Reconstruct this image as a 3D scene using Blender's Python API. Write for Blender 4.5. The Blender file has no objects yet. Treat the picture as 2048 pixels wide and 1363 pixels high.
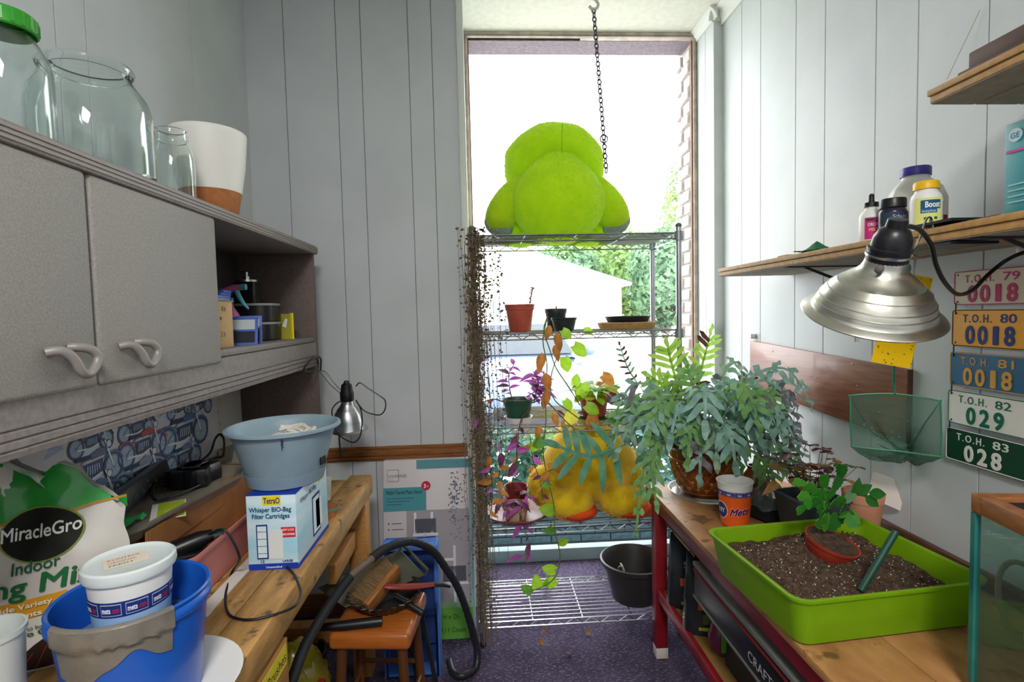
import bpy, bmesh, math, random
from mathutils import Vector as V, Matrix as M
from mathutils import noise as mnoise
random.seed(7)
SC = bpy.context.scene
COL = SC.collection
PI = math.pi
# ------------------------------------------------------------------ camera
F_PX, PITCH, YAW, ROLL, EYE = 1050.0, math.radians(2.99), math.radians(3.14), math.radians(-1.327), 1.49
def _cam_rot():
    base = M(((1, 0, 0), (0, 0, -1), (0, 1, 0)))
    cy, sy = math.cos(YAW), math.sin(YAW); Rz = M(((cy, -sy, 0), (sy, cy, 0), (0, 0, 1)))
    cp, sp = math.cos(PITCH), math.sin(PITCH); Rx = M(((1, 0, 0), (0, cp, -sp), (0, sp, cp)))
    cr, sr = math.cos(ROLL), math.sin(ROLL); Rr = M(((cr, -sr, 0), (sr, cr, 0), (0, 0, 1)))
    return Rr @ Rx @ base @ Rz
CR = _cam_rot()
CAMP = V((0, 0, EYE))
cd = bpy.data.cameras.new('camera'); cam = bpy.data.objects.new('camera', cd); COL.objects.link(cam)
cd.sensor_width = 36.0; cd.sensor_fit = 'HORIZONTAL'; cd.lens = F_PX / 2048 * 36; cd.clip_start = 0.03; cd.clip_end = 300
_m = M((CR[0], -CR[1], -CR[2])).transposed().to_4x4(); _m.translation = CAMP
cam.matrix_world = _m
SC.camera = cam
# ------------------------------------------------------------------ sky, daylight, exposure
SC.view_settings.view_transform = 'Standard'; SC.view_settings.look = 'None'
SC.view_settings.gamma = 1.0; SC.view_settings.use_curve_mapping = False
SC.view_settings.exposure = 0.55
SC.cycles.transparent_max_bounces = 32
w = bpy.data.worlds.new('overcast_sky'); SC.world = w; w.use_nodes = True
bg = w.node_tree.nodes['Background']; bg.inputs[0].default_value = (0.97, 0.985, 1.0, 1); bg.inputs[1].default_value = 5.9
def area_light(name, loc, rot, sx, sy, power, col=(1, 1, 1), portal=False, parent=None):
    l = bpy.data.lights.new(name, 'AREA'); l.shape = 'RECTANGLE'; l.size = sx; l.size_y = sy; l.energy = power; l.color = col
    o = bpy.data.objects.new(name, l); COL.objects.link(o); o.location = loc; o.rotation_euler = rot
    if portal: l.cycles.is_portal = True
    if parent: o.parent = parent
    return o
area_light('window_portal', (0.6, 3.12, 1.55), (PI / 2, 0, PI), 1.34, 3.0, 1, portal=True)
FILL_POWER = 60.0          # fill from the unseen ceiling light added behind the camera
def at(x, y, X=None, Y=None, Z=None):
    "photo pixel -> point of the place on the plane X=, Y= or Z="
    d = CR.transposed() @ V(((x - 1024) / F_PX, (y - 681.5) / F_PX, 1))
    t = X / d.x if X is not None else (Y / d.y if Y is not None else (Z - EYE) / d.z)
    return CAMP + d * t
# ------------------------------------------------------------------ mesh builder
def lin(h):
    h = h.lstrip('#'); out = []
    for i in (0, 2, 4):
        c = int(h[i:i + 2], 16) / 255; out.append(c / 12.92 if c <= .04045 else ((c + .055) / 1.055) ** 2.4)
    return (*out, 1)
def frame(o, r, u):
    r = V(r).normalized(); u = V(u); n = r.cross(u).normalized(); u = n.cross(r)
    m = M((r, u, n)).transposed().to_4x4(); m.translation = V(o); return m
def TR(x=0, y=0, z=0): return M.Translation((x, y, z))
def RZ(a): return M.Rotation(a, 4, 'Z')
def RX(a): return M.Rotation(a, 4, 'X')
def RY(a): return M.Rotation(a, 4, 'Y')
class MB:
    def __init__(s): s.v = []; s.f = []; s.mi = []; s.k = 0
    def add(s, vs, fs, T=None, k=None):
        b = len(s.v)
        s.v += [tuple(T @ V(p)) for p in vs] if T is not None else [tuple(p) for p in vs]
        s.f += [tuple(i + b for i in f) for f in fs]; s.mi += [s.k if k is None else k] * len(fs); return s
    def box(s, x0, y0, z0, x1, y1, z1, T=None, k=None):
        return s.add([(x0, y0, z0), (x1, y0, z0), (x1, y1, z0), (x0, y1, z0), (x0, y0, z1), (x1, y0, z1), (x1, y1, z1), (x0, y1, z1)],
                     [(0, 3, 2, 1), (4, 5, 6, 7), (0, 1, 5, 4), (1, 2, 6, 5), (2, 3, 7, 6), (3, 0, 4, 7)], T, k)
    def bar(s, a, b, w, h, up=(0, 0, 1), k=None):
        a = V(a); b = V(b); d = (b - a); L = d.length; d.normalize(); r = d.cross(V(up))
        if r.length < 1e-5: r = d.cross(V((1, 0, 0)))
        r.normalize(); u = r.cross(d); T = M((d, r, u)).transposed().to_4x4(); T.translation = a
        return s.box(0, -w / 2, -h / 2, L, w / 2, h / 2, T, k)
    def prism(s, p, h0, h1, T=None, k=None):
        n = len(p); vs = [(x, y, h0) for x, y in p] + [(x, y, h1) for x, y in p]
        return s.add(vs, [tuple(range(n - 1, -1, -1)), tuple(range(n, 2 * n))] + [(i, (i + 1) % n, (i + 1) % n + n, i + n) for i in range(n)], T, k)
    def lathe(s, prof, n=32, T=None, k=None, sq=None):
        vs = []; fs = []; m = len(prof)
        for i in range(n):
            a = 2 * PI * i / n; c, q = math.cos(a), math.sin(a)
            if sq:
                e = 1 / (abs(c) ** sq + abs(q) ** sq) ** (1 / sq); c *= e; q *= e
            for r, z in prof: vs.append((r * c, r * q, z))
        for i in range(n):
            j = (i + 1) % n
            for t in range(m - 1):
                a, b, c_, d = i * m + t, j * m + t, j * m + t + 1, i * m + t + 1
                if prof[t][0] < 1e-6: fs.append((a, c_, d))
                elif prof[t + 1][0] < 1e-6: fs.append((a, b, d))
                else: fs.append((a, b, c_, d))
        return s.add(vs, fs, T, k)
    def tube(s, pts, r, n=8, cap=True, closed=False, T=None, k=None, flat=1.0):
        pts = [V(p) for p in pts]; m = len(pts); rs = r if isinstance(r, (list, tuple)) else [r] * m
        vs = []; fs = []; prev = None
        for i, p in enumerate(pts):
            if closed: t = pts[(i + 1) % m] - pts[i - 1]
            else: t = pts[min(i + 1, m - 1)] - pts[max(i - 1, 0)]
            t.normalize()
            if prev is None:
                a = t.cross(V((0, 0, 1)));
                if a.length < .05: a = t.cross(V((1, 0, 0)))
            else: a = prev - t * prev.dot(t)
            a.normalize(); prev = a; b = t.cross(a)
            for j in range(n):
                q = 2 * PI * j / n; vs.append(p + a * (math.cos(q) * rs[i]) + b * (math.sin(q) * rs[i] * flat))
        for i in range(m if closed else m - 1):
            i2 = (i + 1) % m
            for j in range(n):
                j2 = (j + 1) % n; fs.append((i * n + j, i * n + j2, i2 * n + j2, i2 * n + j))
        if cap and not closed: fs.append(tuple(range(n - 1, -1, -1))); fs.append(tuple((m - 1) * n + j for j in range(n)))
        return s.add(vs, fs, T, k)
    def sphere(s, c, r, nu=20, nv=12, T=None, k=None, fn=None):
        if not isinstance(r, (tuple, list)): r = (r, r, r)
        vs = []; fs = []
        for j in range(nv + 1):
            ph = PI * j / nv
            for i in range(nu):
                a = 2 * PI * i / nu; d = V((math.sin(ph) * math.cos(a), math.sin(ph) * math.sin(a), math.cos(ph)))
                if fn: d = V(fn(d))
                vs.append((c[0] + r[0] * d.x, c[1] + r[1] * d.y, c[2] + r[2] * d.z))
        for j in range(nv):
            for i in range(nu):
                a, b = j * nu + i, j * nu + (i + 1) % nu; fs.append((a, a + nu, b + nu, b))
        return s.add(vs, fs, T, k)
    def grid(s, fn, nu, nv, k=None, T=None):
        vs = [fn(i / nu, j / nv) for j in range(nv + 1) for i in range(nu + 1)]
        return s.add(vs, [(j * (nu + 1) + i, j * (nu + 1) + i + 1, (j + 1) * (nu + 1) + i + 1, (j + 1) * (nu + 1) + i) for j in range(nv) for i in range(nu)], T, k)
    def mesh(s, name, smooth=None, bevel=0, seg=2, weld=True):
        me = bpy.data.meshes.new(name); me.from_pydata(s.v, [], s.f)
        for p, k in zip(me.polygons, s.mi): p.material_index = k
        if bevel or weld:
            bm = bmesh.new(); bm.from_mesh(me)
            if weld: bmesh.ops.remove_doubles(bm, verts=bm.verts, dist=1e-6)
            bmesh.ops.recalc_face_normals(bm, faces=bm.faces) if weld else None
            if bevel:
                es = [e for e in bm.edges if len(e.link_faces) == 2 and e.calc_face_angle(0) > .5]
                bmesh.ops.bevel(bm, geom=es, offset=bevel, segments=seg, profile=.5, affect='EDGES', clamp_overlap=True)
            bm.to_mesh(me); bm.free()
        if smooth is None: smooth = 40
        if smooth:
            for p in me.polygons: p.use_smooth = True
            me.set_sharp_from_angle(angle=math.radians(smooth))
        me.update(); return me
    def build(s, name, mat, parent=None, loc=None, rot=None, smooth=None, bevel=0, seg=2, weld=True, mw=None):
        return obj(name, s.mesh(name, smooth, bevel, seg, weld), mat, parent, loc, rot, mw)
def obj(name, me, mat=None, parent=None, loc=None, rot=None, mw=None):
    o = bpy.data.objects.new(name, me); COL.objects.link(o)
    if mat is not None and len(me.materials) == 0:
        for m_ in (mat if isinstance(mat, (list, tuple)) else [mat]): me.materials.append(m_)
    if parent is not None: o.parent = parent
    if mw is not None: o.matrix_local = mw
    if loc is not None: o.location = loc
    if rot is not None: o.rotation_euler = rot
    return o
def tag(o, label=None, cat=None, group=None, kind=None):
    if label: o['label'] = label
    if cat: o['category'] = cat
    if group: o['group'] = group
    if kind: o['kind'] = kind
    return o
def thing(name, label, cat, loc=(0, 0, 0), rz=0, group=None, mw=None):
    o = bpy.data.objects.new(name, None); COL.objects.link(o); o.empty_display_size = .05
    if mw is not None: o.matrix_world = mw
    else: o.location = loc; o.rotation_euler = (0, 0, rz)
    return tag(o, label, cat, group)
def copy_tree(o, parent=None):
    c = o.copy(); COL.objects.link(c)
    if parent: c.parent = parent
    for ch in KIDS(o): copy_tree(ch, c)
    return c
def KIDS(o): return list(o.children)
def smooth_path(pts, n=8, closed=False):
    "Catmull-Rom through points"
    P = [V(p) for p in pts]; out = []; m = len(P)
    for i in range(m if closed else m - 1):
        if closed: a, b, c, d = P[i - 1], P[i], P[(i + 1) % m], P[(i + 2) % m]
        else: a, b, c, d = P[max(i - 1, 0)], P[i], P[i + 1], P[min(i + 2, m - 1)]
        for q in range(n):
            t = q / n; t2 = t * t; t3 = t2 * t
            out.append(.5 * ((2 * b) + (c - a) * t + (2 * a - 5 * b + 4 * c - d) * t2 + (3 * b - a - 3 * c + d) * t3))
    if not closed: out.append(P[-1])
    return out
def rrect(w, h, r, n=4, cx=0, cy=0):
    out = []
    for sx, sy, a0 in ((1, 1, 0), (-1, 1, 90), (-1, -1, 180), (1, -1, 270)):
        for i in range(n + 1):
            a = math.radians(a0 + 90 * i / n); out.append((cx + sx * (w / 2 - r) + r * math.cos(a), cy + sy * (h / 2 - r) + r * math.sin(a)))
    return out
def tent(p, fn):
    "map points of an MB through fn"
    p.v = [tuple(fn(V(q))) for q in p.v]; return p
# ------------------------------------------------------------------ materials
_MC = {}
def pm(name, col, rough=.5, metal=0, col2=None, ns=12, nd=4, fac=(.35, .65), bump=0, bs=None, stretch=None, spec=.5, coat=0, trans=0, sheen=0, ior=1.45, alpha=1, sss=0, translucent=0, wave=None, emit=0, speck=None):
    if name in _MC: return _MC[name]
    m = bpy.data.materials.new(name); m.use_nodes = True; nt = m.node_tree; N = nt.nodes; L = nt.links
    b = N['Principled BSDF']; c1 = lin(col) if isinstance(col, str) else col
    b.inputs['Base Color'].default_value = c1; b.inputs['Roughness'].default_value = rough; b.inputs['Metallic'].default_value = metal
    b.inputs['Specular IOR Level'].default_value = spec; b.inputs['Coat Weight'].default_value = coat
    b.inputs['Transmission Weight'].default_value = trans; b.inputs['IOR'].default_value = ior; b.inputs['Sheen Weight'].default_value = sheen
    b.inputs['Alpha'].default_value = alpha
    if sss: b.inputs['Subsurface Weight'].default_value = sss; b.inputs['Subsurface Radius'].default_value = (.02, .02, .01)
    tc = mp = None
    if col2 or bump:
        tc = N.new('ShaderNodeTexCoord'); mp = N.new('ShaderNodeMapping'); L.new(tc.outputs['Object'], mp.inputs[0])
        if stretch: mp.inputs['Scale'].default_value = stretch
    cout = None
    if col2:
        if wave:
            t = N.new('ShaderNodeTexWave'); t.inputs['Scale'].default_value = ns; t.inputs['Distortion'].default_value = wave; t.inputs['Detail'].default_value = nd
            t.inputs['Detail Scale'].default_value = 1.2; t.bands_direction = 'Z' if wave > 50 else 'Y'
        else:
            t = N.new('ShaderNodeTexNoise'); t.inputs['Scale'].default_value = ns; t.inputs['Detail'].default_value = nd
        L.new(mp.outputs[0], t.inputs['Vector'])
        r = N.new('ShaderNodeValToRGB'); r.color_ramp.elements[0].position = fac[0]; r.color_ramp.elements[1].position = fac[1]
        r.color_ramp.elements[0].color = c1; r.color_ramp.elements[1].color = lin(col2)
        L.new(t.outputs['Fac'], r.inputs[0]); cout = r.outputs[0]
        if speck:
            t2 = N.new('ShaderNodeTexNoise'); t2.inputs['Scale'].default_value = speck[1]; t2.inputs['Detail'].default_value = 5; L.new(tc.outputs['Object'], t2.inputs['Vector'])
            r2 = N.new('ShaderNodeValToRGB'); r2.color_ramp.elements[0].position = speck[2]; r2.color_ramp.elements[1].position = speck[2] + .08
            r2.color_ramp.elements[0].color = (0, 0, 0, 1); r2.color_ramp.elements[1].color = (1, 1, 1, 1); L.new(t2.outputs['Fac'], r2.inputs[0])
            mx = N.new('ShaderNodeMixRGB'); L.new(r2.outputs[0], mx.inputs[0]); L.new(cout, mx.inputs[1]); mx.inputs[2].default_value = lin(speck[0]); cout = mx.outputs[0]
        L.new(cout, b.inputs['Base Color'])
    if bump:
        t3 = N.new('ShaderNodeTexNoise'); t3.inputs['Scale'].default_value = bs or ns; t3.inputs['Detail'].default_value = 5; L.new(mp.outputs[0], t3.inputs['Vector'])
        bp = N.new('ShaderNodeBump'); bp.inputs['Strength'].default_value = bump; bp.inputs['Distance'].default_value = .01; L.new(t3.outputs['Fac'], bp.inputs['Height']); L.new(bp.outputs[0], b.inputs['Normal'])
    if emit: b.inputs['Emission Color'].default_value = c1; b.inputs['Emission Strength'].default_value = emit
    if translucent:
        tr = N.new('ShaderNodeBsdfTranslucent'); tr.inputs[0].default_value = c1
        if cout: L.new(cout, tr.inputs[0])
        ms = N.new('ShaderNodeMixShader'); ms.inputs[0].default_value = translucent; L.new(b.outputs[0], ms.inputs[1]); L.new(tr.outputs[0], ms.inputs[2])
        L.new(ms.outputs[0], N['Material Output'].inputs[0])
    _MC[name] = m; return m
def clear(name, col, refl=1.0, rough=.02, body=0.0, bcol=None, ior=1.45):
    "thin pane or film: see-through with surface reflection and optionally some milky body"
    if name in _MC: return _MC[name]
    m = bpy.data.materials.new(name); m.use_nodes = True; nt = m.node_tree; N = nt.nodes; L = nt.links; N.remove(N['Principled BSDF'])
    t = N.new('ShaderNodeBsdfTransparent'); t.inputs[0].default_value = lin(col)
    g = N.new('ShaderNodeBsdfGlossy'); g.inputs['Roughness'].default_value = rough; g.inputs[0].default_value = (refl, refl, refl, 1)
    lw = N.new('ShaderNodeLayerWeight'); lw.inputs[0].default_value = .5; pw = N.new('ShaderNodeMath'); pw.operation = 'POWER'; pw.inputs[1].default_value = 4.0; L.new(lw.outputs['Facing'], pw.inputs[0])
    f = N.new('ShaderNodeMath'); f.operation = 'MULTIPLY_ADD'; f.inputs[1].default_value = .6; f.inputs[2].default_value = .035; L.new(pw.outputs[0], f.inputs[0])
    a = N.new('ShaderNodeMixShader'); L.new(f.outputs[0], a.inputs[0]); L.new(g.outputs[0], a.inputs[2])
    if body:
        d = N.new('ShaderNodeBsdfDiffuse'); d.inputs[0].default_value = lin(bcol or col)
        tl = N.new('ShaderNodeBsdfTranslucent'); tl.inputs[0].default_value = lin(bcol or col)
        dm = N.new('ShaderNodeMixShader'); dm.inputs[0].default_value = .5; L.new(d.outputs[0], dm.inputs[1]); L.new(tl.outputs[0], dm.inputs[2])
        b = N.new('ShaderNodeMixShader'); b.inputs[0].default_value = body; L.new(t.outputs[0], b.inputs[1]); L.new(dm.outputs[0], b.inputs[2]); L.new(b.outputs[0], a.inputs[1])
    else: L.new(t.outputs[0], a.inputs[1])
    L.new(a.outputs[0], N['Material Output'].inputs[0]); _MC[name] = m; return m
def flat(h, rough=.6): return pm('print_' + h.strip('#'), h, rough, spec=.3)
# ------------------------------------------------------------------ lettering
_TC = {}
def text_mesh(s, size, bold=0, ext=0, align='LEFT', shear=0, sp=1.0):
    cu = bpy.data.curves.new('lettering', 'FONT'); cu.body = s; cu.size = size; cu.align_x = align; cu.extrude = ext; cu.shear = shear; cu.space_character = sp; cu.resolution_u = 3
    o = bpy.data.objects.new('lettering', cu); COL.objects.link(o)
    me = bpy.data.meshes.new_from_object(o); bpy.data.objects.remove(o); bpy.data.curves.remove(cu); me.materials.clear()
    if bold > 0:
        # heavier strokes: the glyphs repeated a stroke-width apart
        vs = [v.co.copy() for v in me.vertices]; fs = [tuple(p.vertices) for p in me.polygons]; bd = bold * size; b = MB()
        for q in range(8 if bold > .015 else 4): a = 2 * PI * q / (8 if bold > .015 else 4); b.add([(v.x + bd * math.cos(a), v.y + bd * math.sin(a), v.z + q * 5e-5) for v in vs], fs)
        me = bpy.data.meshes.new('lettering'); me.from_pydata(b.v, [], b.f); me.update()
    return me
def text(s, size, mat, parent, T, bold=.012, ext=0, align='LEFT', shear=0, sp=1.0, name='lettering', cyl=None, wx=1.0, width=None):
    me = text_mesh(s, size, bold, ext, align, shear, sp)
    if width:
        xs = [v.co.x for v in me.vertices]; wx = width / max(1e-6, max(xs) - min(xs))
    if wx != 1.0:
        for v in me.vertices: v.co.x *= wx
    if cyl:
        # cyl = (radius at a height function, angle0): wraps x along the circumference
        rf, a0, z0, off = cyl
        bm = bmesh.new(); bm.from_mesh(me); bmesh.ops.subdivide_edges(bm, edges=[e for e in bm.edges if e.calc_length() > size * .5], cuts=2); bm.to_mesh(me); bm.free()
        for v in me.vertices:
            z = z0 + v.co.y; r = rf(z) + off + v.co.z; a = a0 + v.co.x / rf(z0); v.co = (r * math.cos(a), r * math.sin(a), z)
        T = None
    o = obj(name, me, mat, parent)
    if T is not None: o.matrix_local = T
    return o
def cylpatch(rf, a0, a1, z0, z1, off, n=16, m=2):
    b = MB(); b.grid(lambda u, v: (lambda z, a: ((rf(z) + off) * math.cos(a), (rf(z) + off) * math.sin(a), z))(z0 + (z1 - z0) * v, a0 + (a1 - a0) * u), n, m); return b
def sheet(w, h, T, mat, name, parent, t=.0006):
    b = MB(); b.box(0, 0, 0, w, h, t); return b.build(name, mat, parent, mw=T)
def wpart(b, name, mat, t, **k):
    "part given in room coordinates, parented to the thing t"
    o = b.build(name, mat, t, **k); o.matrix_local = (M.Translation(t.location) @ t.rotation_euler.to_matrix().to_4x4()).inverted(); return o
# ================================================================== THE SETTING
XL, XR, YB, YW, ZC, YN = -1.09, 1.34, 2.62, 3.10, 3.10, -2.3
XA, YP = 1.29, 2.86          # alcove side wall, and where it steps out of the right wall
m_wall = pm('wall_paint', '#c3c8cb', .55, col2='#cbd0d3', ns=3, bump=.04, bs=140)
m_wallr = m_wall
m_groove = pm('groove_dark', '#8b9397', .8)
m_ceil = pm('ceiling_plaster', '#e9e8dd', .9, col2='#f1f0e6', ns=30, bump=.35, bs=120)
m_trim = pm('white_trim', '#d9dcd8', .5)
m_oakrail = pm('oak_rail', '#6b3f1f', .4, col2='#9a6433', ns=5, nd=6, stretch=(3, 60, 60), bump=.05, coat=.2)
def struct(name, b, mat, parent=None, **k):
    o = b.build(name, mat, parent, **k)
    if parent is None: o['kind'] = 'structure'
    return o
# ---- floor with flecked carpet
def carpet():
    m = bpy.data.materials.new('carpet'); m.use_nodes = True; N = m.node_tree.nodes; L = m.node_tree.links; b = N['Principled BSDF']; b.inputs['Roughness'].default_value = .95; b.inputs['Specular IOR Level'].default_value = .1
    tc = N.new('ShaderNodeTexCoord'); outs = []
    for ang in (45, -45):
        mp = N.new('ShaderNodeMapping'); mp.inputs['Rotation'].default_value = (0, 0, math.radians(ang)); mp.inputs['Scale'].default_value = (55, 190, 1); L.new(tc.outputs['Object'], mp.inputs[0])
        t = N.new('ShaderNodeTexNoise'); t.inputs['Scale'].default_value = 1; t.inputs['Detail'].default_value = 1; L.new(mp.outputs[0], t.inputs['Vector'])
        r = N.new('ShaderNodeValToRGB'); r.color_ramp.elements[0].position = .585; r.color_ramp.elements[1].position = .64; L.new(t.outputs['Fac'], r.inputs[0]); outs.append(r.outputs[0])
    ch = N.new('ShaderNodeTexChecker'); ch.inputs['Scale'].default_value = 24; L.new(tc.outputs['Object'], ch.inputs[0])
    mx = N.new('ShaderNodeMixRGB'); L.new(ch.outputs['Fac'], mx.inputs[0]); L.new(outs[0], mx.inputs[1]); L.new(outs[1], mx.inputs[2])
    n2 = N.new('ShaderNodeTexNoise'); n2.inputs['Scale'].default_value = 5; L.new(tc.outputs['Object'], n2.inputs['Vector'])
    r2 = N.new('ShaderNodeValToRGB'); r2.color_ramp.elements[0].color = lin('#3a3346'); r2.color_ramp.elements[1].color = lin('#4c4459'); r2.color_ramp.elements[0].position = .35; r2.color_ramp.elements[1].position = .65; L.new(n2.outputs['Fac'], r2.inputs[0])
    c = N.new('ShaderNodeMixRGB'); L.new(mx.outputs[0], c.inputs[0]); L.new(r2.outputs[0], c.inputs[1]); c.inputs[2].default_value = lin('#736c82'); L.new(c.outputs[0], b.inputs['Base Color'])
    bp = N.new('ShaderNodeBump'); bp.inputs['Strength'].default_value = .3; bp.inputs['Distance'].default_value = .004; L.new(mx.outputs[0], bp.inputs['Height']); L.new(bp.outputs[0], b.inputs['Normal'])
    return m
b = MB(); b.box(XL, YN, -.06, XR, YW, 0); struct('floor', b, carpet())
b = MB(); b.box(XL, YN, ZC, XR, YW + .02, ZC + .08); struct('ceiling', b, m_ceil)
# ---- panelled walls: dark backing and one board per panel
def wall(name, axis, at_, sgn, lo, hi, grooves, z0=0, z1=ZC, bo=0):
    "axis 'Y': a wall along Y at X = at_; sgn: the side the room lies on"
    b = MB(); t = .05; g = sorted([v for v in grooves if lo < v < hi]); e = [lo] + g + [hi]
    if axis == 'Y': b.box(at_ - sgn * .006, lo + bo, z0, at_ - sgn * (.006 + t), hi, z1)
    else: b.box(lo + .01, at_ - sgn * .006, z0, hi - .01, at_ - sgn * (.006 + t), z1)
    w_ = struct(name, b, m_groove)
    for i in range(len(e) - 1):
        a, c = e[i] + (.0015 if i else 0), e[i + 1] - (.0015 if i < len(e) - 2 else 0)
        q = MB()
        if axis == 'Y': q.box(at_ - sgn * .006, a, z0, at_, c, z1)
        else: q.box(a, at_ - sgn * .006, z0, c, at_, z1)
        q.build('wall_panel', m_wall, w_, bevel=.0012, seg=1)
    return w_
gy = [2.65, 2.47, 2.19, 2.0, 1.737, 1.565, 1.34, 1.16, .98, .72, .5]
while gy[-1] > YN: gy.append(gy[-1] - random.choice((.17, .23, .28)))
wall('wall_right', 'Y', XR, -1, YN, YP + .02, gy)
gl = [2.14, 1.58, 1.47, 1.27, 1.05, .8, .6]
while gl[-1] > YN: gl.append(gl[-1] - random.choice((.17, .23, .28)))
wall('wall_left', 'Y', XL, 1, YN, YB, gl)
wall('wall_back', 'X', YB, -1, XL - .05, -.07, [-.91, -.666, -.549, -.324, -.212])
wall('wall_alcove_left', 'Y', -.07, 1, YB + .002, YW, [], bo=.07)
wall('wall_alcove_right', 'Y', XA, -1, YP + .002, YW, [2.97], bo=.07)
wall('wall_pier', 'X', YP, -1, XA, XR + .05, [])
wall('wall_behind', 'X', YN, 1, XL - .05, XR + .05, [-.8, -.5, -.2, 0.1, .4, .7, 1.0])
# ---- crown mouldings
def crown(name, a, b_, inn, z=ZC, s=.07):
    a = V(a); b_ = V(b_); inn = V(inn); pr = [(0, 0), (s * .85, 0), (s * .85, -s * .14), (s * .5, -s * .4), (s * .22, -s * .8), (s * .16, -s * 1.15), (0, -s * 1.15)]
    q = MB(); n = len(pr); vs = []
    for p in (a, b_):
        for r, d in pr: vs.append((p.x + inn.x * r, p.y + inn.y * r, z + d))
    q.add(vs, [tuple(range(n)), tuple(range(2 * n - 1, n - 1, -1))] + [(i, i + n, (i + 1) % n + n, (i + 1) % n) for i in range(n)])
    return struct(name, q, m_trim, smooth=30)
crown('trim_1', (XL, YB, 0), (-.045, YB, 0), (0, -1, 0))
crown('trim_2', (XL, YN, 0), (XL, YB, 0), (1, 0, 0))
crown('trim_3', (XR, YN, 0), (XR, YP, 0), (-1, 0, 0))
crown('trim_4', (XA, YP - .05, 0), (XA, YW - .02, 0), (-1, 0, 0), s=.05)
crown('trim_5', (XA - .03, YP, 0), (XR, YP, 0), (0, -1, 0), s=.05)
b = MB(); b.box(-.092, YB - .012, 0, -.058, YB + .03, ZC - .005); struct('trim_6', b, m_trim, bevel=.004)
# chair rail on the back wall, its moulding built as a profile
b = MB(); pr = [(0, 0), (.012, .004), (.016, .016), (.010, .022), (.017, .034), (.017, .048), (.010, .056), (.014, .066), (.006, .074), (0, .074)]
vs = [(x, YB - d, .772 + h) for x in (XL, -.095) for d, h in pr]; n = len(pr)
b.add(vs, [tuple(range(n)), tuple(range(2 * n - 1, n - 1, -1))] + [(i, i + n, (i + 1) % n + n, (i + 1) % n) for i in range(n)]); struct('trim_7', b, m_oakrail, smooth=25)
b = MB(); b.box(XR - .02, .4, .72, XR, 2.2, .768); struct('trim_8', b, pm('dark_wood_strip', '#4a2f20', .5, col2='#5e3d2a', ns=4, stretch=(40, 3, 40)), bevel=.004)
b = MB(); b.box(XL, YB - .014, 0, -.095, YB, .11); struct('baseboard_back', b, m_oakrail, bevel=.003)
b = MB(); b.box(XR - .014, YN, 0, XR, YP, .11); struct('baseboard_right', b, m_oakrail, bevel=.003)
# ---- window: floor to ceiling, one pane
m_frame = pm('window_frame_metal', '#c0b2a8', .5, col2='#a89a90', ns=18, fac=(.4, .6))
m_sill = pm('window_sill_paint', '#93a9ae', .5)
wx0, wx1 = -.07, XA
b = MB()
b.box(wx0, YW - .02, ZC - .028, wx1, YW + .03, ZC); b.box(wx0, YW - .02, .0, wx0 + .022, YW + .03, ZC - .028); b.box(wx1 - .022, YW - .02, 0, wx1, YW + .03, ZC - .028)
win = struct('window_1', b, m_frame, bevel=.003)
b = MB(); b.box(wx0 + .03, YW - .035, 0, wx1 - .028, YW + .03, .075); b.build('window_sill', m_sill, win, bevel=.004)
b = MB(); b.box(wx0 + .022, YW + .002, .075, wx1 - .022, YW + .006, ZC - .028); b.build('pane', clear('window_glass', '#fbfcfc', .9), win)
for x in (wx0 + .022, wx1 - .030):
    b = MB(); b.box(x, YW - .004, .075, x + .008, YW + .012, ZC - .04); b.build('glazing_bead', pm('bead_rust', '#8a6a58', .7), win)
# ---- behind the camera: unseen ceiling light, added to fill the room
cl = thing('fill_ceiling_light', 'unseen square ceiling light added behind the camera as room fill', 'ceiling light', (.1, -1.05, ZC))
b = MB(); b.box(-.32, -.32, -.07, .32, .32, 0); b.build('housing', pm('light_housing', '#e8e8e4', .5), cl, bevel=.01)
b = MB(); b.box(-.29, -.29, -.078, .29, .29, -.07); b.build('diffuser', pm('light_diffuser', '#fff3e2', .5, emit=2.0), cl)
area_light('fill_lamp', (0, 0, -.085), (0, 0, 0), .58, .58, FILL_POWER, (1, .96, .92), parent=cl)
# ================================================================== OUTSIDE THE WINDOW
m_brick = pm('painted_brick', '#cfc6c2', .8, col2='#b4a8a6', ns=30, bump=.4, bs=60)
m_mortar = pm('mortar', '#a8a2a0', .9)
# brick jamb on the right, brick by brick
b = MB(); b.box(XA - .01, YW + .035, -.1, XA + .25, YW + .25, ZC + .1); jw = struct('wall_outside', b, m_mortar)
bm_ = MB(); bm_.box(0, 0, 0, .215, .095, .062); me = bm_.mesh('brick', bevel=.004, seg=1); me.materials.append(m_brick)
for i in range(42):
    for j in range(2):
        o = obj('brick', me, None, jw); o.location = (XA - .036 + random.uniform(-.003, .003) + (.012 if (i + j) % 2 else 0), YW + .04 + j * .105, -.1 + i * .075)
b = MB(); b.box(wx0 - .2, YW + .035, ZC - .027, wx1 + .2, YW + .2, ZC + .15); struct('wall_lintel', b, pm('lintel_paint', '#6f6470', .8, col2='#857a86', ns=60, bump=.3))
b = MB(); b.box(wx0 - .6, YW + .035, -.1, wx0 - .01, YW + .25, ZC + .1); struct('wall_outside_left', b, m_brick)
# ground
b = MB(); b.box(-45, YW + .04, -.3, 45, 90, -.14); struct('ground', b, pm('pale_driveway', '#b5b3ad', .9, col2='#c4c2bc', ns=2))
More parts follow.
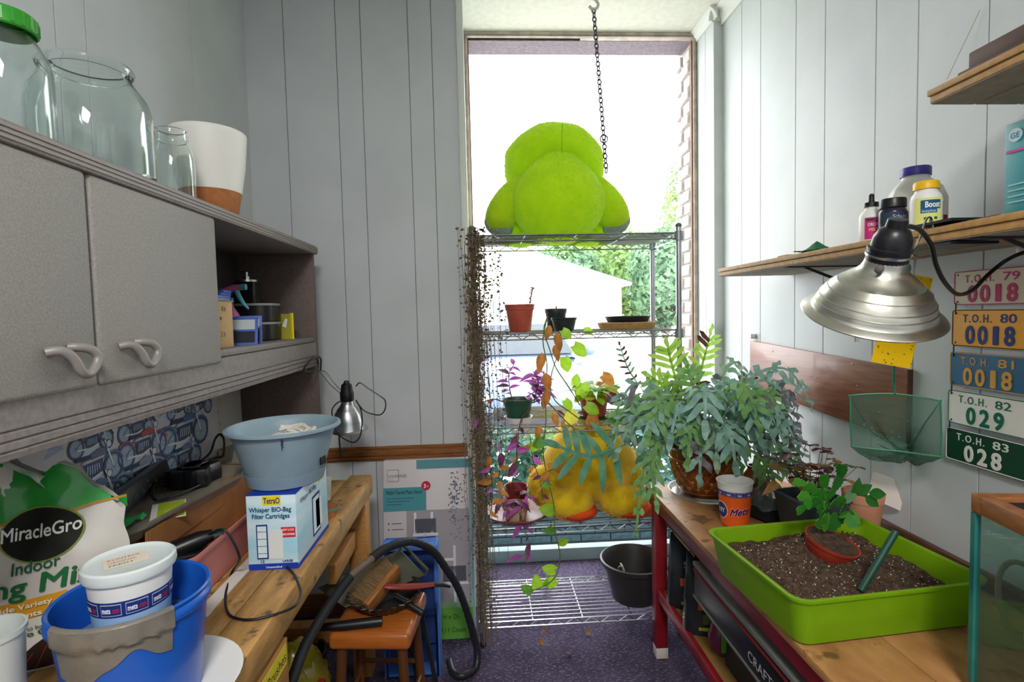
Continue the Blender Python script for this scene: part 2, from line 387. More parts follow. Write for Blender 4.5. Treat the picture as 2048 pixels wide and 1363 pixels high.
# low planter wall of dark bricks right outside, seen through the lower glass
m_dkbrick = pm('dark_brick', '#3d5a62', .85, col2='#2b444c', ns=25, bump=.3)
b = MB(); b.box(-.6, YW + .46, -.14, 1.9, YW + .56, .26); pw = struct('wall_planter', b, pm('planter_mortar', '#22343a', .9))
bm_ = MB(); bm_.box(0, 0, 0, .2, .09, .045); me = bm_.mesh('brick', bevel=.004, seg=1); me.materials.append(m_dkbrick)
for i in range(7):
    for j in range(12):
        o = obj('brick', me, None, pw); o.location = (-.6 + j * .208 + (.1 if i % 2 else 0), YW + .445 + random.uniform(-.003, .003), -.1 + i * .053)
# shrubs behind the planter wall
def foliage(n, fn, size, seed, el=1.6):
    rnd = random.Random(seed); b = MB()
    for _ in range(n):
        p, nr = fn(rnd); p = V(p); nr = V(nr)
        t = V((rnd.uniform(-1, 1), rnd.uniform(-1, 1), rnd.uniform(-1, 1))); a = nr.cross(t)
        if a.length < .1: continue
        a.normalize(); c = (nr + V((rnd.uniform(-.8, .8), rnd.uniform(-.8, .8), rnd.uniform(-.8, .8)))).normalized().cross(a); s = size * rnd.uniform(.6, 1.3)
        b.add([p - a * s * .5, p + c * s * el * .5 - nr * s * .1, p + a * s * .5, p + c * s * el], [(0, 1, 2), (0, 2, 3)][:1] + [(1, 2, 3), (0, 1, 3)])
    return b
def shell(c, r):
    c = V(c)
    def fn(rnd):
        d = V((rnd.gauss(0, 1), rnd.gauss(0, 1), rnd.gauss(0, 1))).normalized(); k = rnd.uniform(.55, 1.0) ** .5
        k *= 1 + .22 * mnoise.noise(d * 3 + c)
        return (c.x + d.x * r[0] * k, c.y + d.y * r[1] * k, c.z + d.z * r[2] * k), d
    return fn
m_leafs = [pm('shrub_leaf_a', '#3f6b3c', .6, translucent=.3, col2='#5b8a4c', ns=9), pm('shrub_leaf_b', '#4d7f72', .6, translucent=.3, col2='#2f5a4e', ns=9), pm('tree_leaf_a', '#6d8f52', .7, translucent=.35, col2='#8aa864', ns=1.2), pm('tree_leaf_b', '#54775a', .7, translucent=.35, col2='#7d9f7a', ns=1.2)]
m_bark = pm('bark', '#6a5a4c', .9, col2='#4f4238', ns=20, bump=.5)
def shrub(label, c, r, n, size, mt, seed, cat='shrub', name='garden_shrub', group='shrubs outside the window', gz=-.14):
    t = thing(name, label, cat, (c[0], c[1], gz), group=group)
    foliage(n, shell((0, 0, c[2] - gz), r), size, seed).build('foliage', mt, t, weld=False, smooth=0)['kind'] = 'stuff'
    b = MB(); h = c[2] - gz
    for i in range(5):
        a = 2 * PI * i / 5; b.tube([(0, 0, 0), (.25 * r[0] * math.cos(a), .25 * r[1] * math.sin(a), h * .5), (.6 * r[0] * math.cos(a), .6 * r[1] * math.sin(a), h)], [.05 * r[2] + .005, .03 * r[2] + .004, .004], 6)
    b.build('stem', m_bark, t); return t
shrub('dark green shrub outside, behind the leaf-covered left rack post', (.05, 4.0, .26), (.5, .26, .36), 1500, .05, m_leafs[1], 1)
shrub('bluish green shrub outside, seen between the terracotta clay pot and the yellow plush', (.62, 4.0, .24), (.42, .26, .36), 1500, .05, m_leafs[0], 2)
shrub('dark shrub outside, behind the yellow plush and fern', (1.25, 4.05, .28), (.45, .26, .38), 1500, .05, m_leafs[1], 3)
# far trees
for i, (px, py, D, rx, rz, mt, lb) in enumerate([(1128, 560, 34, 2.4, 2.6, 3, 'pale bluish green tree rising left of the others behind the white house'), (1195, 545, 41, 2.5, 3.0, 2, 'middle tree of those outside, above the right end of the white house roof'), (1262, 548, 36, 2.6, 3.2, 2, 'broad yellow-green tree outside, just right of the white house'), (1330, 560, 30, 2.2, 3.0, 3, 'rightmost tree outside, next to the brick jamb'), (1375, 440, 50, 2.6, 6.0, 2, 'tall thin-leaved tree outside, above the right rack post')]):
    c = at(px, py, Y=D); shrub(lb, (c.x, D, c.z), (rx, 1.8, rz), 2600, .3, m_leafs[mt], 20 + i, 'tree', 'garden_tree', 'trees outside')
# white house
hx = at(1243, 600, Y=24).x
h = thing('house', 'white house with a low gable roof seen through the window', 'house', (hx - 5, 24, -.14))
m_white = pm('white_siding', '#efefec', .7)
b = MB(); b.box(-5, 0, 0, 5, 7, 2.9); b.build('wall', m_white, h)
for sx in (-1, 1):
    b = MB(); b.add([(0, -.3, 4.6), (sx * 5.4, -.3, 2.8), (sx * 5.4, 7.3, 2.8), (0, 7.3, 4.6), (0, -.3, 4.72), (sx * 5.4, -.3, 2.92), (sx * 5.4, 7.3, 2.92), (0, 7.3, 4.72)], [(0, 1, 2, 3), (7, 6, 5, 4), (0, 4, 5, 1), (1, 5, 6, 2), (2, 6, 7, 3), (3, 7, 4, 0)]); b.build('roof', pm('pale_roof', '#e2e0dc', .8), h)
b = MB(); b.add([(-5, 0, 2.9), (5, 0, 2.9), (0, 0, 4.6), (-5, .1, 2.9), (5, .1, 2.9), (0, .1, 4.6)], [(0, 1, 2), (5, 4, 3)]); b.build('gable', m_white, h)
for x in (-3.6, -1.2, 2.6):
    b = MB(); b.box(x, -.04, 1.0, x + 1.0, 0, 2.3); f_ = b.build('window', pm('house_window_frame', '#f4f4f2', .6), h)
    b = MB(); b.box(x + .08, -.06, 1.08, x + .92, -.035, 2.22); b.build('pane', pm('house_pane', '#8a98a2', .1), f_)
# parked car: lofted body, nose towards the window
cx_ = .55
car = thing('parked_car', 'blue-grey car parked outside, nose towards the window', 'car', (cx_, 6.2, -.14))
m_car = pm('car_paint', '#5d6f8e', .2, coat=.7)
prof = [(-.02, .42, .78, .55), (.05, .30, .86, .72), (.35, .22, .92, .90), (1.1, .22, .94, 1.0), (1.25, .22, .94, 1.04), (3.9, .22, .94, 1.06), (4.4, .30, .88, .95), (4.5, .45, .8, .8)]
b = MB(); vs = []; ns_ = 16
for y, zb, hw, zt in prof:
    for i in range(ns_):
        a = 2 * PI * i / ns_; c, s = math.cos(a), math.sin(a); e = 1 / (abs(c) ** 4 + abs(s) ** 4) ** .25
        vs.append((hw * c * e, y, (zb + zt) / 2 + (zt - zb) / 2 * s * e))
b.add(vs, [(i * ns_ + j, i * ns_ + (j + 1) % ns_, (i + 1) * ns_ + (j + 1) % ns_, (i + 1) * ns_ + j) for i in range(len(prof) - 1) for j in range(ns_)] + [tuple(range(ns_)), tuple((len(prof) - 1) * ns_ + j for j in range(ns_ - 1, -1, -1))])
b.build('body', m_car, car, smooth=50)
b = MB(); cab = [(1.15, .80, 1.0), (1.9, .62, 1.46), (3.3, .62, 1.48), (4.1, .78, 1.04)]; vs = []
for y, hw, z in cab: vs += [(-hw, y, z), (hw, y, z)]
vs += [(-.86, y, 1.0) for y in (1.15, 4.1)] + [(.86, y, 1.0) for y in (1.15, 4.1)]
b.add(vs, [(0, 1, 3, 2), (2, 3, 5, 4), (4, 5, 7, 6), (0, 2, 4, 6), (1, 7, 5, 3)]); b.build('cabin', m_car, car, smooth=0)
b = MB(); b.add([(-.72, 1.19, 1.045), (.72, 1.19, 1.045), (.57, 1.86, 1.45), (-.57, 1.86, 1.45)], [(0, 1, 2, 3)]); tent(b, lambda p: p + V((0, -.012, .008))); b.build('windscreen', pm('car_glass', '#27323c', .05), car)
for sx in (-1, 1):
    b = MB(); b.sphere((sx * .64, .03, .62), (.17, .08, .08), 14, 8); b.build('headlight', pm('headlight', '#dfe6ea', .1), car)
    b = MB(); b.sphere((sx * .98, 1.35, 1.08), (.12, .07, .09), 12, 8); b.build('mirror', m_car, car)
    for y in (.85, 3.6):
        b = MB(); b.lathe([(0, 0), (.33, 0), (.33, .2), (0, .2)], 20, T=TR(sx * .72 - (.1 if sx < 0 else .1), y, .33) @ RY(PI / 2)); b.build('wheel', pm('tyre', '#1c1c1e', .8), car)
b = MB(); b.box(-.45, -.035, .38, .45, -.01, .52); b.build('grille', pm('grille', '#20242a', .4), car, bevel=.01)
# ================================================================== LEFT SIDE: HUTCH
m_lam = pm('hutch_laminate', '#7b7371', .5, col2='#8b8381', ns=90, nd=8, bump=.05, bs=300)
m_lamd = pm('hutch_side_laminate', '#5d504c', .55, col2='#685a55', ns=60)
m_door = pm('hutch_door', '#8b8783', .55, col2='#9c9894', ns=260, nd=8, bump=.12, bs=400)
m_pull = pm('door_pull', '#8f8a87', .4, metal=.1)
hX0, hX1, hY0, hY1 = XL + .004, -.765, .30, 2.40
hut = thing('desk_hutch', 'grey-brown wall hutch with two doors and an open end bay', 'hutch', (-.92, 1.4, .83))
b = MB(); b.box(hX0, hY0, 1.775, hX1 + .03, hY1 + .03, 1.812); wpart(b, 'top', m_lam, hut, bevel=.005)
for k in range(3):
    b = MB(); b.box(hX1 + .0295, hY0, 1.782 + k * .009, hX1 + .032, hY1 + .03, 1.7875 + k * .009); wpart(b, 'top_reeding', pm('reeding', '#8f8681', .45), hut)
b = MB(); b.box(hX0, hY1 - .004, .83, hX1 + .018, hY1 + .016, 1.775); wpart(b, 'side_panel', m_lamd, hut, bevel=.002)
b = MB(); b.box(hX0, hY0, .83, hX1, hY0 + .02, 1.775); wpart(b, 'side_panel', m_lamd, hut, bevel=.002)
b = MB(); b.box(hX0, 1.535, 1.40, hX1, 1.553, 1.775); wpart(b, 'divider', m_lamd, hut)
b = MB(); b.box(hX0, hY0 + .02, 1.385, hX1 + .012, hY1 - .004, 1.405); wpart(b, 'shelf', m_lam, hut, bevel=.002)
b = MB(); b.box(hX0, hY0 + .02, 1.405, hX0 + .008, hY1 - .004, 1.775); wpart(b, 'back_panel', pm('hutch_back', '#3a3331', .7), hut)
# fascia below the shelf with its grooves
b = MB(); pr = [(.0, 1.385), (.022, 1.382), (.022, 1.325), (.018, 1.322), (.022, 1.319), (.022, 1.309), (.018, 1.306), (.022, 1.303), (.022, 1.293), (.018, 1.290), (.022, 1.287), (.020, 1.277), (0, 1.275)]
n = len(pr); vs = [(hX1 - .006 + d, y, z) for y in (hY0, hY1 - .004) for d, z in pr]
b.add(vs, [tuple(range(n)), tuple(range(2 * n - 1, n - 1, -1))] + [(i, i + n, (i + 1) % n + n, (i + 1) % n) for i in range(n)]); wpart(b, 'fascia', m_lam, hut, smooth=20)
for y0, y1, hy in ((.585, 1.048, None), (1.056, 1.528, None)):
    b = MB(); b.box(hX1 + .001, y0, 1.368, hX1 + .026, y1, 1.776); d = wpart(b, 'door', m_door, hut, bevel=.010, seg=3)
    # wave shaped pull, standing off the door
    yh = y1 - .118 if y0 < 1 else y0 + .055
    pth = [(0, .000, .060), (.016, .012, .062), (.024, .026, .045), (.026, .036, .022), (.026, .050, .014), (.026, .066, .026), (.026, .073, .045), (.022, .064, .060), (.012, .050, .066), (0, .044, .066)]
    b = MB(); b.tube([V((hX1 + .024 + p[0], yh + p[1] * 1.15, 1.385 + p[2] * .95)) for p in smooth_path(pth, 4)], .0085, 10); o = b.build('handle', m_pull, d)
# ---- glass jars and planter standing on the hutch
HT = 1.8125
m_glass = pm('jar_glass', '#f4fbf9', .02, trans=1, ior=1.46)
def jar(name, label, loc, prof, th, sq=None, lid=None, ribs=None, group='empty glass jars on the hutch'):
    t = thing(name, label, 'jar', loc, group=group)
    inn = [(max(r - th, 0), z) for r, z in reversed(prof) if z > th * 2]; inn = [(r, z) for r, z in inn] + [(max(prof[1][0] - th, .005), th * 2), (0, th * 2.2)]
    b = MB(); b.lathe([(0, 0)] + prof[0:1] + prof[1:] + inn, 48, sq=sq); b.build('glass', m_glass, t, smooth=50)
    return t
t = jar('glass_jar', 'large wide-mouthed clear glass jar without a lid on the hutch', (-.905, 1.315, HT), [(.10, 0), (.118, .012), (.120, .03), (.120, .17), (.112, .205), (.092, .235), (.080, .252), (.079, .26), (.086, .264), (.089, .271), (.086, .279), (.081, .281)], .005)
b = MB(); tent(b.sphere((0, 0, 0), (.028, .05, .014), 16, 8), lambda p: p + V((.02, -.05, .027))); o = b.build('pebble', pm('pebble', '#b59b78', .7, col2='#8e7a62', ns=30)); o.location = (-.92, 1.325, HT); tag(o, 'tan pebble lying inside the large open glass jar', 'pebble')
t = jar('glass_jar', 'glass jar with a green screw lid at the left end of the hutch', (-.872, 1.052, HT), [(.05, 0), (.066, .008), (.068, .02), (.068, .15), (.064, .175), (.052, .20), (.044, .212), (.043, .24), (.041, .243)], .004)
b = MB(); prof = []
b.lathe([(0, .252), (.046, .252), (.050, .247), (.050, .222), (.047, .219), (.0455, .222), (.0455, .245), (0, .245)], 48); lid = b.build('lid', pm('green_lid', '#3fae35', .35, col2='#2f8f2a', ns=10), t, smooth=40)
for i in range(20):
    a = 2 * PI * i / 20; b = MB(); b.box(-.001, -.003, .224, .0015, .003, .246); b.build('rib', pm('green_lid', '#3fae35'), lid, mw=TR(.050 * math.cos(a), .050 * math.sin(a), 0) @ RZ(a))
t = jar('glass_jar', 'small open screw-top glass jar between big jar and white planter', (-.872, 1.575, HT), [(.044, 0), (.054, .006), (.056, .02), (.056, .135), (.052, .16), (.044, .183), (.040, .19), (.042, .195), (.040, .2), (.042, .205), (.040, .211), (.041, .218), (.038, .22)], .0035)
t = thing('planter_pot', 'white tapered planter dipped in terracotta at its base, on the hutch', 'plant pot', (-.88, 1.80, HT))
m_wp = pm('white_ceramic', '#f0efe9', .45); m_tc = pm('terracotta_clay', '#a8683a', .8, col2='#b97747', ns=40)
b = MB(); b.lathe([(0, 0), (.070, 0), (.074, .004), (.091, .095)], 48); b.build('terracotta_base', m_tc, t, smooth=50)
b = MB(); b.lathe([(.0913, .095), (.105, .18), (.113, .27), (.114, .285), (.111, .288), (.108, .284), (.100, .18), (.086, .09), (0, .09)], 48); b.build('white_body', m_wp, t, smooth=50)
# ---- things in the open bay (shelf top z = 1.405)
SH = 1.4055
m_card = pm('cardboard_pale', '#c9a878', .8, col2='#bf9d6c', ns=20)
m_ink = flat('#2b2622'); m_blue = pm('blue_plastic', '#1f4fb0', .35)
bp = at(452, 686, X=-.79)
t = thing('cardboard_box', 'small upright tan cardboard box with handwriting in the hutch bay', 'box', (-.855, bp.y + .0, SH))
b = MB(); b.box(-.07, -.05, 0, .066, .05, .142); b.build('body', m_card, t, bevel=.002)
b = MB(); b.box(-.07, -.05, .1425, .068, .052, .1445); b.build('flap', m_card, t, bevel=.0005)
for s_, dz, dx in (('Kit', .112, -.02), ('w', .085, -.035), ('2 b', .035, -.03)): text(s_, .022, m_ink, t, frame((.0665, dx, dz), (0, 1, 0), (0, 0, 1)), bold=0)
for i in range(4):
    o = thing('filter_cartridge', ['blue framed filter cartridge lying topmost on the cardboard box', 'blue framed filter cartridge lying second from the top on the cardboard box', 'blue framed filter cartridge lying third from the top on the cardboard box', 'blue framed filter cartridge lying directly on the cardboard box'][3 - i], 'filter cartridge', (-.85 + .004 * i, bp.y - .002 * i, SH + .1455 + .0075 * i), rz=.1 * i - .1, group='cartridges on the cardboard box')
    b = MB(); b.prism(rrect(.12, .085, .006), 0, .007); b.build('frame', m_blue, o)
    b = MB(); b.box(-.05, -.034, .0071, .05, .034, .0074); b.build('pad', flat('#cdd3d8'), o)
# leaning blue cartridges in front of the black tubs
for i, (px, py, lean) in enumerate(((486, 672, .35), (508, 668, .25), (520, 664, .2))):
    p = at(px, py, X=-.80); o = thing('filter_cartridge', ['leaning blue cartridge frame nearest the cardboard box', 'leaning blue cartridge frame in the middle of the three', 'leaning blue cartridge frame nearest the black tubs'][i], 'filter cartridge', (-.80 - .02 * i, p.y, SH), group='cartridges leaning in the bay')
    b = MB(); T = RZ(.25) @ RX(-lean); w_, h_ = .085, .10
    b.box(-w_ / 2, 0, 0, w_ / 2, .009, .008, T); b.box(-w_ / 2, 0, h_ - .008, w_ / 2, .009, h_, T); b.box(-w_ / 2, 0, .008, -w_ / 2 + .008, .009, h_ - .008, T); b.box(w_ / 2 - .008, 0, .008, w_ / 2, .009, h_ - .008, T); b.box(-w_ / 2 + .008, 0, h_ * .48, w_ / 2 - .008, .009, h_ * .55, T); b.build('frame', m_blue, o)
    b = MB(); b.box(-w_ / 2 + .008, .003, .008, w_ / 2 - .008, .006, h_ * .48, T); b.build('pad', flat('#20242e'), o)
    b = MB(); b.box(-w_ / 2 + .008, .003, h_ * .55, w_ / 2 - .008, .006, h_ - .008, T); b.build('pad', flat('#b9c2c8'), o)
# spray bottle
p = at(468, 640, X=-.93); t = thing('spray_bottle', 'pink spray bottle with teal trigger in the hutch bay', 'spray bottle', (-.955, p.y + .02, SH))
m_pink = pm('pink_plastic', '#c06aa0', .35); m_teal = pm('teal_plastic', '#3fa7b5', .35)
b = MB(); b.lathe([(0, 0), (.036, 0), (.039, .004), (.039, .07), (.034, .105), (.016, .135), (.013, .15), (0, .15)], 28); b.build('bottle', m_pink, t)
b = MB(); b.lathe([(0, .15), (.017, .15), (.017, .168), (0, .168)], 20); b.build('collar', m_teal, t)
b = MB(); b.tube([(-.02, 0, .168), (-.018, 0, .19), (.02, 0, .205), (.05, 0, .208)], [.016, .017, .014, .011], 10); b.build('head', m_pink, t)
b = MB(); b.tube([(.05, 0, .208), (.066, 0, .208)], .012, 10); b.build('nozzle', m_teal, t)
b = MB(); b.tube([(.03, 0, .195), (.04, 0, .17), (.055, 0, .145), (.072, 0, .125)], [.010, .009, .007, .004], 8); b.build('trigger', m_teal, t)
# black tubs stacked and glass soap dispenser on top
m_black = pm('black_plastic', '#15161a', .35); m_greyp = pm('grey_lid', '#8f938e', .4)
p = at(525, 660, X=-.88); q_y = p.y + .03
for i, (z, lb) in enumerate(((SH, 'lower black oval tub with grey lid, bottom of the stack'), (SH + .074, 'upper black oval tub with grey lid, under the soap dispenser'))):
    t = thing('storage_tub', lb, 'tub', (-.915, q_y, z), group='black tubs in the hutch bay')
    b = MB(); b.lathe([(0, 0), (.078, 0), (.083, .004), (.083, .064), (0, .064)], 36, sq=3); b.build('body', m_black, t, smooth=40)
    b = MB(); b.lathe([(0, .0645), (.085, .0645), (.086, .068), (.084, .0735), (0, .0735)], 36, sq=3); b.build('lid', m_greyp, t)
t = thing('soap_dispenser', 'square glass soap dispenser with metal pump standing on the black tubs', 'dispenser', (-.945, q_y, SH + .1478))
b = MB(); b.prism(rrect(.082, .06, .008), 0, .088); b.build('glass', clear('smoked_glass', '#7d8488', .8, body=.25, bcol='#4a4d50'), t)
b = MB(); b.box(-.034, -.024, .004, .034, .024, .035); b.build('contents', pm('brown_beads', '#6a5048', .8, col2='#8a6f60', ns=90), t)
b = MB(); b.lathe([(0, .088), (.041, .088), (.041, .096), (.012, .096), (.012, .11), (.006, .112), (.006, .128), (0, .128)], 20); b.build('collar', pm('steel', '#b9bcc0', .25, metal=1), t, smooth=30)
b = MB(); b.tube([(-.022, 0, .131), (.0, 0, .133), (.034, 0, .13)], .0055, 8); b.build('pump', pm('steel', '#b9bcc0'), t)
# yellow zip bag
p = at(566, 664, X=-.83); t = thing('zip_bag', 'yellow zip pouch standing beside the black tubs', 'pouch', (-.835, p.y + .02, SH))
b = MB(); b.grid(lambda u, v: (.05 - u * .1, -.012 * math.sin(PI * u) * (1 - v), v * .105), 8, 8); b.grid(lambda u, v: (.05 - u * .1, .018 * math.sin(PI * u) * (1 - v), v * .105), 8, 8)
b.build('film', pm('yellow_film', '#c9bf4f', .2, alpha=.85), t, rot=(0, 0, -.5))
b = MB(); b.box(.044, -.004, .0, .056, .004, .108); b.build('zip', pm('yellow_zip', '#f0dc28', .4), t, rot=(0, 0, -.5))
sheet(.03, .035, frame((.0, -.014, .055), (.8, .0, -.4), (.4, 0, .8)), flat('#e6e6e0'), 'label', t)
# ================================================================== LEFT SIDE: posters under the hutch
m_paper = pm('poster_paper', '#cfccd0', .7, col2='#c5c4ca', ns=4)
PX = XL + .0035
t = thing('motorcycle_poster', 'blue-toned poster of parked motorcycles under the hutch', 'poster', (PX, 1.255, .885))
PW, PH = .90, .355        # local x along +Y, local z up
def wavy(x, z): return .006 + .010 * (math.sin(x * 7 + z * 4) * .5 + .5) * min(1, (x + .02) * 6) * (1 - z / PH * .7)
b = MB(); b.grid(lambda u, v: (wavy(u * PW, v * PH), u * PW, v * PH), 30, 10); b.grid(lambda u, v: (wavy(u * PW, v * PH) - .001, u * PW, v * PH), 30, 10); b.build('paper', m_paper, t)
class FlatArt:
    "flat printed shapes that follow the paper"
    def __init__(s): s.by = {}
    def mb(s, c): return s.by.setdefault(c, MB())
    def put(s, c, pts, lay):
        b = s.mb(c); b.add([(wavy(x, z) + .0006 + lay * .00025, x, z) for x, z in pts], [tuple(range(len(pts)))])
    def strip(s, c, pts, w, lay, closed=False):
        m = len(pts); L = []
        for i in range(m):
            a = pts[i - 1] if (i or closed) else pts[i]; d = pts[(i + 1) % m] if (i < m - 1 or closed) else pts[i]
            tx, tz = d[0] - a[0], d[1] - a[1]; l = math.hypot(tx, tz) or 1; L.append((-tz / l * w / 2, tx / l * w / 2))
        for i in range(m if closed else m - 1):
            j = (i + 1) % m
            s.put(c, [(pts[i][0] + L[i][0], pts[i][1] + L[i][1]), (pts[i][0] - L[i][0], pts[i][1] - L[i][1]), (pts[j][0] - L[j][0], pts[j][1] - L[j][1]), (pts[j][0] + L[j][0], pts[j][1] + L[j][1])], lay)
    def ring(s, c, x, z, r, w, lay, n=18, ex=1.0): s.strip(c, [(x + r * ex * math.cos(2 * PI * i / n), z + r * math.sin(2 * PI * i / n)) for i in range(n)], w, lay, True)
    def disc(s, c, x, z, r, lay, n=14, ex=1.0): s.put(c, [(x + r * ex * math.cos(2 * PI * i / n), z + r * math.sin(2 * PI * i / n)) for i in range(n)], lay)
fa = FlatArt(); rnd = random.Random(4)
ART = [(.05, .07), (.86, .07), (.86, .335), (.05, .335)]
# washes of ground and shade behind the machines
for _ in range(70):
    x, z = rnd.uniform(.07, .8), rnd.uniform(.08, .3); c = rnd.choice(['#b5c1d2', '#a3b2c8', '#c4cbd8', '#94a6c0', '#b9c2cf', '#cdd0d9', '#c9bdc4'])
    L_, h_ = rnd.uniform(.03, .09), rnd.uniform(.008, .03); k = rnd.uniform(-.3, .3)
    fa.put(c, [(x, z), (x + L_, z + k * L_), (x + L_ * .9, z + k * L_ + h_), (x + L_ * .1, z + h_)], rnd.randint(0, 2))
def moto(x, z, s, tank, d=1, lay=4):
    dk = '#465574'; md = '#6a7f9f'; lt = '#d3dae2'
    X_ = lambda a: x + d * a * s
    for wx_ in (0, 1.35):
        fa.disc('#8296b2', X_(wx_), z, .30 * s, lay); fa.disc('#aab7c8', X_(wx_), z, .24 * s, lay + 1); fa.ring(dk, X_(wx_), z, .31 * s, .07 * s, lay + 2)
        for q in range(6): a = PI * q / 6; fa.strip(md, [(X_(wx_) + .24 * s * math.cos(a), z + .24 * s * math.sin(a)), (X_(wx_) - .24 * s * math.cos(a), z - .24 * s * math.sin(a))], .012 * s, lay + 2)
        fa.strip(tank, [(X_(wx_) + .36 * s * math.cos(a), z + .36 * s * math.sin(a)) for a in (.3, .8, 1.3, 1.8, 2.3)], .06 * s, lay + 3)
    fa.put(dk, [(X_(.42), z - .08 * s), (X_(.95), z - .08 * s), (X_(1.02), z + .28 * s), (X_(.38), z + .26 * s)], lay + 3)
    for q in range(6): fa.strip(lt, [(X_(.48 + .08 * q), z), (X_(.52 + .07 * q), z + .2 * s)], .02 * s, lay + 4)
    fa.put(tank, [(X_(.62), z + .32 * s), (X_(1.12), z + .34 * s), (X_(1.15), z + .46 * s), (X_(.95), z + .54 * s), (X_(.65), z + .46 * s)], lay + 4)
    fa.put('#3a4660', [(X_(.12), z + .36 * s), (X_(.66), z + .36 * s), (X_(.62), z + .45 * s), (X_(.2), z + .47 * s)], lay + 5)
    fa.strip(lt, [(X_(1.35), z), (X_(1.2), z + .42 * s), (X_(1.12), z + .68 * s)], .05 * s, lay + 4)
    fa.strip(dk, [(X_(1.12), z + .68 * s), (X_(.98), z + .74 * s), (X_(.88), z + .70 * s)], .035 * s, lay + 5)
    fa.disc(lt, X_(1.24), z + .56 * s, .09 * s, lay + 5); fa.ring(dk, X_(1.24), z + .56 * s, .09 * s, .02 * s, lay + 6)
    fa.strip(lt, [(X_(.0), z - .06 * s), (X_(.6), z - .12 * s), (X_(.95), z - .04 * s)], .05 * s, lay + 5)
    fa.strip(md, [(X_(0), z), (X_(.4), z + .34 * s), (X_(1.1), z + .4 * s)], .04 * s, lay + 3)
for a in ((.17, .275, .085, '#5a4a50'), (.36, .272, .09, '#6a3a40'), (.60, .29, .075, '#2c3550'), (.72, .275, .085, '#8d8468')): moto(*a, lay=3)
for a in ((.14, .195, .12, '#66748f'), (.36, .205, .12, '#a8595c'), (.57, .195, .15, '#5a739c')): moto(*a, lay=9)
for a in ((.13, .112, .12, '#62708c'), (.33, .115, .13, '#8490a6'), (.58, .11, .11, '#6a82a6')): moto(*a, lay=15)
for i, (c, mb_) in enumerate(fa.by.items()): mb_.build('print', flat(c), t, smooth=0)['kind'] = 'stuff'
o = MB(); o.box(0, 2.165, .86, .001, 2.385, 1.262); q = thing('paper_sheet', 'off-white sheet with small pencil marks hung right of the motorcycle poster', 'paper', (PX, 2.27, .86))
b = MB(); b.box(0, -.105, 0, .001, .105, .40); b.build('paper', pm('paper_grey', '#c3c0bd', .8), q)
for i in range(7): text(random.choice(('14', '0 2', 'II', '7 6')), .016, m_ink, q, frame((.0014, -.09 + .01 * (i % 2), .35 - .05 * i), (0, 1, 0), (0, 0, 1)), bold=0)
# ================================================================== WORKBENCH
m_bench = pm('worn_bench_wood', '#c9995a', .55, col2='#94703f', ns=5, nd=8, stretch=(7, 1.6, 7), bump=.12, bs=40, fac=(.32, .68), speck=('#5f4a33', 18, .62))
m_pine = pm('bench_pine', '#b98748', .5, col2='#a2713a', ns=5, nd=6, stretch=(30, 2, 30), bump=.05)
BZ, BX, BY0, BY1 = .81, -.495, .1, 2.27
bt = thing('workbench', 'worn wooden workbench along the left wall', 'workbench', (-.8, 1.2, 0))
for i, (x0, x1) in enumerate(((XL + .012, -.90), (-.898, -.70), (-.698, -.59))):
    b = MB(); b.box(x0, BY0, BZ - .035, x1, BY1 - .06, BZ - .001 * (i % 2)); wpart(b, 'top_plank', m_bench if i else pm('bench_dark_top', '#8f8a80', .6, col2='#7a756c', ns=8), bt, bevel=.002)
b = MB(); b.box(-.588, BY0, BZ - .078, BX, BY1, BZ); wpart(b, 'front_beam', m_bench, bt, bevel=.004)
b = MB(); b.box(XL + .02, BY1 - .10, BZ - .14, -.60, BY1 - .06, BZ - .036); wpart(b, 'apron', m_pine, bt, bevel=.003)
for y in (BY0 + .1, BY1 - .1):
    for x in (XL + .06, BX - .075):
        b = MB(); b.box(x, y - .04, 0, x + .075, y + .04, BZ - .079); wpart(b, 'leg', m_pine, bt, bevel=.004)
    for z in (.15, .56):
        b = MB(); b.box(XL + .135, y - .03, z, BX - .076, y + .03, z + .07); wpart(b, 'stretcher', m_pine, bt, bevel=.003)
b = MB(); b.box(BX - .07, BY1 - .45, .56, BX - .04, BY1 - .141, .63); wpart(b, 'rail', m_pine, bt, bevel=.003)
# drawer cabinet under the near end
dc = thing('drawer_cabinet', 'wooden drawer chest with yellow labels under the workbench', 'drawer chest', (-.79, .85, 0))
b = MB(); b.box(XL + .14, .42, .02, BX - .02, 1.29, BZ - .08); wpart(b, 'body', m_pine, dc, bevel=.003)
for k in range(4):
    z1 = BZ - .095 - k * .165; b = MB(); b.box(BX - .02, .44, z1 - .155, BX - .002, 1.275, z1); d = wpart(b, 'drawer', m_pine, dc, bevel=.003)
    b = MB(); b.box(BX - .0018, 1.06, z1 - .06, BX - .001, 1.262, z1 - .008); b.build('label', flat('#d8c83a'), d)
    b = MB(); b.sphere((BX + .012, .85, z1 - .08), .014, 12, 8); b.build('knob', pm('brass', '#b08d4c', .3, metal=1), d)
    if k == 0: text('ers - Brushes', .036, m_ink, d, frame((BX - .0005, 1.075, z1 - .048), (0, 1, 0), (0, 0, 1)), bold=0, width=.18)
# ================================================================== ON THE WORKBENCH
m_white_p = pm('white_plastic', '#e9e9e6', .4)
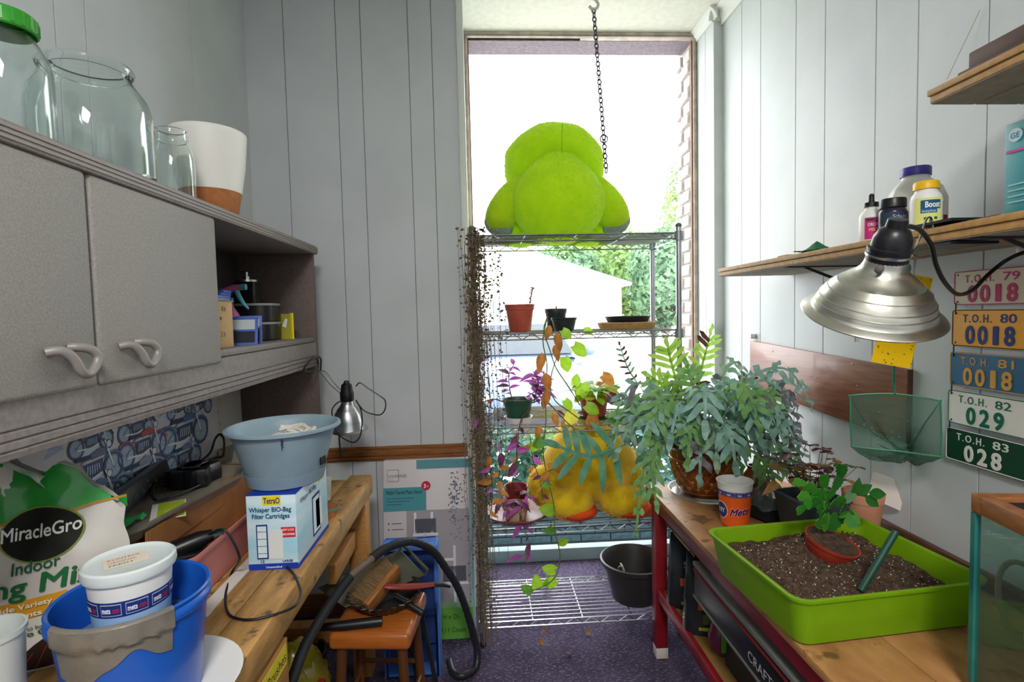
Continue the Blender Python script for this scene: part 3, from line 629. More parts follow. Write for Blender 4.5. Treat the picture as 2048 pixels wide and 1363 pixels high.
# ---- potting mix bag
bag = thing('potting_mix_bag', 'open white and green potting mix bag standing against the left wall', 'bag', (-.945, 1.115, BZ), rz=.30)
BW, BH = .345, .47
def btop(u):
    K = [(0, .80), (.15, .88), (.28, .93), (.40, .92), (.48, .83), (.58, .79), (.68, .84), (.75, .82), (.85, .71), (.94, .66), (1, .60)]
    for (a, p), (b_, q) in zip(K, K[1:]):
        if u <= b_: t = (u - a) / (b_ - a); t = t * t * (3 - 2 * t); return p + (q - p) * t
    return K[-1][1]
def bagpt(u, v, side):
    x = (u - .5) * BW * (1 + .05 * math.sin(v * 5)); z = v * (BH * btop(u))
    th = .075 * (1 - .75 * v ** 1.6) * (math.sin(PI * min(max(u, .02), .98))) ** .45
    n = .012 * mnoise.noise(V((x * 9, z * 8, side * 3))) + .006 * mnoise.noise(V((x * 22, z * 20, side)))
    return (x + .01 * mnoise.noise(V((z * 12, side, 1))), side * (th + n * (.3 + v)), z)
b = MB(); b.grid(lambda u, v: bagpt(u, v, -1), 26, 30); b.grid(lambda u, v: bagpt(u, v, 1), 26, 30)
b.grid(lambda u, v: (lambda p, q: V(p).lerp(V(q), v))(bagpt(0, u, -1), bagpt(0, u, 1)), 30, 2); b.grid(lambda u, v: (lambda p, q: V(p).lerp(V(q), v))(bagpt(1, u, -1), bagpt(1, u, 1)), 30, 2)
b.grid(lambda u, v: (lambda p, q: V(p).lerp(V(q), v))(bagpt(u, 0, -1), bagpt(u, 0, 1)), 26, 2)
bo = b.build('sack', pm('bag_white', '#cfcbc4', .35, coat=.2), bag, smooth=60)
def bagskin(x, z, off):
    u = x / BW + .5
    for _ in range(3):
        v = z / (BH * btop(u))
    v = min(max(v, 0), 1.0); p = bagpt(u, v, -1); return V((x, p[1] - off, z))
def bagart(name, poly_fn, mat, off, n=20, m=6):
    b = MB(); b.grid(lambda u, v: bagskin(*poly_fn(u, v), off), n, m); return b.build(name, mat, bag, smooth=60)
m_bg = pm('bag_green', '#1d7a2c', .3, coat=.3, col2='#2a9a3a', ns=8)
def gtop(u, v):
    x = (u - .5) * BW * 1.0; top = BH * btop(u) * .998
    lo = .275 + .035 * u; return x, lo + (top - lo) * v
bagart('green_band', gtop, m_bg, .0012, 26, 10)
b = MB(); b.grid(lambda u, v: V(bagpt(u, .70 + .298 * v, 1)) + V((0, .0012, 0)), 26, 8); b.build('green_band', m_bg, bag, smooth=60)
bagart('gold_line', lambda u, v: ((u - .5) * BW, .270 + .035 * u + .005 * v), flat('#b08a2e'), .0016, 26, 1)
ex, ez = .040, .262
bagart('logo_disc', lambda u, v: (ex + .064 * v * math.cos(2 * PI * u), ez + .050 * v * math.sin(2 * PI * u)), flat('#12160f'), .004, 32, 3)
bagart('logo_rim', lambda u, v: (ex + (.064 + .003 * v) * math.cos(2 * PI * u), ez + (.050 + .003 * v) * math.sin(2 * PI * u)), flat('#7d8a3a'), .004, 32, 1)
def bagtext(s, x, z, size, col, bold=.012, shear=0, width=None, slope=0):
    o = text(s, size, flat(col), bag, None, bold=bold, shear=shear, width=width); me = o.data
    for v_ in me.vertices: px_, pz_ = v_.co.x + x, v_.co.y + z + slope * v_.co.x; v_.co = bagskin(px_, pz_, .0055 + v_.co.z)
    return o
bagtext('MiracleGro', -.024, .254, .036, '#e8e8e2', .015, width=.125, slope=.05)
bagtext('Indoor', -.005, .192, .032, '#1f5a3c', .012, width=.075, slope=.08)
bagtext('Potting Mix', -.158, .142, .052, '#1c6a38', .018, shear=.12, width=.285, slope=.06)
bagart('gold_label', lambda u, v: (-.155 + .235 * u, .088 + .038 * v + .02 * u), flat('#d59a2a'), .0016, 14, 2)
bagtext('Blended for a Wide Variety', -.148, .112, .014, '#f2ead2', .02, width=.205, slope=.08); bagtext('Of Container Plants', -.12, .096, .014, '#f2ead2', .02, width=.16, slope=.08)
bagtext('Designed to be', -.03, .078, .011, '#3d7a5a', .01, width=.07, slope=.08); bagtext('Less Prone To Gnats', -.09, .062, .014, '#1f5a3c', .02, width=.17, slope=.08)
# printed leaf
bagart('leaf_print', lambda u, v: (.06 + .10 * (u - .5) * 1.5, .004 + (.005 + .055 * math.sin(PI * u)) * v), flat('#2c1a12'), .0016, 14, 4)
for k in range(6):
    a = .2 + k * .16; bagart('leaf_vein', lambda u, v, a=a: (.06 + .10 * (a - .5) * 1.5 + .02 * (u - .5), .006 + .05 * math.sin(PI * a) * u + .0018 * v), flat('#c04a24'), .0022, 5, 1)
# torn, rolled flap at the mouth
b = MB(); b.grid(lambda u, v: V(bagpt(.05 + .55 * u, 1, -1)) + V((.02 * math.sin(u * 9), -.03 * math.sin(PI * v) - .01, .035 * math.sin(PI * u) * (v) - .03 * v * v)), 14, 6); b.build('torn_flap', pm('bag_inner', '#2f8a52', .3, col2='#d8dcd2', ns=16), bag, smooth=60)
# ---- blue bucket on a white plate, taped
BKX, BKY = -.640, .955
m_bkt = pm('bucket_blue', '#1a56b8', .3, col2='#1c5fc4', ns=5, coat=.1)
o = MB(); o.lathe([(0, 0), (.135, 0), (.150, .006), (.152, .009), (.145, .009), (.133, .004), (0, .004)], 48); q = o.build('plate', m_white_p, loc=(BKX + .01, BKY + .02, BZ), smooth=40); tag(q, 'white round plate under the blue bucket', 'plate')
bk = thing('bucket', 'round blue plastic bucket with a strip of grey duct tape', 'bucket', (BKX, BKY, BZ + .0045), rz=0); bk.scale = (.92, .92, 1)
def brad(z): return .108 + .020 * z / .19
b = MB(); b.lathe([(0, 0), (.106, 0), (.108, .004), (brad(.165), .165), (.131, .166), (.134, .170), (.134, .178), (.129, .184), (.131, .188), (.133, .192), (.130, .195), (.125, .192), (.122, .175), (brad(.17) - .004, .165), (.104, .006), (0, .006)], 64); b.build('pail', m_bkt, bk, smooth=45)
b = MB(); b.lathe([(.103, .10), (.118, .118), (.118, .120), (.103, .102)], 48); b.build('liner_ring', pm('liner_blue', '#5b7fb0', .35, alpha=.8), bk)
m_tape = pm('duct_tape', '#6f6b63', .35, col2='#7c786f', ns=20, bump=.15, bs=60)
def tp(u, v):
    a = math.radians(-118 + 88 * u); z = .192 - v * (.085 + .02 * math.sin(u * 7) - .02 * u); r = (brad(min(z, .165)) + .0025) if z < .16 else .1365 + .001 * math.sin(u * 30)
    return (r * math.cos(a), r * math.sin(a), z + .004 * math.sin(u * 20) * (v > .9))
b = MB(); b.grid(tp, 30, 10); b.grid(lambda u, v: (lambda a, r, z: (r * math.cos(a), r * math.sin(a), z))(math.radians(-118 + 88 * u), .1365 - .012 * v, .192 + .005 * math.sin(PI * v * .9)), 30, 4); b.build('duct_tape', m_tape, bk, smooth=50)
# ---- lidded souvenir cup standing in the bucket
def stadium_cup(name, label, loc, h, rt, rb, body, lid=False, rz=0, bands=True, rim=True):
    t = thing(name, label, 'cup', loc, rz=rz); rf = lambda z: rb + (rt - rb) * z / h
    b = MB(); b.lathe([(0, 0), (rb * .9, 0), (rb, .003), (rf(h * .8), h * .8)], 48); b.build('printed_body', body, t, smooth=50)
    b = MB(); b.lathe([(rf(h * .8), h * .8), (rt, h - .004), (rt + .003, h - .003), (rt + .003, h), (rt - .001, h), (rf(h * .5) - .002, h * .5), (rb * .9, .006), (0, .006)], 48); b.build('rim', m_white_p, t, smooth=50)
    b = MB(); b.lathe([(rf(h * .70) + .0005, h * .70), (rf(h * .82) + .0005, h * .82)], 48); b.build('blue_band', flat('#21357f'), t)
    for k in range(6):
        a0 = -PI / 2 - 1.15 + k * .62
        cylpatch(rf, a0, a0 + .52, h * .715, h * .805, .0008, 8, 1).build('box_outline', flat('#c9cfe0'), t); cylpatch(rf, a0 + .012, a0 + .508, h * .721, h * .799, .0011, 8, 1).build('box_fill', flat('#21357f'), t)
        text('mets', h * .062, flat('#eef0f6'), t, None, bold=.03, cyl=(rf, a0 + .04, h * .74, .0014), width=.22 * rf(h * .75)); text('.com', h * .062, flat('#c0304a'), t, None, bold=.02, cyl=(rf, a0 + .29, h * .74, .0014), width=.18 * rf(h * .75))
    return t, rf
m_cupb = pm('cup_lightblue', '#9cc3ea', .35)
H1 = .232; t, rf = stadium_cup('souvenir_cup', 'light blue lidded souvenir cup standing in the blue bucket', (-.655, .975, BZ + .0108), H1, .066, .050, m_cupb, rz=.35)
def mets_script(t, rf, a0, z, size, w, slope=.18):
    for c, bd, off in (('#e8e4ea', .075, .0008), ('#c8443a', .05, .0014), ('#1c2a72', .012, .0020)):
        o = text('Mets', size, flat(c), t, None, bold=bd, shear=.35, width=w * (1 + bd * .9)); me = o.data
        for v_ in me.vertices:
            x, zz = v_.co.x, z + v_.co.y + slope * v_.co.x; a = a0 + (x - w / 2) / rf(z); r = rf(zz) + off + v_.co.z; v_.co = (r * math.cos(a), r * math.sin(a), zz)
mets_script(t, rf, -PI / 2 - .1, H1 * .36, .050, .085)
def round_patch(t, rf, a0, z, s):
    for c, k, off in (('#e9e6e2', 1.0, .0009), ('#c85a3a', .92, .0012), ('#2a3a80', .84, .0015)):
        b = MB(); b.grid(lambda u, v: (lambda a, zz: ((rf(zz) + off) * math.cos(a), (rf(zz) + off) * math.sin(a), zz))(a0 + s * k * v * math.cos(2 * PI * u) / rf(z), z + s * 1.2 * k * v * math.sin(2 * PI * u)), 24, 2); b.build('patch', flat(c), t)
    text('NY', s * .9, flat('#e6e2dc'), t, None, bold=.03, cyl=(rf, a0 - s * .55 / rf(z), z - s * .3, .002), width=s * 1.1)
round_patch(t, rf, -PI / 2 + .95, H1 * .42, .034)
b = MB(); b.lathe([(.0655, H1 - .012), (.071, H1 - .012), (.073, H1 - .006), (.072, H1 + .006), (.068, H1 + .009), (.064, H1 + .006), (.058, H1 + .0035), (0, H1 + .0035)], 48); b.build('lid', pm('frosted_lid', '#dfe9ea', .3, alpha=.92), t, smooth=45)
sheet(.066, .05, frame((-.03, -.03, H1 + .0042), (.9, .3, 0), (-.3, .9, 0)), flat('#e3dccb'), 'lid_label', t)
for k, (s_, c, y_) in enumerate((('KONTROL', '#b5443a', .034), ('ORIGINAL', '#c06a50', .020), ('FRESH', '#6f6a60', .006))): text(s_, .012, flat(c), t, frame((-.03, -.03, H1 + .0050), (.9, .3, 0), (-.3, .9, 0)) @ TR(.006, y_, 0), bold=0, width=.05 - .008 * k)
# ---- plain translucent cup at the near end
b = MB(); b.lathe([(0, 0), (.040, 0), (.041, .003), (.049, .19), (.052, .192), (.052, .2), (.048, .2), (.039, .006), (0, .006)], 40); o = b.build('plastic_cup', pm('frosted_cup', '#cfd6d4', .35, alpha=.85), loc=(-.795, .845, BZ + .0005), smooth=45); tag(o, 'frosted plastic cup at the lower left corner before the potting mix', 'cup')
# ---- pink trough with odds and ends
m_pinkt = pm('pink_trough', '#d98b86', .45, col2='#cf807c', ns=6)
tr = thing('trough_planter', 'pink plastic trough planter lying along the bench', 'trough', (-.775, 1.58, BZ + .002))
def rr_loft(secs, n=6):
    b = MB(); vs = []
    for w_, l_, r_, z in secs: vs += [(x, y, z) for x, y in rrect(w_, l_, r_, n)]
    m_ = 4 * (n + 1); b.add(vs, [(i * m_ + j, i * m_ + (j + 1) % m_, (i + 1) * m_ + (j + 1) % m_, (i + 1) * m_ + j) for i in range(len(secs) - 1) for j in range(m_)] + [tuple(range(m_ - 1, -1, -1)), tuple((len(secs) - 1) * m_ + j for j in range(m_))]); return b
rr_loft([(.135, .66, .03, 0), (.165, .70, .035, .112), (.178, .715, .04, .113), (.180, .717, .04, .122), (.166, .702, .036, .122), (.160, .695, .034, .112), (.128, .65, .03, .006)]).build('tub', m_pinkt, tr, smooth=40)
ad = thing('plug_adapter', 'black plug adapter with cord resting in the pink trough', 'adapter', (-.757, 1.35, BZ + .0085), rz=.5)
b = MB(); b.box(-.04, -.03, 0, .04, .03, .09); b.build('brick', m_black, ad, bevel=.006)
b = MB(); b.tube([(-.035, 0, .098), (.02, 0, .112), (.052, 0, .118)], [.024, .022, .014], 14); b.build('socket', m_black, ad)
b = MB(); b.tube([(.05, 0, .118), (.075, 0, .122)], .012, 12); b.build('plug', pm('grey_green_plastic', '#4d5a55', .5), ad)
pts = [(443, 1058), (468, 1080), (470, 1110), (464, 1144), (451, 1190), (456, 1225), (478, 1237), (507, 1238), (550, 1228), (588, 1212), (601, 1190), (598, 1170), (588, 1148), (571, 1131)]
pp = [at(x, y, Z=BZ + .004) for x, y in pts]; pp[0] = at(415, 1062, Y=1.36); pp[0].z = .942; pp[1] = at(450, 1060, Y=1.36); pp[2] = at(478, 1090, Y=1.36); pp[2].z = .88
b = MB(); b.tube(smooth_path(pp, 8), .0032, 8); o = b.build('extension_cable', m_black, smooth=60); tag(o, 'black cord looping over the bench in front of the filter box', 'cord')
b = MB(); b.box(-.685, 1.21, BZ, -.650, 1.95, BZ + .003); o = b.build('paper_strip', pm('white_strip', '#d9d6d0', .7)); tag(o, 'white strip lying on the bench beside the pink trough', 'strip')
# ---- cardboard box and grey tray with the power strip
m_carton = pm('carton_brown', '#a8743f', .8, col2='#98673a', ns=14)
cb = thing('carton', 'brown shallow carton under the grey tray at the wall', 'box', (-.975, 1.62, BZ))
b = MB(); b.box(-.10, -.40, 0, .10, .33, .006); b.box(-.10, -.40, 0, -.096, .33, .155); b.box(.096, -.40, 0, .10, .33, .155); b.box(-.10, -.40, 0, .10, -.396, .155); b.box(-.10, .326, 0, .10, .33, .155); b.build('body', m_carton, cb)
b = MB(); b.box(.1005, -.39, .10, .104, .1, .156); b.build('flap', m_carton, cb, rot=(0, .05, 0))
gt = thing('grey_tray', 'grey rounded tray on the carton holding cords and a power strip', 'tray', (-.935, 1.50, BZ + .1575), rz=-.12)
rr_loft([(.24, .55, .09, 0), (.27, .59, .10, .028), (.285, .605, .105, .029), (.287, .607, .105, .036), (.262, .582, .10, .036), (.235, .545, .085, .006)], 8).build('body', pm('grey_tray_plastic', '#8d8678', .35, col2='#7d7669', ns=9), gt, smooth=40)
TZ = BZ + .1575 + .0065
ps = thing('power_strip', 'black power strip leaning across the grey tray', 'power strip', (-.955, 1.30, TZ), mw=frame((-.925, 1.315, TZ + .046), (-.11, .46, .0), (-.25, -.05, 1)) )
b = MB(); b.box(0, -.028, -.043, .44, .028, 0); b.build('body', m_black, ps, bevel=.006)
for k in range(6):
    for dx in (0, .012):
        b = MB(); b.box(.05 + k * .05 + dx, -.012, .0001, .054 + k * .05 + dx, -.002, .0012); b.build('slot', flat('#4a4b50'), ps)
    b = MB(); b.sphere((.058 + k * .05, .009, 0), (.004, .004, .0015), 8, 4); b.build('slot', flat('#4a4b50'), ps)
cord = [at(330, 985, X=-.97), at(345, 960, X=-1.0), at(390, 930, X=-1.0), at(420, 905, X=-1.02), at(430, 878, X=-1.02), at(440, 868, X=-1.0), at(448, 880, X=-.98), at(446, 918, X=-.98), at(425, 928, X=-1.0), at(360, 955, X=-1.0), at(310, 970, X=-.98), at(312, 1000, X=-.93), at(360, 1014, X=-.90), at(420, 1003, X=-.88), at(440, 975, X=-.92), at(425, 940, X=-.98)]
cord = [V((max(p.x, XL + .03), p.y, max(p.z, TZ + .012))) for p in cord]
b = MB(); b.tube(smooth_path(cord, 6), .0042, 8); o = b.build('tangled_cord', m_black, smooth=60); tag(o, 'tangle of thick black cord in the grey tray', 'cord')
for i, (px, py, rz, lb) in enumerate(((478, 975, .3, 'black battery charger nearest the hanging basket'), (432, 990, -.2, 'black charger block in the middle of the grey tray'))):
    p = at(px, py, X=-.93); o = thing('charger', lb, 'charger', (p.x, min(p.y, 1.70), TZ + .0005), rz=rz, group='chargers in the grey tray')
    b = MB(); b.box(-.05, -.065, 0, .05, .065, .058); b.build('case', m_black, o, bevel=.008); b = MB(); b.box(-.025, -.04, .058, .025, .04, .064); b.build('cradle', pm('charger_grey', '#2a2c30', .4), o, bevel=.004)
o = thing('instruction_card', 'lime green card lying in the grey tray', 'card', (-.87, 1.45, TZ + .004), rz=.5)
b = MB(); b.box(-.035, -.075, 0, .045, .075, .0012); b.build('card', flat('#e4e6df'), o); b = MB(); b.box(-.02, -.07, .0012, .042, .07, .0018); b.build('print', flat('#a9c22a'), o)
text('21', .02, flat('#e9edd2'), o, frame((.01, -.02, .0021), (0, 1, 0), (-1, 0, 0)))
o = MB(); o.grid(lambda u, v: (-.95 + .12 * (u - .5) + .02 * mnoise.noise(V((u * 4, v * 4, 0))), 1.33 + .14 * (v - .5), TZ + .003 + .02 * (mnoise.noise(V((u * 5, v * 5, 3))) + .5)), 10, 10); q = o.build('green_wrapper', pm('green_wrap', '#2f9a4c', .25, coat=.3)); tag(q, 'crumpled green plastic wrapper in the grey tray near the power strip', 'wrapper')
# crumpled clear bag behind the basket
b = MB(); b.sphere((0, 0, 0), (.085, .12, .085), 28, 18, fn=lambda d: d * (1 + .35 * mnoise.noise(d * 3.1) + .15 * mnoise.noise(d * 9))); o = b.build('crumpled_bag', clear('white_poly', '#e8e6e2', .6, .25, .75, '#d8d3cb'), loc=(-.955, 2.08, BZ + .11), smooth=30); tag(o, 'crumpled whitish plastic bag behind the hanging basket', 'plastic bag')
cs = thing('cardboard_sheet', 'brown cardboard sheet standing inside the pink trough', 'cardboard', (-.83, 1.6, BZ + .009))
b = MB(); b.box(-.004, -.31, 0, .004, .30, .165); b.build('sheet', m_carton, cs, rot=(0, .04, 0)); b = MB(); b.box(.0045, -.31, .10, .007, .05, .168); b.build('flap', m_carton, cs, rot=(0, .05, 0))
# ---- filter cartridge carton
tb = thing('filter_carton', 'blue and white filter cartridge carton under the hanging basket', 'box', (-.585, 1.57, BZ))
m_tside = pm('tetra_sky', '#a9dcf0', .4, col2='#e6f3f8', ns=3, stretch=(1, 1, 6), fac=(.35, .7)); m_tblue = flat('#1c3fae')
b = MB(); b.box(-.066, -.14, 0, .066, .14, .205); b.build('body', m_tside, tb, bevel=.002)
b = MB(); b.box(-.0662, -.1402, .2052, .0662, .1402, .2062); b.build('top_print', m_tblue, tb); 
for x0, x1, z0, z1, c in ((-.066, .066, 0, .017, '#1c3fae'), (-.022, .026, .178, .203, '#f2dc2a'), (.024, .062, .088, .116, '#cf2430'), (-.042, -.012, .03, .125, '#1d2e78'), (-.039, -.015, .034, .121, '#d8ecf4'), (-.01, .028, .03, .11, '#dfe5e2')):
    b = MB(); b.box(x0, -.1409 - (.0004 if c in ('#d8ecf4', '#dfe5e2') else 0), z0, x1, -.1402, z1); b.build('print', flat(c), tb)
for x0, x1, z0, z1, c in ((-.14, .14, 0, .012, '#1c3fae'), (-.01, .06, .03, .15, '#1d2e78'), (-.004, .054, .037, .143, '#d8ecf4'), (.02, .075, .045, .13, '#e4ebea'), (.055, .10, .175, .2, '#e8d640')):
    b = MB(); b.box(.0662, x0, z0, .0669 + (.0004 if c in ('#d8ecf4', '#e4ebea') else 0), x1, z1); b.build('print', flat(c), tb)
ff = lambda x, z: frame((x, -.1414, z), (1, 0, 0), (0, 0, 1))
text('TetraO', .022, flat('#1f2f7a'), tb, ff(-.019, .183), bold=.02, width=.043)
text('Whisper BIO-Bag', .018, flat('#2a4a66'), tb, ff(-.058, .160), bold=.02, width=.112); text('Filter Cartridges', .018, flat('#2a4a66'), tb, ff(-.052, .142), bold=.02, width=.10)
text('NEW LOOK', .009, flat('#f6dcdc'), tb, ff(.027, .106), bold=.02, width=.032); text('SAME CARTRIDGE', .008, flat('#f6f0f0'), tb, ff(.027, .094), bold=.03, width=.033)
text('12', .012, flat('#1d2e78'), tb, ff(-.035, .02), bold=.02); text('LARGE', .009, flat('#1d2e78'), tb, ff(.025, .02), bold=.03); text('Unassembled', .008, flat('#e6ecf6'), tb, ff(-.02, .005), bold=.02)
text('Whisper BIO-Bag', .020, flat('#2a4a66'), tb, frame((.0676, -.11, .168), (0, 1, 0), (0, 0, 1)), bold=.01, width=.14)
b = MB()
for k in range(4): b.box(-.0415, -.1413, .045 + k * .02, -.0125, -.1411, .0465 + k * .02)
b.build('print', flat('#1d2e78'), tb)['kind'] = 'stuff'
# ---- hanging basket pot on the carton
hb = thing('hanging_basket', 'grey-blue hanging basket pot with chains standing on the filter carton', 'plant pot', (-.588, 1.555, BZ + .2068))
m_hb = pm('basket_blue', '#8ea6b4', .45, col2='#859cab', ns=14, bump=.04, bs=200)
b = MB(); b.lathe([(0, .012), (.100, .012), (.112, .048), (.141, .150), (.152, .154), (.158, .158), (.158, .164), (.150, .167), (.144, .163), (.137, .150), (.106, .05), (0, .045)], 64); b.build('pot', m_hb, hb, smooth=40)
b = MB(); b.lathe([(0, 0), (.098, 0), (.104, .004), (.114, .040), (.112, .040), (.100, .008), (0, .008)], 64); b.build('saucer', m_hb, hb, smooth=40)
b = MB(); b.box(.1175, -.012, .052, .121, .016, .074); b.build('overflow_slot', m_black, hb, rot=(0, 0, -.25))
m_rope = pm('cotton_rope', '#ded9cf', .85)
b = MB(); b.sphere((0, 0, .095), (.085, .075, .045), 24, 12, fn=lambda d: d * (1 + .12 * mnoise.noise(d * 7)))
for k in range(9):
    a = k * .35; b.tube([(.085 * math.cos(q) * math.cos(a * .25), .075 * math.sin(q), .10 + .046 * abs(math.cos(q * .5 + a)) + .004 * math.sin(6 * q + k)) for q in [x * .3 - 1.6 + .1 * k for x in range(11)]], .006, 6)
o = b.build('rope_coil', m_rope, loc=(hb.location.x, hb.location.y, hb.location.z + .0), smooth=60); tag(o, 'coil of white cotton rope heaped inside the hanging basket', 'rope')
def chain_links(b, a, c, L=.012, w=.0035, r=.0008, n=6):
    a = V(a); c = V(c); d = c - a; k = max(1, int(d.length / (L * .72))); d.normalize(); r1 = d.cross(V((.3, .9, .1))).normalized(); r2 = d.cross(r1)
    for i in range(k):
        ce = a + d * ((i + .5) * L * .72); s = r1 if i % 2 else r2
        b.tube([ce + d * (L / 2 * math.cos(q)) + s * (w * math.sin(q)) for q in [2 * PI * j / 8 for j in range(8)]], r, n - 2, closed=True)
for a in (PI * .93, PI * .28, -PI * .4):
    b = MB(); p = V((.152 * math.cos(a), .152 * math.sin(a), .163)); chain_links(b, p, (p.x * .86, p.y * .86, .115), L=.013); b.build('chain', pm('dark_chain', '#3a3d42', .35, metal=1), hb)
# ---- small clay saucer and white paper behind the carton
b = MB(); b.lathe([(0, 0), (.024, 0), (.034, .028), (.036, .028), (.037, .036), (.033, .036), (.022, .005), (0, .005)], 28); o = b.build('small_clay_pot', m_tc, loc=(-.545, 1.80, BZ)); tag(o, 'small green-rimmed clay pot between filter carton and bench edge', 'plant pot')
b = MB(); b.lathe([(.0345, .026), (.0372, .026), (.0377, .0362), (.036, .0364)], 28); rim = b.build('rim_glaze', pm('green_glaze', '#5f8a72', .3), o)
b = MB(); b.grid(lambda u, v: (.16 * (u - .5) + .02 * v, .11 * (v - .5), .002 + .05 * v * v + .012 * math.sin(u * 6 + v * 3) * v), 14, 10); o = b.build('crumpled_paper', pm('cream_paper', '#dcd9c8', .7), loc=(-.68, 1.98, BZ), rot=(0, 0, .4), smooth=50); tag(o, 'curled cream paper lying on the bench behind the basket', 'paper')
# ---- small clamp lamp hanging off the hutch end
m_alu = pm('spun_aluminium', '#c9ccce', .28, metal=1, col2='#b5b8ba', ns=3, stretch=(1, 1, 30))
m_steel = pm('bright_wire', '#c4c7ca', .25, metal=1)
def clamp_lamp(name, label, rimc, axis, R, prof):
    z = V(axis).normalized(); x = z.cross(V((0, 1, 0))).normalized(); y = z.cross(x); T = M((x, y, z)).transposed().to_4x4(); T.translation = V(rimc)
    t = thing(name, label, 'lamp', mw=T); t.location = T.translation; t.rotation_euler = T.to_euler()
    b = MB(); b.lathe([(r * R, h * R) for r, h in prof] + [((r - .012) * R, h * R - .012 * R) for r, h in reversed(prof)], 64); b.build('reflector', m_alu, t, smooth=50); return t, T
profS = [(1.0, 0), (1.02, .03), (.98, .06), (.84, .09), (.82, .14), (.76, .5), (.66, .85), (.52, 1.1), (.36, 1.3), (.31, 1.42), (.30, 1.6)]
rc = at(697, 858, Y=2.30); R_ = .083
t, T = clamp_lamp('clamp_lamp', 'small aluminium clamp lamp hanging beside the hutch end', rc, (.02, -.10, 1), R_, profS)
b = MB(); b.lathe([(0, 1.55 * R_), (.33 * R_, 1.55 * R_), (.35 * R_, 1.62 * R_), (.35 * R_, 1.95 * R_), (.30 * R_, 2.1 * R_), (.26 * R_, 2.4 * R_), (.14 * R_, 2.5 * R_), (.12 * R_, 2.6 * R_), (0, 2.6 * R_)], 24); b.build('socket', m_black, t, smooth=40)
b = MB(); b.box(-.12 * R_, -.36 * R_, 1.75 * R_, .12 * R_, -.33 * R_, 2.05 * R_); b.build('switch_label', pm('brass', '#b08d4c'), t)
inv = T.inverted()
w_ = [at(x, y, Y=d) for x, y, d in ((700, 800, 2.30), (686, 790, 2.33), (660, 768, 2.36), (642, 745, 2.38), (636, 741, 2.40))]; w2 = [at(x, y, Y=d) for x, y, d in ((700, 800, 2.30), (684, 782, 2.33), (668, 765, 2.36), (652, 744, 2.38), (640, 741, 2.40))]
b = MB(); b.tube([inv @ p for p in smooth_path(w_, 5)], .0018, 6); b.tube([inv @ p for p in smooth_path(w2, 5)], .0018, 6); b.build('spring_wire', m_steel, t)
cl_ = [at(x, y, X=-.738) for x, y in ((636, 741), (607, 741), (625, 716), (632, 715), (636, 725), (636, 741))]
b = MB(); b.tube([inv @ p for p in smooth_path(cl_, 4)], .004, 8); c2 = [at(x, y, Y=hY1 + .022) for x, y in ((634, 716), (640, 714), (642, 722), (641, 740))]; b.tube([inv @ p for p in smooth_path(c2, 4)], .004, 8); b.build('jaw', m_black, t)
cd_ = [(712, 772), (720, 765), (735, 775), (755, 788), (770, 800), (770, 818), (760, 829), (740, 826), (725, 818), (712, 800), (722, 820), (724, 845), (720, 872), (708, 884), (690, 878), (676, 866), (668, 845), (664, 820), (675, 805), (690, 800)]
cw = [at(x, y, Y=2.30 - .10 * (1 if 7 < i < 17 else 0.3)) for i, (x, y) in enumerate(cd_)]
b = MB(); b.tube([inv @ p for p in smooth_path(cw, 6)], .0028, 6); b.tube([inv @ at(678, 866, Y=2.32), inv @ at(679, 885, Y=2.33), inv @ at(682, 915, Y=2.33)], .0035, 6); b.build('cord', m_black, t)
# ================================================================== FLOOR, LEFT: box, bin, stool, hose
lv = thing('plant_stand_box', 'flat printed plant-stand carton leaning against the back wall', 'box', (-.285, 2.42, .001))
lean = math.radians(-9); TL = RX(lean)
LW, LH, LT = .43, .80, .085
m_lbox = pm('carton_print', '#d7d2d4', .45, col2='#cfcacc', ns=3)
b = MB(); b.box(-LW / 2, 0, 0, LW / 2, LT, LH, TL); b.build('body', m_lbox, lv, bevel=.003)
TLf = TL @ frame((-LW / 2, -.0008, 0), (1, 0, 0), (0, 0, 1))
def lp(x0, z0, x1, z1, c, lay=0, nm='print'):
    b = MB(); b.box(x0, z0, -.0004, x1, z1, .0003 + .0004 * lay, TLf); b.build(nm, c if not isinstance(c, str) else flat(c), lv)
lp(0, .13, LW, .34, '#b9b2b6'); lp(.11, .13, LW, .56, '#a8a2a8', 1); lp(LW - .02, 0, LW, LH, '#8fb7bc', 2); lp(.16, LH - .045, LW, LH - .002, '#5f98a0', 2); lp(.0, LH - .24, .205, LH - .13, '#4f98a2', 3); lp(.02, LH - .10, .075, LH - .045, '#7a767a', 3); lp(.022, LH - .098, .073, LH - .047, '#d7d2d4', 4)
text('LIVARNO', .022, flat('#5a5558'), lv, TLf @ TR(.025, LH - .082, .0022), bold=.0, width=.085); text('home', .010, flat('#8a8488'), lv, TLf @ TR(.028, LH - .095, .0022), bold=0)
text('Multi-Tiered Plant Stand', .024, flat('#1d4a52'), lv, TLf @ TR(.014, LH - .160, .002), bold=.02, width=.17)
for k in range(3): lp(.016, LH - .182 - k * .014, .016 + (.13, .11, .07)[k], LH - .179 - k * .014, '#2d6068', 4)
for k in range(2): lp(.022, LH - .30 - k * .028, .028, LH - .294 - k * .028, '#4a4648', 3); lp(.04, LH - .299 - k * .028, .085 + .01 * k, LH - .296 - k * .028, '#6a6668', 3)
b = MB(); b.lathe([(0, 0), (.022, 0), (.022, .0024), (0, .0024)], 28, T=TLf @ TR(.205, LH - .125, 0)); b.build('print', flat('#c42a44'), lv)
text('3', .026, flat('#f4ecec'), lv, TLf @ TR(.193, LH - .135, .003), bold=.03); text('yr', .010, flat('#f4ecec'), lv, TLf @ TR(.210, LH - .130, .003), bold=.02)
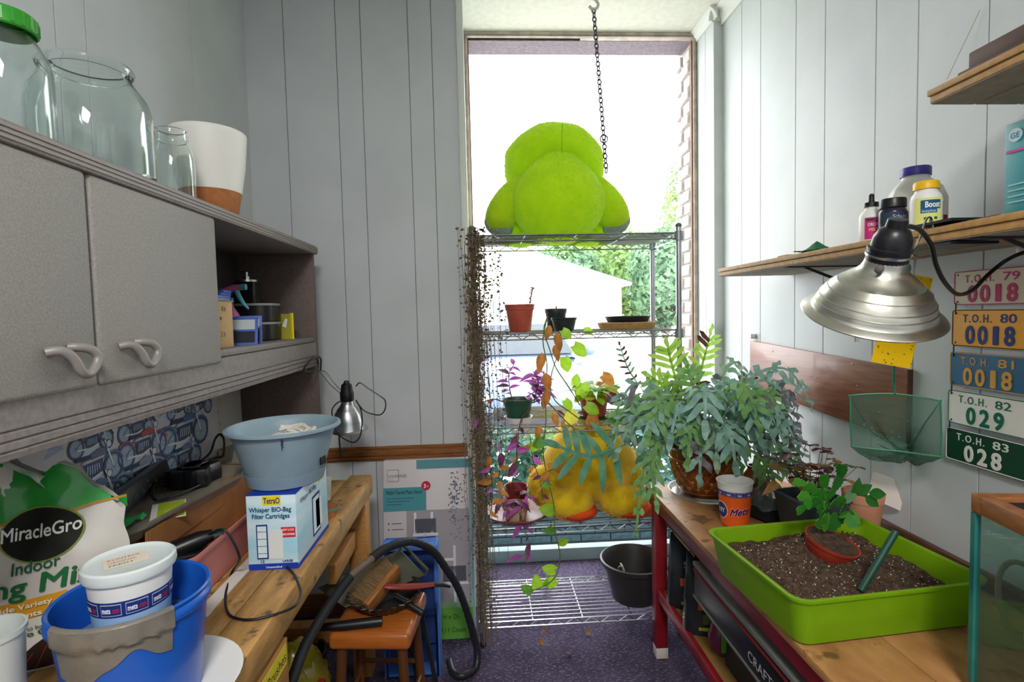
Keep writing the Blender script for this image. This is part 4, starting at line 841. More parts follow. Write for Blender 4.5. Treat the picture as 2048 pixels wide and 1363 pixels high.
# printed plant stand: tiers, pots and trailing plant
for (x, z, w_, h_, c) in ((.14, .44, .12, .012, '#e6e4e8'), (.15, .455, .10, .065, '#5a5a66'), (.145, .45, .012, .10, '#e9e8ec'), (.225, .45, .012, .10, '#e9e8ec'), (.20, .32, .13, .012, '#e6e4e8'), (.215, .335, .045, .03, '#f0eff2'), (.27, .21, .14, .012, '#e6e4e8'), (.28, .225, .11, .07, '#5a5a66'), (.19, .17, .012, .3, '#dedce2'), (.33, .13, .012, .26, '#dedce2')): lp(x, z, x + w_, z + h_, c, 4)
rnd = random.Random(3)
for (cx0, cz0, n_, sx_, sz_, c) in ((.345, .64, 60, .035, .11, '#6c7488'), (.34, .50, 25, .025, .08, '#7d8496'), (.237, .39, 40, .022, .026, '#4a4a52')):
    b = MB()
    for _ in range(n_):
        x = cx0 + rnd.gauss(0, sx_ * .5); z = cz0 + rnd.gauss(0, sz_ * .5); a = rnd.uniform(0, 6.28); s = .008
        b.add([(x - s * math.cos(a), z - s * math.sin(a), .0025), (x + s * .4 * math.sin(a), z - s * .4 * math.cos(a), .0025), (x + s * math.cos(a), z + s * math.sin(a), .0025), (x - s * .4 * math.sin(a), z + s * .4 * math.cos(a), .0025)], [(0, 1, 2, 3)], TLf)
    b.build('leaf_print', flat(c), lv, weld=False, smooth=0)['kind'] = 'stuff'
lp(0, 0, LW, .13, '#8fb58a', 1)
gc = thing('green_label_card', 'green card label leaning at the foot of the plant-stand carton', 'label', (-.155, 2.36, .001), mw=None)
b = MB(); T2 = RX(math.radians(-10)); b.box(-.10, -.004, 0, .075, 0, .135, T2); b.build('card', flat('#5f9a3c'), gc)
text('x H x D).', .03, flat('#16240e'), gc, T2 @ frame((-.085, -.0046, .088), (1, 0, 0), (0, 0, 1)), bold=.0, width=.10); text('ml | 1 Count', .03, flat('#16240e'), gc, T2 @ frame((-.09, -.0046, .03), (1, 0, 0), (0, 0, 1)), bold=0, width=.13)
# blue crate standing on end
m_crate = pm('crate_blue', '#4f7fd0', .4, col2='#4674c4', ns=6)
bc = thing('blue_crate', 'blue plastic crate standing on end behind the stool', 'crate', (-.325, 2.13, 0))
b = MB(); cw_, ch_, cdp = .115, .555, .06
for x0, x1, z0, z1 in ((-cw_, -cw_ + .016, 0, ch_), (cw_ - .016, cw_, 0, ch_), (-cw_ + .016, cw_ - .016, 0, .02), (-cw_ + .016, cw_ - .016, ch_ - .02, ch_)): b.box(x0, -.02, z0, x1, cdp, z1)
b.build('shell', m_crate, bc, bevel=.004)
m_navy = pm('crate_inner_navy', '#23407e', .5)
b = MB(); b.box(-cw_ + .016, cdp - .012, .02, cw_ - .016, cdp, ch_ - .02); b.build('back', m_navy, bc)
for z in (.12, .24, .36):
    b = MB(); b.box(-cw_ + .016, .02, z, cw_ - .016, .047, z + .012); b.build('rib', m_navy, bc)
# wooden stool
m_stool = pm('orange_stool_wood', '#b5662a', .3, col2='#a0561f', ns=4, nd=6, stretch=(3, 30, 10), coat=.4)
st = thing('wooden_stool', 'glossy orange-brown wooden stool at the end of the bench', 'stool', (-.385, 1.80, 0), rz=-.10)
b = MB(); b.box(-.135, -.125, .405, .135, .15, .462); b.build('seat', m_stool, st, bevel=.016, seg=4)
for sx in (-1, 1):
    for sy in (-1, 1):
        b = MB(); b.tube([(sx * .10, sy * .09, .406), (sx * .12, sy * .115, 0)], [.017, .014], 12); b.build('leg', pm('stool_leg_dark', '#5a3418', .4), st)
    b = MB(); b.tube([(sx * .112, -.10, .17), (sx * .112, .10, .17)], .009, 10); b.build('rung', pm('stool_leg_dark', '#5a3418'), st)
for sy in (-1, 1):
    b = MB(); b.tube([(-.108, sy * .102, .22), (.108, sy * .102, .22)], .009, 10); b.build('rung', pm('stool_leg_dark', '#5a3418'), st)
SZ = .4625
# fluted black pan on the stool
fp = thing('fluted_pan', 'black fluted baking pan on the stool holding the brush', 'pan', (-.375, 1.86, SZ))
def fr(r, k): return [(r * (1 + .03 * math.cos(28 * 2 * PI * i / 112)) * math.cos(2 * PI * i / 112), r * (1 + .03 * math.cos(28 * 2 * PI * i / 112)) * math.sin(2 * PI * i / 112)) for i in range(112)]
b = MB(); vs = []
secs = [(.085, 0), (.125, .045), (.130, .046), (.128, .049), (.121, .047), (.082, .004)]
for r, z in secs: vs += [(x, y, z) for x, y in fr(r, 0)]
b.add(vs, [(i * 112 + j, i * 112 + (j + 1) % 112, (i + 1) * 112 + (j + 1) % 112, (i + 1) * 112 + j) for i in range(5) for j in range(112)] + [tuple(range(111, -1, -1)), tuple(5 * 112 + j for j in range(112))]); b.build('body', pm('pan_black', '#1b1a19', .3, col2='#2a2624', ns=30), fp, smooth=30)
# black crevice tool lying across the seat front
b = MB(); pth = [at(590, 1252, Y=1.66), at(640, 1256, Y=1.69), at(700, 1258, Y=1.70)]
b.tube([(-.56, 1.70, SZ + .018), (-.48, 1.705, SZ + .017), (-.36, 1.72, SZ + .016)], [.012, .016, .016], 12); o = b.build('crevice_tool', m_black); tag(o, 'black vacuum crevice tool lying across the stool front', 'vacuum tool')
# wooden bench brush: block with bristles, tilted on the pan
bc0 = at(762, 1175, Y=1.80); tip = at(800, 1130, Y=1.84)
ax = (at(798, 1135, Y=1.86) - at(735, 1215, Y=1.74)); up = (at(700, 1150, Y=1.86) - at(765, 1180, Y=1.80))
TB = frame(at(766, 1176, Y=1.80), ax, up)
br = thing('bench_brush', 'worn wooden bench brush with brown bristles resting on the pan', 'brush', mw=TB)
BL = ax.length
b = MB(); b.box(-BL / 2, -.012, -.03, BL / 2, .012, .03); b.build('block', pm('brush_wood', '#a06a34', .6, col2='#7c4f26', ns=5, stretch=(4, 30, 30)), br, bevel=.006)
b = MB(); rnd = random.Random(5)
for i in range(900):
    x = rnd.uniform(-BL / 2 + .004, BL / 2 - .006); z = rnd.uniform(-.026, .026); L_ = .085 + rnd.uniform(-.012, .01); dx, dz = rnd.gauss(0, .016), rnd.gauss(0, .016)
    b.add([(x - .0009, .011, z), (x + .0009, .011, z), (x + dx + .0006, .011 + L_, z + dz)], [(0, 1, 2)])
o = b.build('bristles', pm('bristle', '#7d6440', .8), br, weld=False, smooth=0); o['kind'] = 'stuff'
b = MB(); b.box(-BL / 2 + .004, .0115, -.024, BL / 2 - .004, .075, .024); b.build('bristle_core', pm('bristle_dark', '#5a4630', .9, col2='#6f5838', ns=60, stretch=(20, 1, 20)), br, bevel=.01)
# red handled scraper
sc_ = thing('scraper', 'scraper with a red handle and black end lying over the brush', 'scraper', mw=TR(*at(820, 1172, Y=1.79)))
o_ = at(820, 1172, Y=1.79)
b = MB(); b.tube([p - o_ for p in smooth_path([at(769, 1172, Y=1.77), at(790, 1173, Y=1.775), at(830, 1172, Y=1.80), at(868, 1168, Y=1.82)], 5)], [.011, .012, .013, .0135, .0135, .014, .0145, .015, .015, .015, .0145, .014, .013, .012, .012, .011], 12, flat=.7); b.build('handle', pm('red_grip', '#7e2a1e', .45), sc_)
b = MB(); b.tube([p - o_ for p in (at(868, 1168, Y=1.82), at(885, 1168, Y=1.83), at(900, 1172, Y=1.835))], [.012, .013, .008], 10, flat=.6); b.build('end_cap', m_black, sc_)
b = MB(); b.tube([p - o_ for p in (at(790, 1192, Y=1.82), at(815, 1205, Y=1.80), at(845, 1225, Y=1.78))], [.012, .0125, .013], 12); b.build('tube_end', m_black, sc_)
# dustpan behind the brush
dp = thing('dustpan', 'dull greenish dustpan behind the bench brush', 'dustpan', mw=TR(*at(790, 1130, Y=1.93))); o_ = at(790, 1130, Y=1.93)
q = [at(635, 1175, Y=1.86), at(800, 1098, Y=2.0), at(850, 1150, Y=1.96), at(690, 1215, Y=1.80)]
b = MB(); b.add([p - o_ for p in q] + [p - o_ + V((0, .02, -.012)) for p in q], [(0, 1, 2, 3), (7, 6, 5, 4), (0, 4, 5, 1), (1, 5, 6, 2), (2, 6, 7, 3), (3, 7, 4, 0)]); b.build('pan', pm('dustpan_metal', '#4f4e3e', .5, col2='#434234', ns=10), dp, bevel=.003)
b = MB(); b.tube([q[1] - o_, q[1] - o_ + V((.01, .0, .02)), q[2] - o_ + V((.012, 0, .02)), q[2] - o_], .006, 8); b.build('lip', pm('dustpan_metal', '#6a6a55'), dp)
# vacuum hose
hp = [((100, 1345), 1.42), ((200, 1080), 1.50), ((330, 850), 1.58), ((470, 640), 1.66), ((590, 490), 1.72), ((720, 380), 1.78), ((850, 280), 1.83), ((1000, 222), 1.88), ((1120, 222), 1.92), ((1250, 290), 1.98), ((1350, 420), 2.03), ((1440, 560), 2.07), ((1500, 700), 2.10), ((1550, 850), 2.13), ((1590, 1000), 2.15), ((1615, 1120), 2.15), ((1600, 1250), 2.12), ((1500, 1325), 2.08), ((1420, 1290), 2.10), ((1385, 1190), 2.16)]
hw = [at(560 + x / 4.093, 1030 + y / 4.093, Y=d) for (x, y), d in hp]; hw = [V((p.x, p.y, max(p.z, .02))) for p in hw]; hw = [hw[0] + (hw[0] - hw[1]) * 1.2] + hw
vh = thing('vacuum_hose', 'black vacuum hose arching over the stool down to the floor', 'hose', mw=TR(hw[-1].x, hw[-1].y, 0)); o_ = V((hw[-1].x, hw[-1].y, 0))
sp = [p - o_ for p in smooth_path(hw, 10)]; nn = len(sp); c1, c2 = int(nn * .245), int(nn * .315)
b = MB(); b.tube(sp[:c1 + 1], .0155, 14); b.build('wand', pm('hose_black', '#24262a', .4), vh)
b = MB(); b.tube(sp[c1:c2 + 1], .0125, 14); b.build('coupling', pm('taupe_plastic', '#6d5f57', .4), vh)
b = MB(); b.tube(sp[c2:int(nn * .36)], .0165, 14); b.build('cuff', pm('hose_black', '#24262a'), vh)
b = MB(); cc = sp[int(nn * .36) - 1:]; b.tube(cc, [.0150 + .0008 * math.sin(i * 2.2) for i in range(len(cc))], 12); b.build('hose', pm('hose_black', '#24262a'), vh)
fs = thing('folded_stand', 'folded black metal stand between the stool and the blue crate', 'stand', (-.24, 1.99, 0)); o_ = V((-.24, 1.99, 0))
for (x0, y0, d0, x1, d1) in ((835, 1180, 2.06, -.205, 1.97), (800, 1190, 2.06, -.275, 1.98)):
    p0 = at(x0, y0, Y=d0); b = MB(); b.bar(V((x1, d1, .004)) - o_, p0 - o_, .012, .024, (0, 1, 0)); b.build('leg', m_black, fs)
p0, p1 = at(835, 1180, Y=2.06), at(800, 1190, Y=2.06); b = MB(); b.bar(p0 - o_, p1 - o_, .012, .02); b.build('crossbar', m_black, fs)
# yellow plastic sack under the bench, dark tub
b = MB(); b.sphere((0, 0, .20), (.10, .16, .20), 26, 18, fn=lambda d: d * (1 + .14 * mnoise.noise(d * 2.6) + .07 * mnoise.noise(d * 7))); o = b.build('yellow_sack', pm('olive_yellow_sack', '#b0a02c', .25, col2='#8f8420', ns=7, coat=.5), loc=(-.655, 1.73, .002), smooth=45); tag(o, 'shiny yellow plastic sack under the bench beside the stool', 'sack')
b = MB(); b.box(.085, -.06, .05, .105, -.02, .3); b.build('red_print', flat('#8a2a22'), o)
b = MB(); b.lathe([(0, 0), (.10, 0), (.12, .16), (.126, .16), (.126, .17), (.115, .17), (.095, .006), (0, .006)], 36); o = b.build('dark_tub', m_black, loc=(-.78, 2.05, .0), smooth=40); tag(o, 'dark round tub on the floor beneath the far bench end', 'tub')
# ================================================================== WIRE RACK IN THE ALCOVE
m_chrome = pm('chrome_wire', '#b4b8bd', .28, metal=1)
RX0, RX1, RY0, RY1 = -.035, .875, 2.30, 2.66
SHZ = [.105, .53, .985, 1.40, 1.83]
rk = thing('wire_rack', 'five-tier chrome wire rack standing before the window', 'rack', ((RX0 + RX1) / 2, (RY0 + RY1) / 2, 0))
for x in (RX0, RX1):
    for y in (RY0, RY1):
        b = MB(); b.lathe([(0, .012), (.0127, .012), (.0127, 1.86), (0, 1.86)], 14, T=TR(x, y, 0)); p_ = wpart(b, 'post', m_chrome, rk)
        b = MB(); b.lathe([(0, 0), (.016, 0), (.016, .012), (.013, .02), (0, .02)], 14, T=TR(x, y, 0)); b.build('foot', m_black, p_)
        b = MB(); b.lathe([(0, 1.86), (.014, 1.855), (.014, 1.866), (.008, 1.872), (0, 1.872)], 14, T=TR(x, y, 0)); b.build('cap', pm('grey_cap', '#59605f', .5), p_)
def wire(b, a, c, r=.0022): b.tube([a, c], r, 5)
for z in SHZ:
    b = MB()
    for zz in (z, z - .026):
        for y in (RY0, RY1): wire(b, (RX0, y, zz), (RX1, y, zz), .0032)
        for x in (RX0, RX1): wire(b, (x, RY0, zz), (x, RY1, zz), .0032)
    for y in (RY0, RY1):
        n = 22
        for i in range(n): wire(b, (RX0 + (RX1 - RX0) * i / n, y, z - .026 * (i % 2)), (RX0 + (RX1 - RX0) * (i + 1) / n, y, z - .026 * ((i + 1) % 2)))
    for x in (RX0, RX1):
        n = 8
        for i in range(n): wire(b, (x, RY0 + (RY1 - RY0) * i / n, z - .026 * (i % 2)), (x, RY0 + (RY1 - RY0) * (i + 1) / n, z - .026 * ((i + 1) % 2)))
    for i in range(1, 12): y = RY0 + (RY1 - RY0) * i / 12; wire(b, (RX0, y, z + .0015), (RX1, y, z + .0015))
    for i in range(1, 4): x = RX0 + (RX1 - RX0) * i / 4; wire(b, (x, RY0, z - .003), (x, RY1, z - .003), .003)
    sh = wpart(b, 'wire_shelf', m_chrome, rk, smooth=60)
    for x in (RX0, RX1):
        for y in (RY0, RY1):
            b = MB(); b.lathe([(.0128, z - .034), (.021, z - .034), (.018, z + .006), (.0128, z + .006)], 14, T=TR(x, y, 0)); b.build('collar', pm('collar_grey', '#8c9397', .4, metal=.5), sh)
ST = [z + .004 for z in SHZ]
# ================================================================== PLUSH TOYS
def fur(o_mb, n, L, seed, mat, parent, name='fur', lay=.5, w=.0011):
    "short fibres scattered over the surface of a builder"
    rnd = random.Random(seed); b = MB(); tris = []
    Vv = [V(p) for p in o_mb.v]; cum = []; tot = 0
    for f in o_mb.f:
        for k in range(1, len(f) - 1):
            a, c, d = Vv[f[0]], Vv[f[k]], Vv[f[k + 1]]; nrm = (c - a).cross(d - a); ar = nrm.length
            if ar < 1e-12: continue
            tot += ar; tris.append((a, c, d, nrm / ar)); cum.append(tot)
    import bisect
    for _ in range(n):
        t = tris[min(bisect.bisect(cum, rnd.random() * tot), len(tris) - 1)]; u, v = rnd.random(), rnd.random()
        if u + v > 1: u, v = 1 - u, 1 - v
        p = t[0] + (t[1] - t[0]) * u + (t[2] - t[0]) * v; nn = t[3]; d = (nn + V((rnd.gauss(0, lay), rnd.gauss(0, lay), rnd.gauss(0, lay) - .25))).normalized(); s = d.cross(V((rnd.random(), rnd.random(), rnd.random()))).normalized() * w
        b.add([p - s, p + s, p + d * L * rnd.uniform(.5, 1.1)], [(0, 1, 2)])
    o = b.build(name, mat, parent, weld=False, smooth=0); o['kind'] = 'stuff'; return o
def blob(b, c, r, fn=None, nu=36, nv=24, T=None): return b.sphere(c, r, nu, nv, T=T, fn=fn)
m_lime = pm('lime_plush', '#d6f21c', .9, col2='#c8ea12', ns=14, sheen=.35, bump=.25, bs=160, translucent=.4)
m_limef = pm('lime_fibre', '#dcf52c', .9, translucent=.5)
m_pad = pm('plush_pad', '#7d958c', .9, col2='#8ea59b', ns=30)
fx, fz = .37, ST[4]
fg = thing('plush_frog', 'big lime green plush frog seen from behind, seated on the rack top', 'plush toy', (fx, 2.50, fz))
lump = lambda k, s: (lambda d: d * (1 + k * mnoise.noise(d * s)))
def fbody(d):
    z = d.z; k = 1.0 + .10 * max(0, -z) - .42 * max(0, z) ** 1.2; return V((d.x * k, d.y * k, z)) * (1 + .03 * mnoise.noise(d * 2.5))
pieces = []
b = MB(); blob(b, (-.005, -.03, .20), (.222, .165, .225), fbody); pieces.append(('body', b))
def fhead(d):
    x, z = d.x, d.z; q = V(d)
    if z < 0: q.z = z * (.55 + .55 * min(1, abs(x) * 1.3)); q.x = x * (1 + .06 * -z)
    return q * (1 + .025 * mnoise.noise(d * 2.2))
b = MB(); blob(b, (-.005, .07, .425), (.240, .18, .135), fhead)
tent(b, lambda p: p + V((0, 0, -.075 * min(1, max(0, abs(p.x) - .09) / .12) * (1 if p.z < .43 else .35)))); pieces.append(('head', b))
for sx in (-1, 1):
    T = TR(sx * .225 + (-.01 if sx < 0 else .005), .0, .175) @ RY(sx * -.52); b = MB(); blob(b, (0, 0, 0), (.075, .08, .155), lambda d: V((d.x * (1 - .3 * d.z), d.y * (1 - .2 * d.z), d.z)), 28, 20, T); pieces.append(('arm', b))
    T = TR(sx * .17, .15, .06); b = MB(); blob(b, (0, 0, 0), (.105, .15, .075), lump(.05, 2), 28, 18, T); pieces.append(('leg', b))
    b = MB(); blob(b, (sx * .12, .205, .455), (.055, .05, .05), None, 20, 14); pieces.append(('eye_bump', b))
for i, (nm, b) in enumerate(pieces):
    b.build(nm, m_lime, fg, smooth=80); fur(b, 5200 if nm in ('body', 'head') else 1500, .014, 50 + i, m_limef, fg)
for sx in (-1, 1):
    T = TR(sx * .282, .02, .078) @ RY(sx * -.5); b = MB(); blob(b, (0, 0, 0), (.072, .075, .055), None, 24, 16, T); b.build('hand_pad', m_pad, fg, smooth=80)
b = MB(); b.tube([(0, -.165 + .02 * math.cos(t * PI), .36 + .17 * t) for t in [i / 10 for i in range(8)]], .0012, 5); b.build('seam', pm('seam_green', '#7cb413', .9), fg)
# yellow duck plush on the fourth tier, seen from behind
m_yel = pm('yellow_plush', '#f2cf12', .9, col2='#e6bd0a', ns=16, sheen=.35, bump=.3, bs=170, translucent=.1); m_yelf = pm('yellow_fibre', '#f7da35', .9, translucent=.35); m_orp = pm('orange_felt', '#e0521c', .9, col2='#d84a16', ns=20)
dk = thing('plush_duck', 'large yellow plush duck with orange feet, seen from behind on a lower tier', 'plush toy', (.455, 2.46, ST[1]))
pieces = []
b = MB(); blob(b, (.045, .02, .235), (.225, .165, .20), lambda d: V((d.x * (1 - .12 * d.z), d.y, d.z)) * (1 + .03 * mnoise.noise(d * 3))); pieces.append(('body', b))
b = MB(); blob(b, (.06, .06, .36), (.165, .13, .085), None); pieces.append(('head', b))
b = MB(); blob(b, (-.175, .0, .13), (.085, .09, .10), None, 24, 16); pieces.append(('wing', b))
b = MB(); blob(b, (.245, .02, .15), (.06, .10, .10), None, 24, 16); pieces.append(('wing', b))
for x in (-.075, .175): b = MB(); blob(b, (x, -.075, .075), (.115, .105, .075), None, 26, 16); pieces.append(('foot', b))
for i, (nm, b) in enumerate(pieces): b.build(nm, m_yel, dk, smooth=80); fur(b, 3500 if nm == 'body' else 1400, .016, 80 + i, m_yelf, dk)
for x in (-.075, .185): b = MB(); blob(b, (x + .03, -.095, .042), (.098, .085, .040), None, 26, 16); b.build('sole', m_orp, dk, smooth=80); fur(b, 900, .008, 95, m_orp, dk)
# ================================================================== CEILING CHAIN AND HOOK
hc = thing('hanging_chain', 'thin metal chain hanging from a ceiling hook in front of the window', 'chain', (.548, 2.50, ZC))
hk = [(0, 0, 0), (0, 0, -.08), (.0, 0, -.145), (.016, 0, -.161), (.028, 0, -.179), (.02, 0, -.199), (.0, 0, -.203), (-.014, 0, -.189)]
b = MB(); b.tube(smooth_path(hk, 5), .0075, 8); b.sphere((0, 0, -.004), (.018, .018, .01), 14, 8); b.build('hook', pm('white_hook', '#d5d2cb', .4), hc)
cA = V((.006, 0, -.199)); tgt = at(1213, 345, Y=2.36) - hc.location; n_ = 36; mch = pm('chain_metal', '#4a4b58', .5, metal=.3)
d_ = tgt - cA; Lk = d_.length / n_; d_.normalize(); r1 = d_.cross(V((0, 1, 0))).normalized(); r2 = d_.cross(r1)
lm = {}
for k in range(2):
    s = (r1, (r1 * .35 + r2).normalized())[k]; b = MB(); b.tube([d_ * (Lk * .62 * math.cos(q)) + s * (Lk * .36 * math.sin(q)) for q in [2 * PI * j / 12 for j in range(12)]], .0030, 6, closed=True); lm[k] = b.mesh('link', smooth=60); lm[k].materials.append(mch)
for i in range(n_): obj('link', lm[i % 2], None, hc, loc=cA + d_ * Lk * (i + .5))
b = MB(); rc_ = cA + d_ * Lk * (n_ * .80); b.tube([rc_ + V((.017 * math.cos(q), 0, .017 * math.sin(q))) for q in [2 * PI * j / 20 for j in range(20)]], .0030, 6, closed=True); b.build('ring', mch, hc)
# ================================================================== LEAF HELPERS
def leaf_mesh(name, L, W, fold=.18, curl=.25, n=7, tipw=.0, shape=None, heart=False):
    b = MB(); pr = []
    for i in range(n + 1):
        t = i / n; w_ = shape(t) if shape else math.sin(PI * min(1, t ** .75 * .98 + .02)); pr.append((t, max(w_, tipw) * W / 2))
    vs = []
    for t, w_ in pr:
        y = t * L; z = curl * L * (-(t ** 2)) ; vs += [(-w_, y - (.12 * L if heart and t == 0 else 0), z + fold * w_), (0, y, z), (w_, y - (.12 * L if heart and t == 0 else 0), z + fold * w_)]
    b.add(vs, [q for i in range(n) for q in ((i * 3, i * 3 + 1, i * 3 + 4, i * 3 + 3), (i * 3 + 1, i * 3 + 2, i * 3 + 5, i * 3 + 4))])
    return b.mesh(name, smooth=180, weld=False)
def put_leaf(name, me, mat, parent, p, d, up=(0, 0, 1), s=1.0):
    d = V(d).normalized(); u = V(up); r = d.cross(u)
    if r.length < 1e-3: r = d.cross(V((1, 0, 0)))
    r.normalize(); u = r.cross(d); T = M((r * s, d * s, u * s)).transposed().to_4x4(); T.translation = V(p)
    m2 = me
    o = bpy.data.objects.new(name, m2); COL.objects.link(o); o.parent = parent; o.matrix_local = T
    if len(m2.materials) == 0: m2.materials.append(mat)
    o.material_slots[0].link = 'OBJECT'; o.material_slots[0].material = mat; return o
lf = lambda name, c, c2, tl=.35, rough=.45: pm(name, c, rough, col2=c2, ns=40, translucent=tl)
m_pothos = lf('pothos_leaf', '#8fc02a', '#a9cf3e', .45); m_pothos2 = lf('pothos_dark', '#4f8a2a', '#6fa338', .4); m_yleaf = lf('yellow_leaf', '#d6cf3a', '#e0d860', .5); m_dry = lf('dry_leaf', '#c98a45', '#a56c30', .35, .8); m_purp = lf('purple_leaf', '#b450b4', '#c865b8', .45); m_purpd = lf('purple_dark', '#5d2a50', '#7a3a62', .3); m_stem = pm('green_stem', '#5a7a34', .6); m_bstem = pm('brown_stem', '#5a4636', .7); m_soil = pm('dark_soil', '#2f221a', .95, col2='#4a382b', ns=60, bump=.8, bs=90)
L_heart = leaf_mesh('leaf', .075, .062, .2, .3, 6, shape=lambda t: (math.sin(PI * (.18 + .82 * t))) ** .8 if t < 1 else 0, heart=True)
L_oval = leaf_mesh('leaf', .06, .024, .3, .3, 6); L_long = leaf_mesh('leaf', .11, .034, .25, .45, 7); L_strap = leaf_mesh('leaf', .17, .020, .3, .8, 9)
L_dry = leaf_mesh('leaf', .075, .035, .6, .5, 6)
def plastic_pot(name, label, loc, rt, rb, h, mat, lipz=.78, soil=True, group=None, cat='plant pot', saucer=None, rz=0, n=36):
    t = thing(name, label, cat, loc, group=group, rz=rz); r = lambda z: rb + (rt - rb) * z / h
    b = MB(); b.lathe([(0, 0), (rb * .94, 0), (rb, .003), (r(h * lipz), h * lipz), (r(h * lipz) * 1.05, h * lipz + .002), (rt * 1.05, h - .002), (rt * 1.03, h), (rt * .97, h - .002), (r(h * lipz) * .94, h * lipz), (r(h * .6) * .93, h * .6), (0, h * .6)], n); b.build('pot', mat, t, smooth=40)
    if soil:
        b = MB(); b.grid(lambda u, v: ((rt * .93) * v * math.cos(2 * PI * u), (rt * .93) * v * math.sin(2 * PI * u), h * .86 + .006 * mnoise.noise(V((v * 4 * math.cos(2 * PI * u), v * 4 * math.sin(2 * PI * u), rt)))), 24, 5); b.build('soil', m_soil, t)
    return t
# ---- tier 4: terracotta pot with succulent, black pots, saucers
m_tcp = pm('terracotta_plastic', '#a94a38', .5, col2='#b5553f', ns=20)
def onshelf(px, py, z, Y): p = at(px, py, Y=Y); return (p.x, Y, z)
t = plastic_pot('terracotta_pot', 'terracotta plastic pot with a small red succulent on the upper rack tier', onshelf(1040, 640, ST[3], 2.46), .068, .050, .128, m_tcp)
m_suc = lf('succulent_red', '#9a4a44', '#b56a5a', .3); L_suc = leaf_mesh('leaf', .022, .016, .3, .1, 4)
b = MB(); sp_ = smooth_path([(.045, 0, .11), (.05, -.01, .15), (.06, 0, .19), (.066, 0, .205)], 5); b.tube(sp_, .003, 6); b.build('stem', m_bstem, t)
rnd = random.Random(9)
for i in range(22): p = sp_[2 + i * 12 // 22]; a = i * 2.4; put_leaf('leaf', L_suc, m_suc, t, p, (math.cos(a), math.sin(a), .5), s=rnd.uniform(.8, 1.3))
for pts_ in ([(-.03, 0, .10), (-.045, 0, .2), (-.05, 0, .32)], [(.03, .0, .10), (.045, 0, .25), (.062, 0, .40)]): b = MB(); b.tube(smooth_path(pts_, 5), .0012, 5); b.build('support_wire', pm('wire_dark', '#4a4f52', .4, metal=.8), t)
m_bpot = pm('black_nursery_plastic', '#20282b', .45)
t = plastic_pot('nursery_pot', 'taller of two small black nursery pots on the upper rack tier', onshelf(1112, 640, ST[3], 2.50), .052, .040, .105, m_bpot, group='small black nursery pots')
b = MB(); b.tube([(0, 0, .08), (.003, 0, .118)], .004, 6); b.build('dry_stub', m_dry, t)
t = plastic_pot('nursery_pot', 'shorter wide black nursery pot standing before the taller one', onshelf(1128, 650, ST[3], 2.385), .057, .045, .062, m_bpot, group='small black nursery pots')
p = onshelf(1253, 650, ST[3], 2.47); m_cork = pm('cork_tan', '#b8905c', .8, col2='#a67c48', ns=60, bump=.3)
b = MB(); b.lathe([(0, 0), (.120, 0), (.128, .006), (.138, .03), (.134, .034), (.11, .034), (0, .032)], 48); o = b.build('cork_saucer', m_cork, loc=p, smooth=40); tag(o, 'tan cork plant saucer on the upper rack tier', 'saucer')
b = MB(); b.lathe([(0, 0), (.092, 0), (.096, .003), (.106, .024), (.109, .024), (.109, .027), (.103, .027), (.090, .006), (0, .006)], 48); o = b.build('black_saucer', m_bpot, loc=(p[0] + .005, p[1], p[2] + .0105 + .015), smooth=40); tag(o, 'black plant saucer sitting on the tan cork saucer', 'saucer')
o.location.z = p[2] + .0345
for v_ in o.data.vertices: v_.co.z += .0
# ---- tier 3: green pot with purple plant
p = onshelf(1037, 850, ST[2], 2.40)
b = MB(); b.lathe([(0, 0), (.055, 0), (.066, .028), (.062, .028), (.052, .004), (0, .004)], 36); o = b.build('white_saucer', m_white_p, loc=p, smooth=40); tag(o, 'white deep saucer under the green pot', 'saucer')
m_gpot = pm('green_pot_plastic', '#2c5a48', .4, col2='#27503f', ns=20)
t = plastic_pot('purple_plant', 'purple-leaved trailing plant in a dark green pot on the middle tier', (p[0], p[1], p[2] + .0045), .069, .050, .105, m_gpot, cat='potted plant')
def stem_plant(t, stems, leafm, mats, nleaf, smin, smax, seed, stemm, r=.0022, name='leaf', droop=-.2):
    rnd = random.Random(seed)
    for st_ in stems:
        sp = smooth_path(st_, 8); b = MB(); b.tube(sp, [r * (1 - .4 * i / len(sp)) for i in range(len(sp))], 6); b.build('stem', stemm, t)
        for i in range(nleaf):
            f = .25 + .75 * (i + rnd.random() * .6) / nleaf; k = min(int(f * (len(sp) - 1)), len(sp) - 1); q = sp[k]; tg = (sp[min(k + 1, len(sp) - 1)] - sp[max(k - 1, 0)]).normalized(); a = i * 2.4 + rnd.random(); s_ = tg.cross(V((0, 0, 1)))
            if s_.length < .1: s_ = V((1, 0, 0))
            s_.normalize(); w_ = tg.cross(s_); d = s_ * math.cos(a) + w_ * math.sin(a) + tg * .5 + V((0, 0, droop))
            put_leaf(name, leafm, rnd.choice(mats), t, q, d, (0, -.6, 1), rnd.uniform(smin, smax))
O = V((p[0], p[1], p[2] + .0045))
def L3(px, py, Y): return at(px, py, Y=Y) - O
stem_plant(t, [[L3(1028, 810, 2.40), L3(1020, 780, 2.40), L3(1018, 748, 2.40), L3(1028, 728, 2.39)], [L3(1068, 805, 2.38), L3(1073, 778, 2.37), L3(1076, 762, 2.36), L3(1066, 742, 2.36)], [L3(1040, 800, 2.4), L3(1058, 790, 2.39), L3(1078, 775, 2.38), L3(1088, 745, 2.37)], [L3(1066, 800, 2.36), L3(1080, 790, 2.35), L3(1092, 770, 2.35)]], L_oval, [m_purp, m_purp, m_purpd], 13, .75, 1.3, 11, m_bstem, .0028)
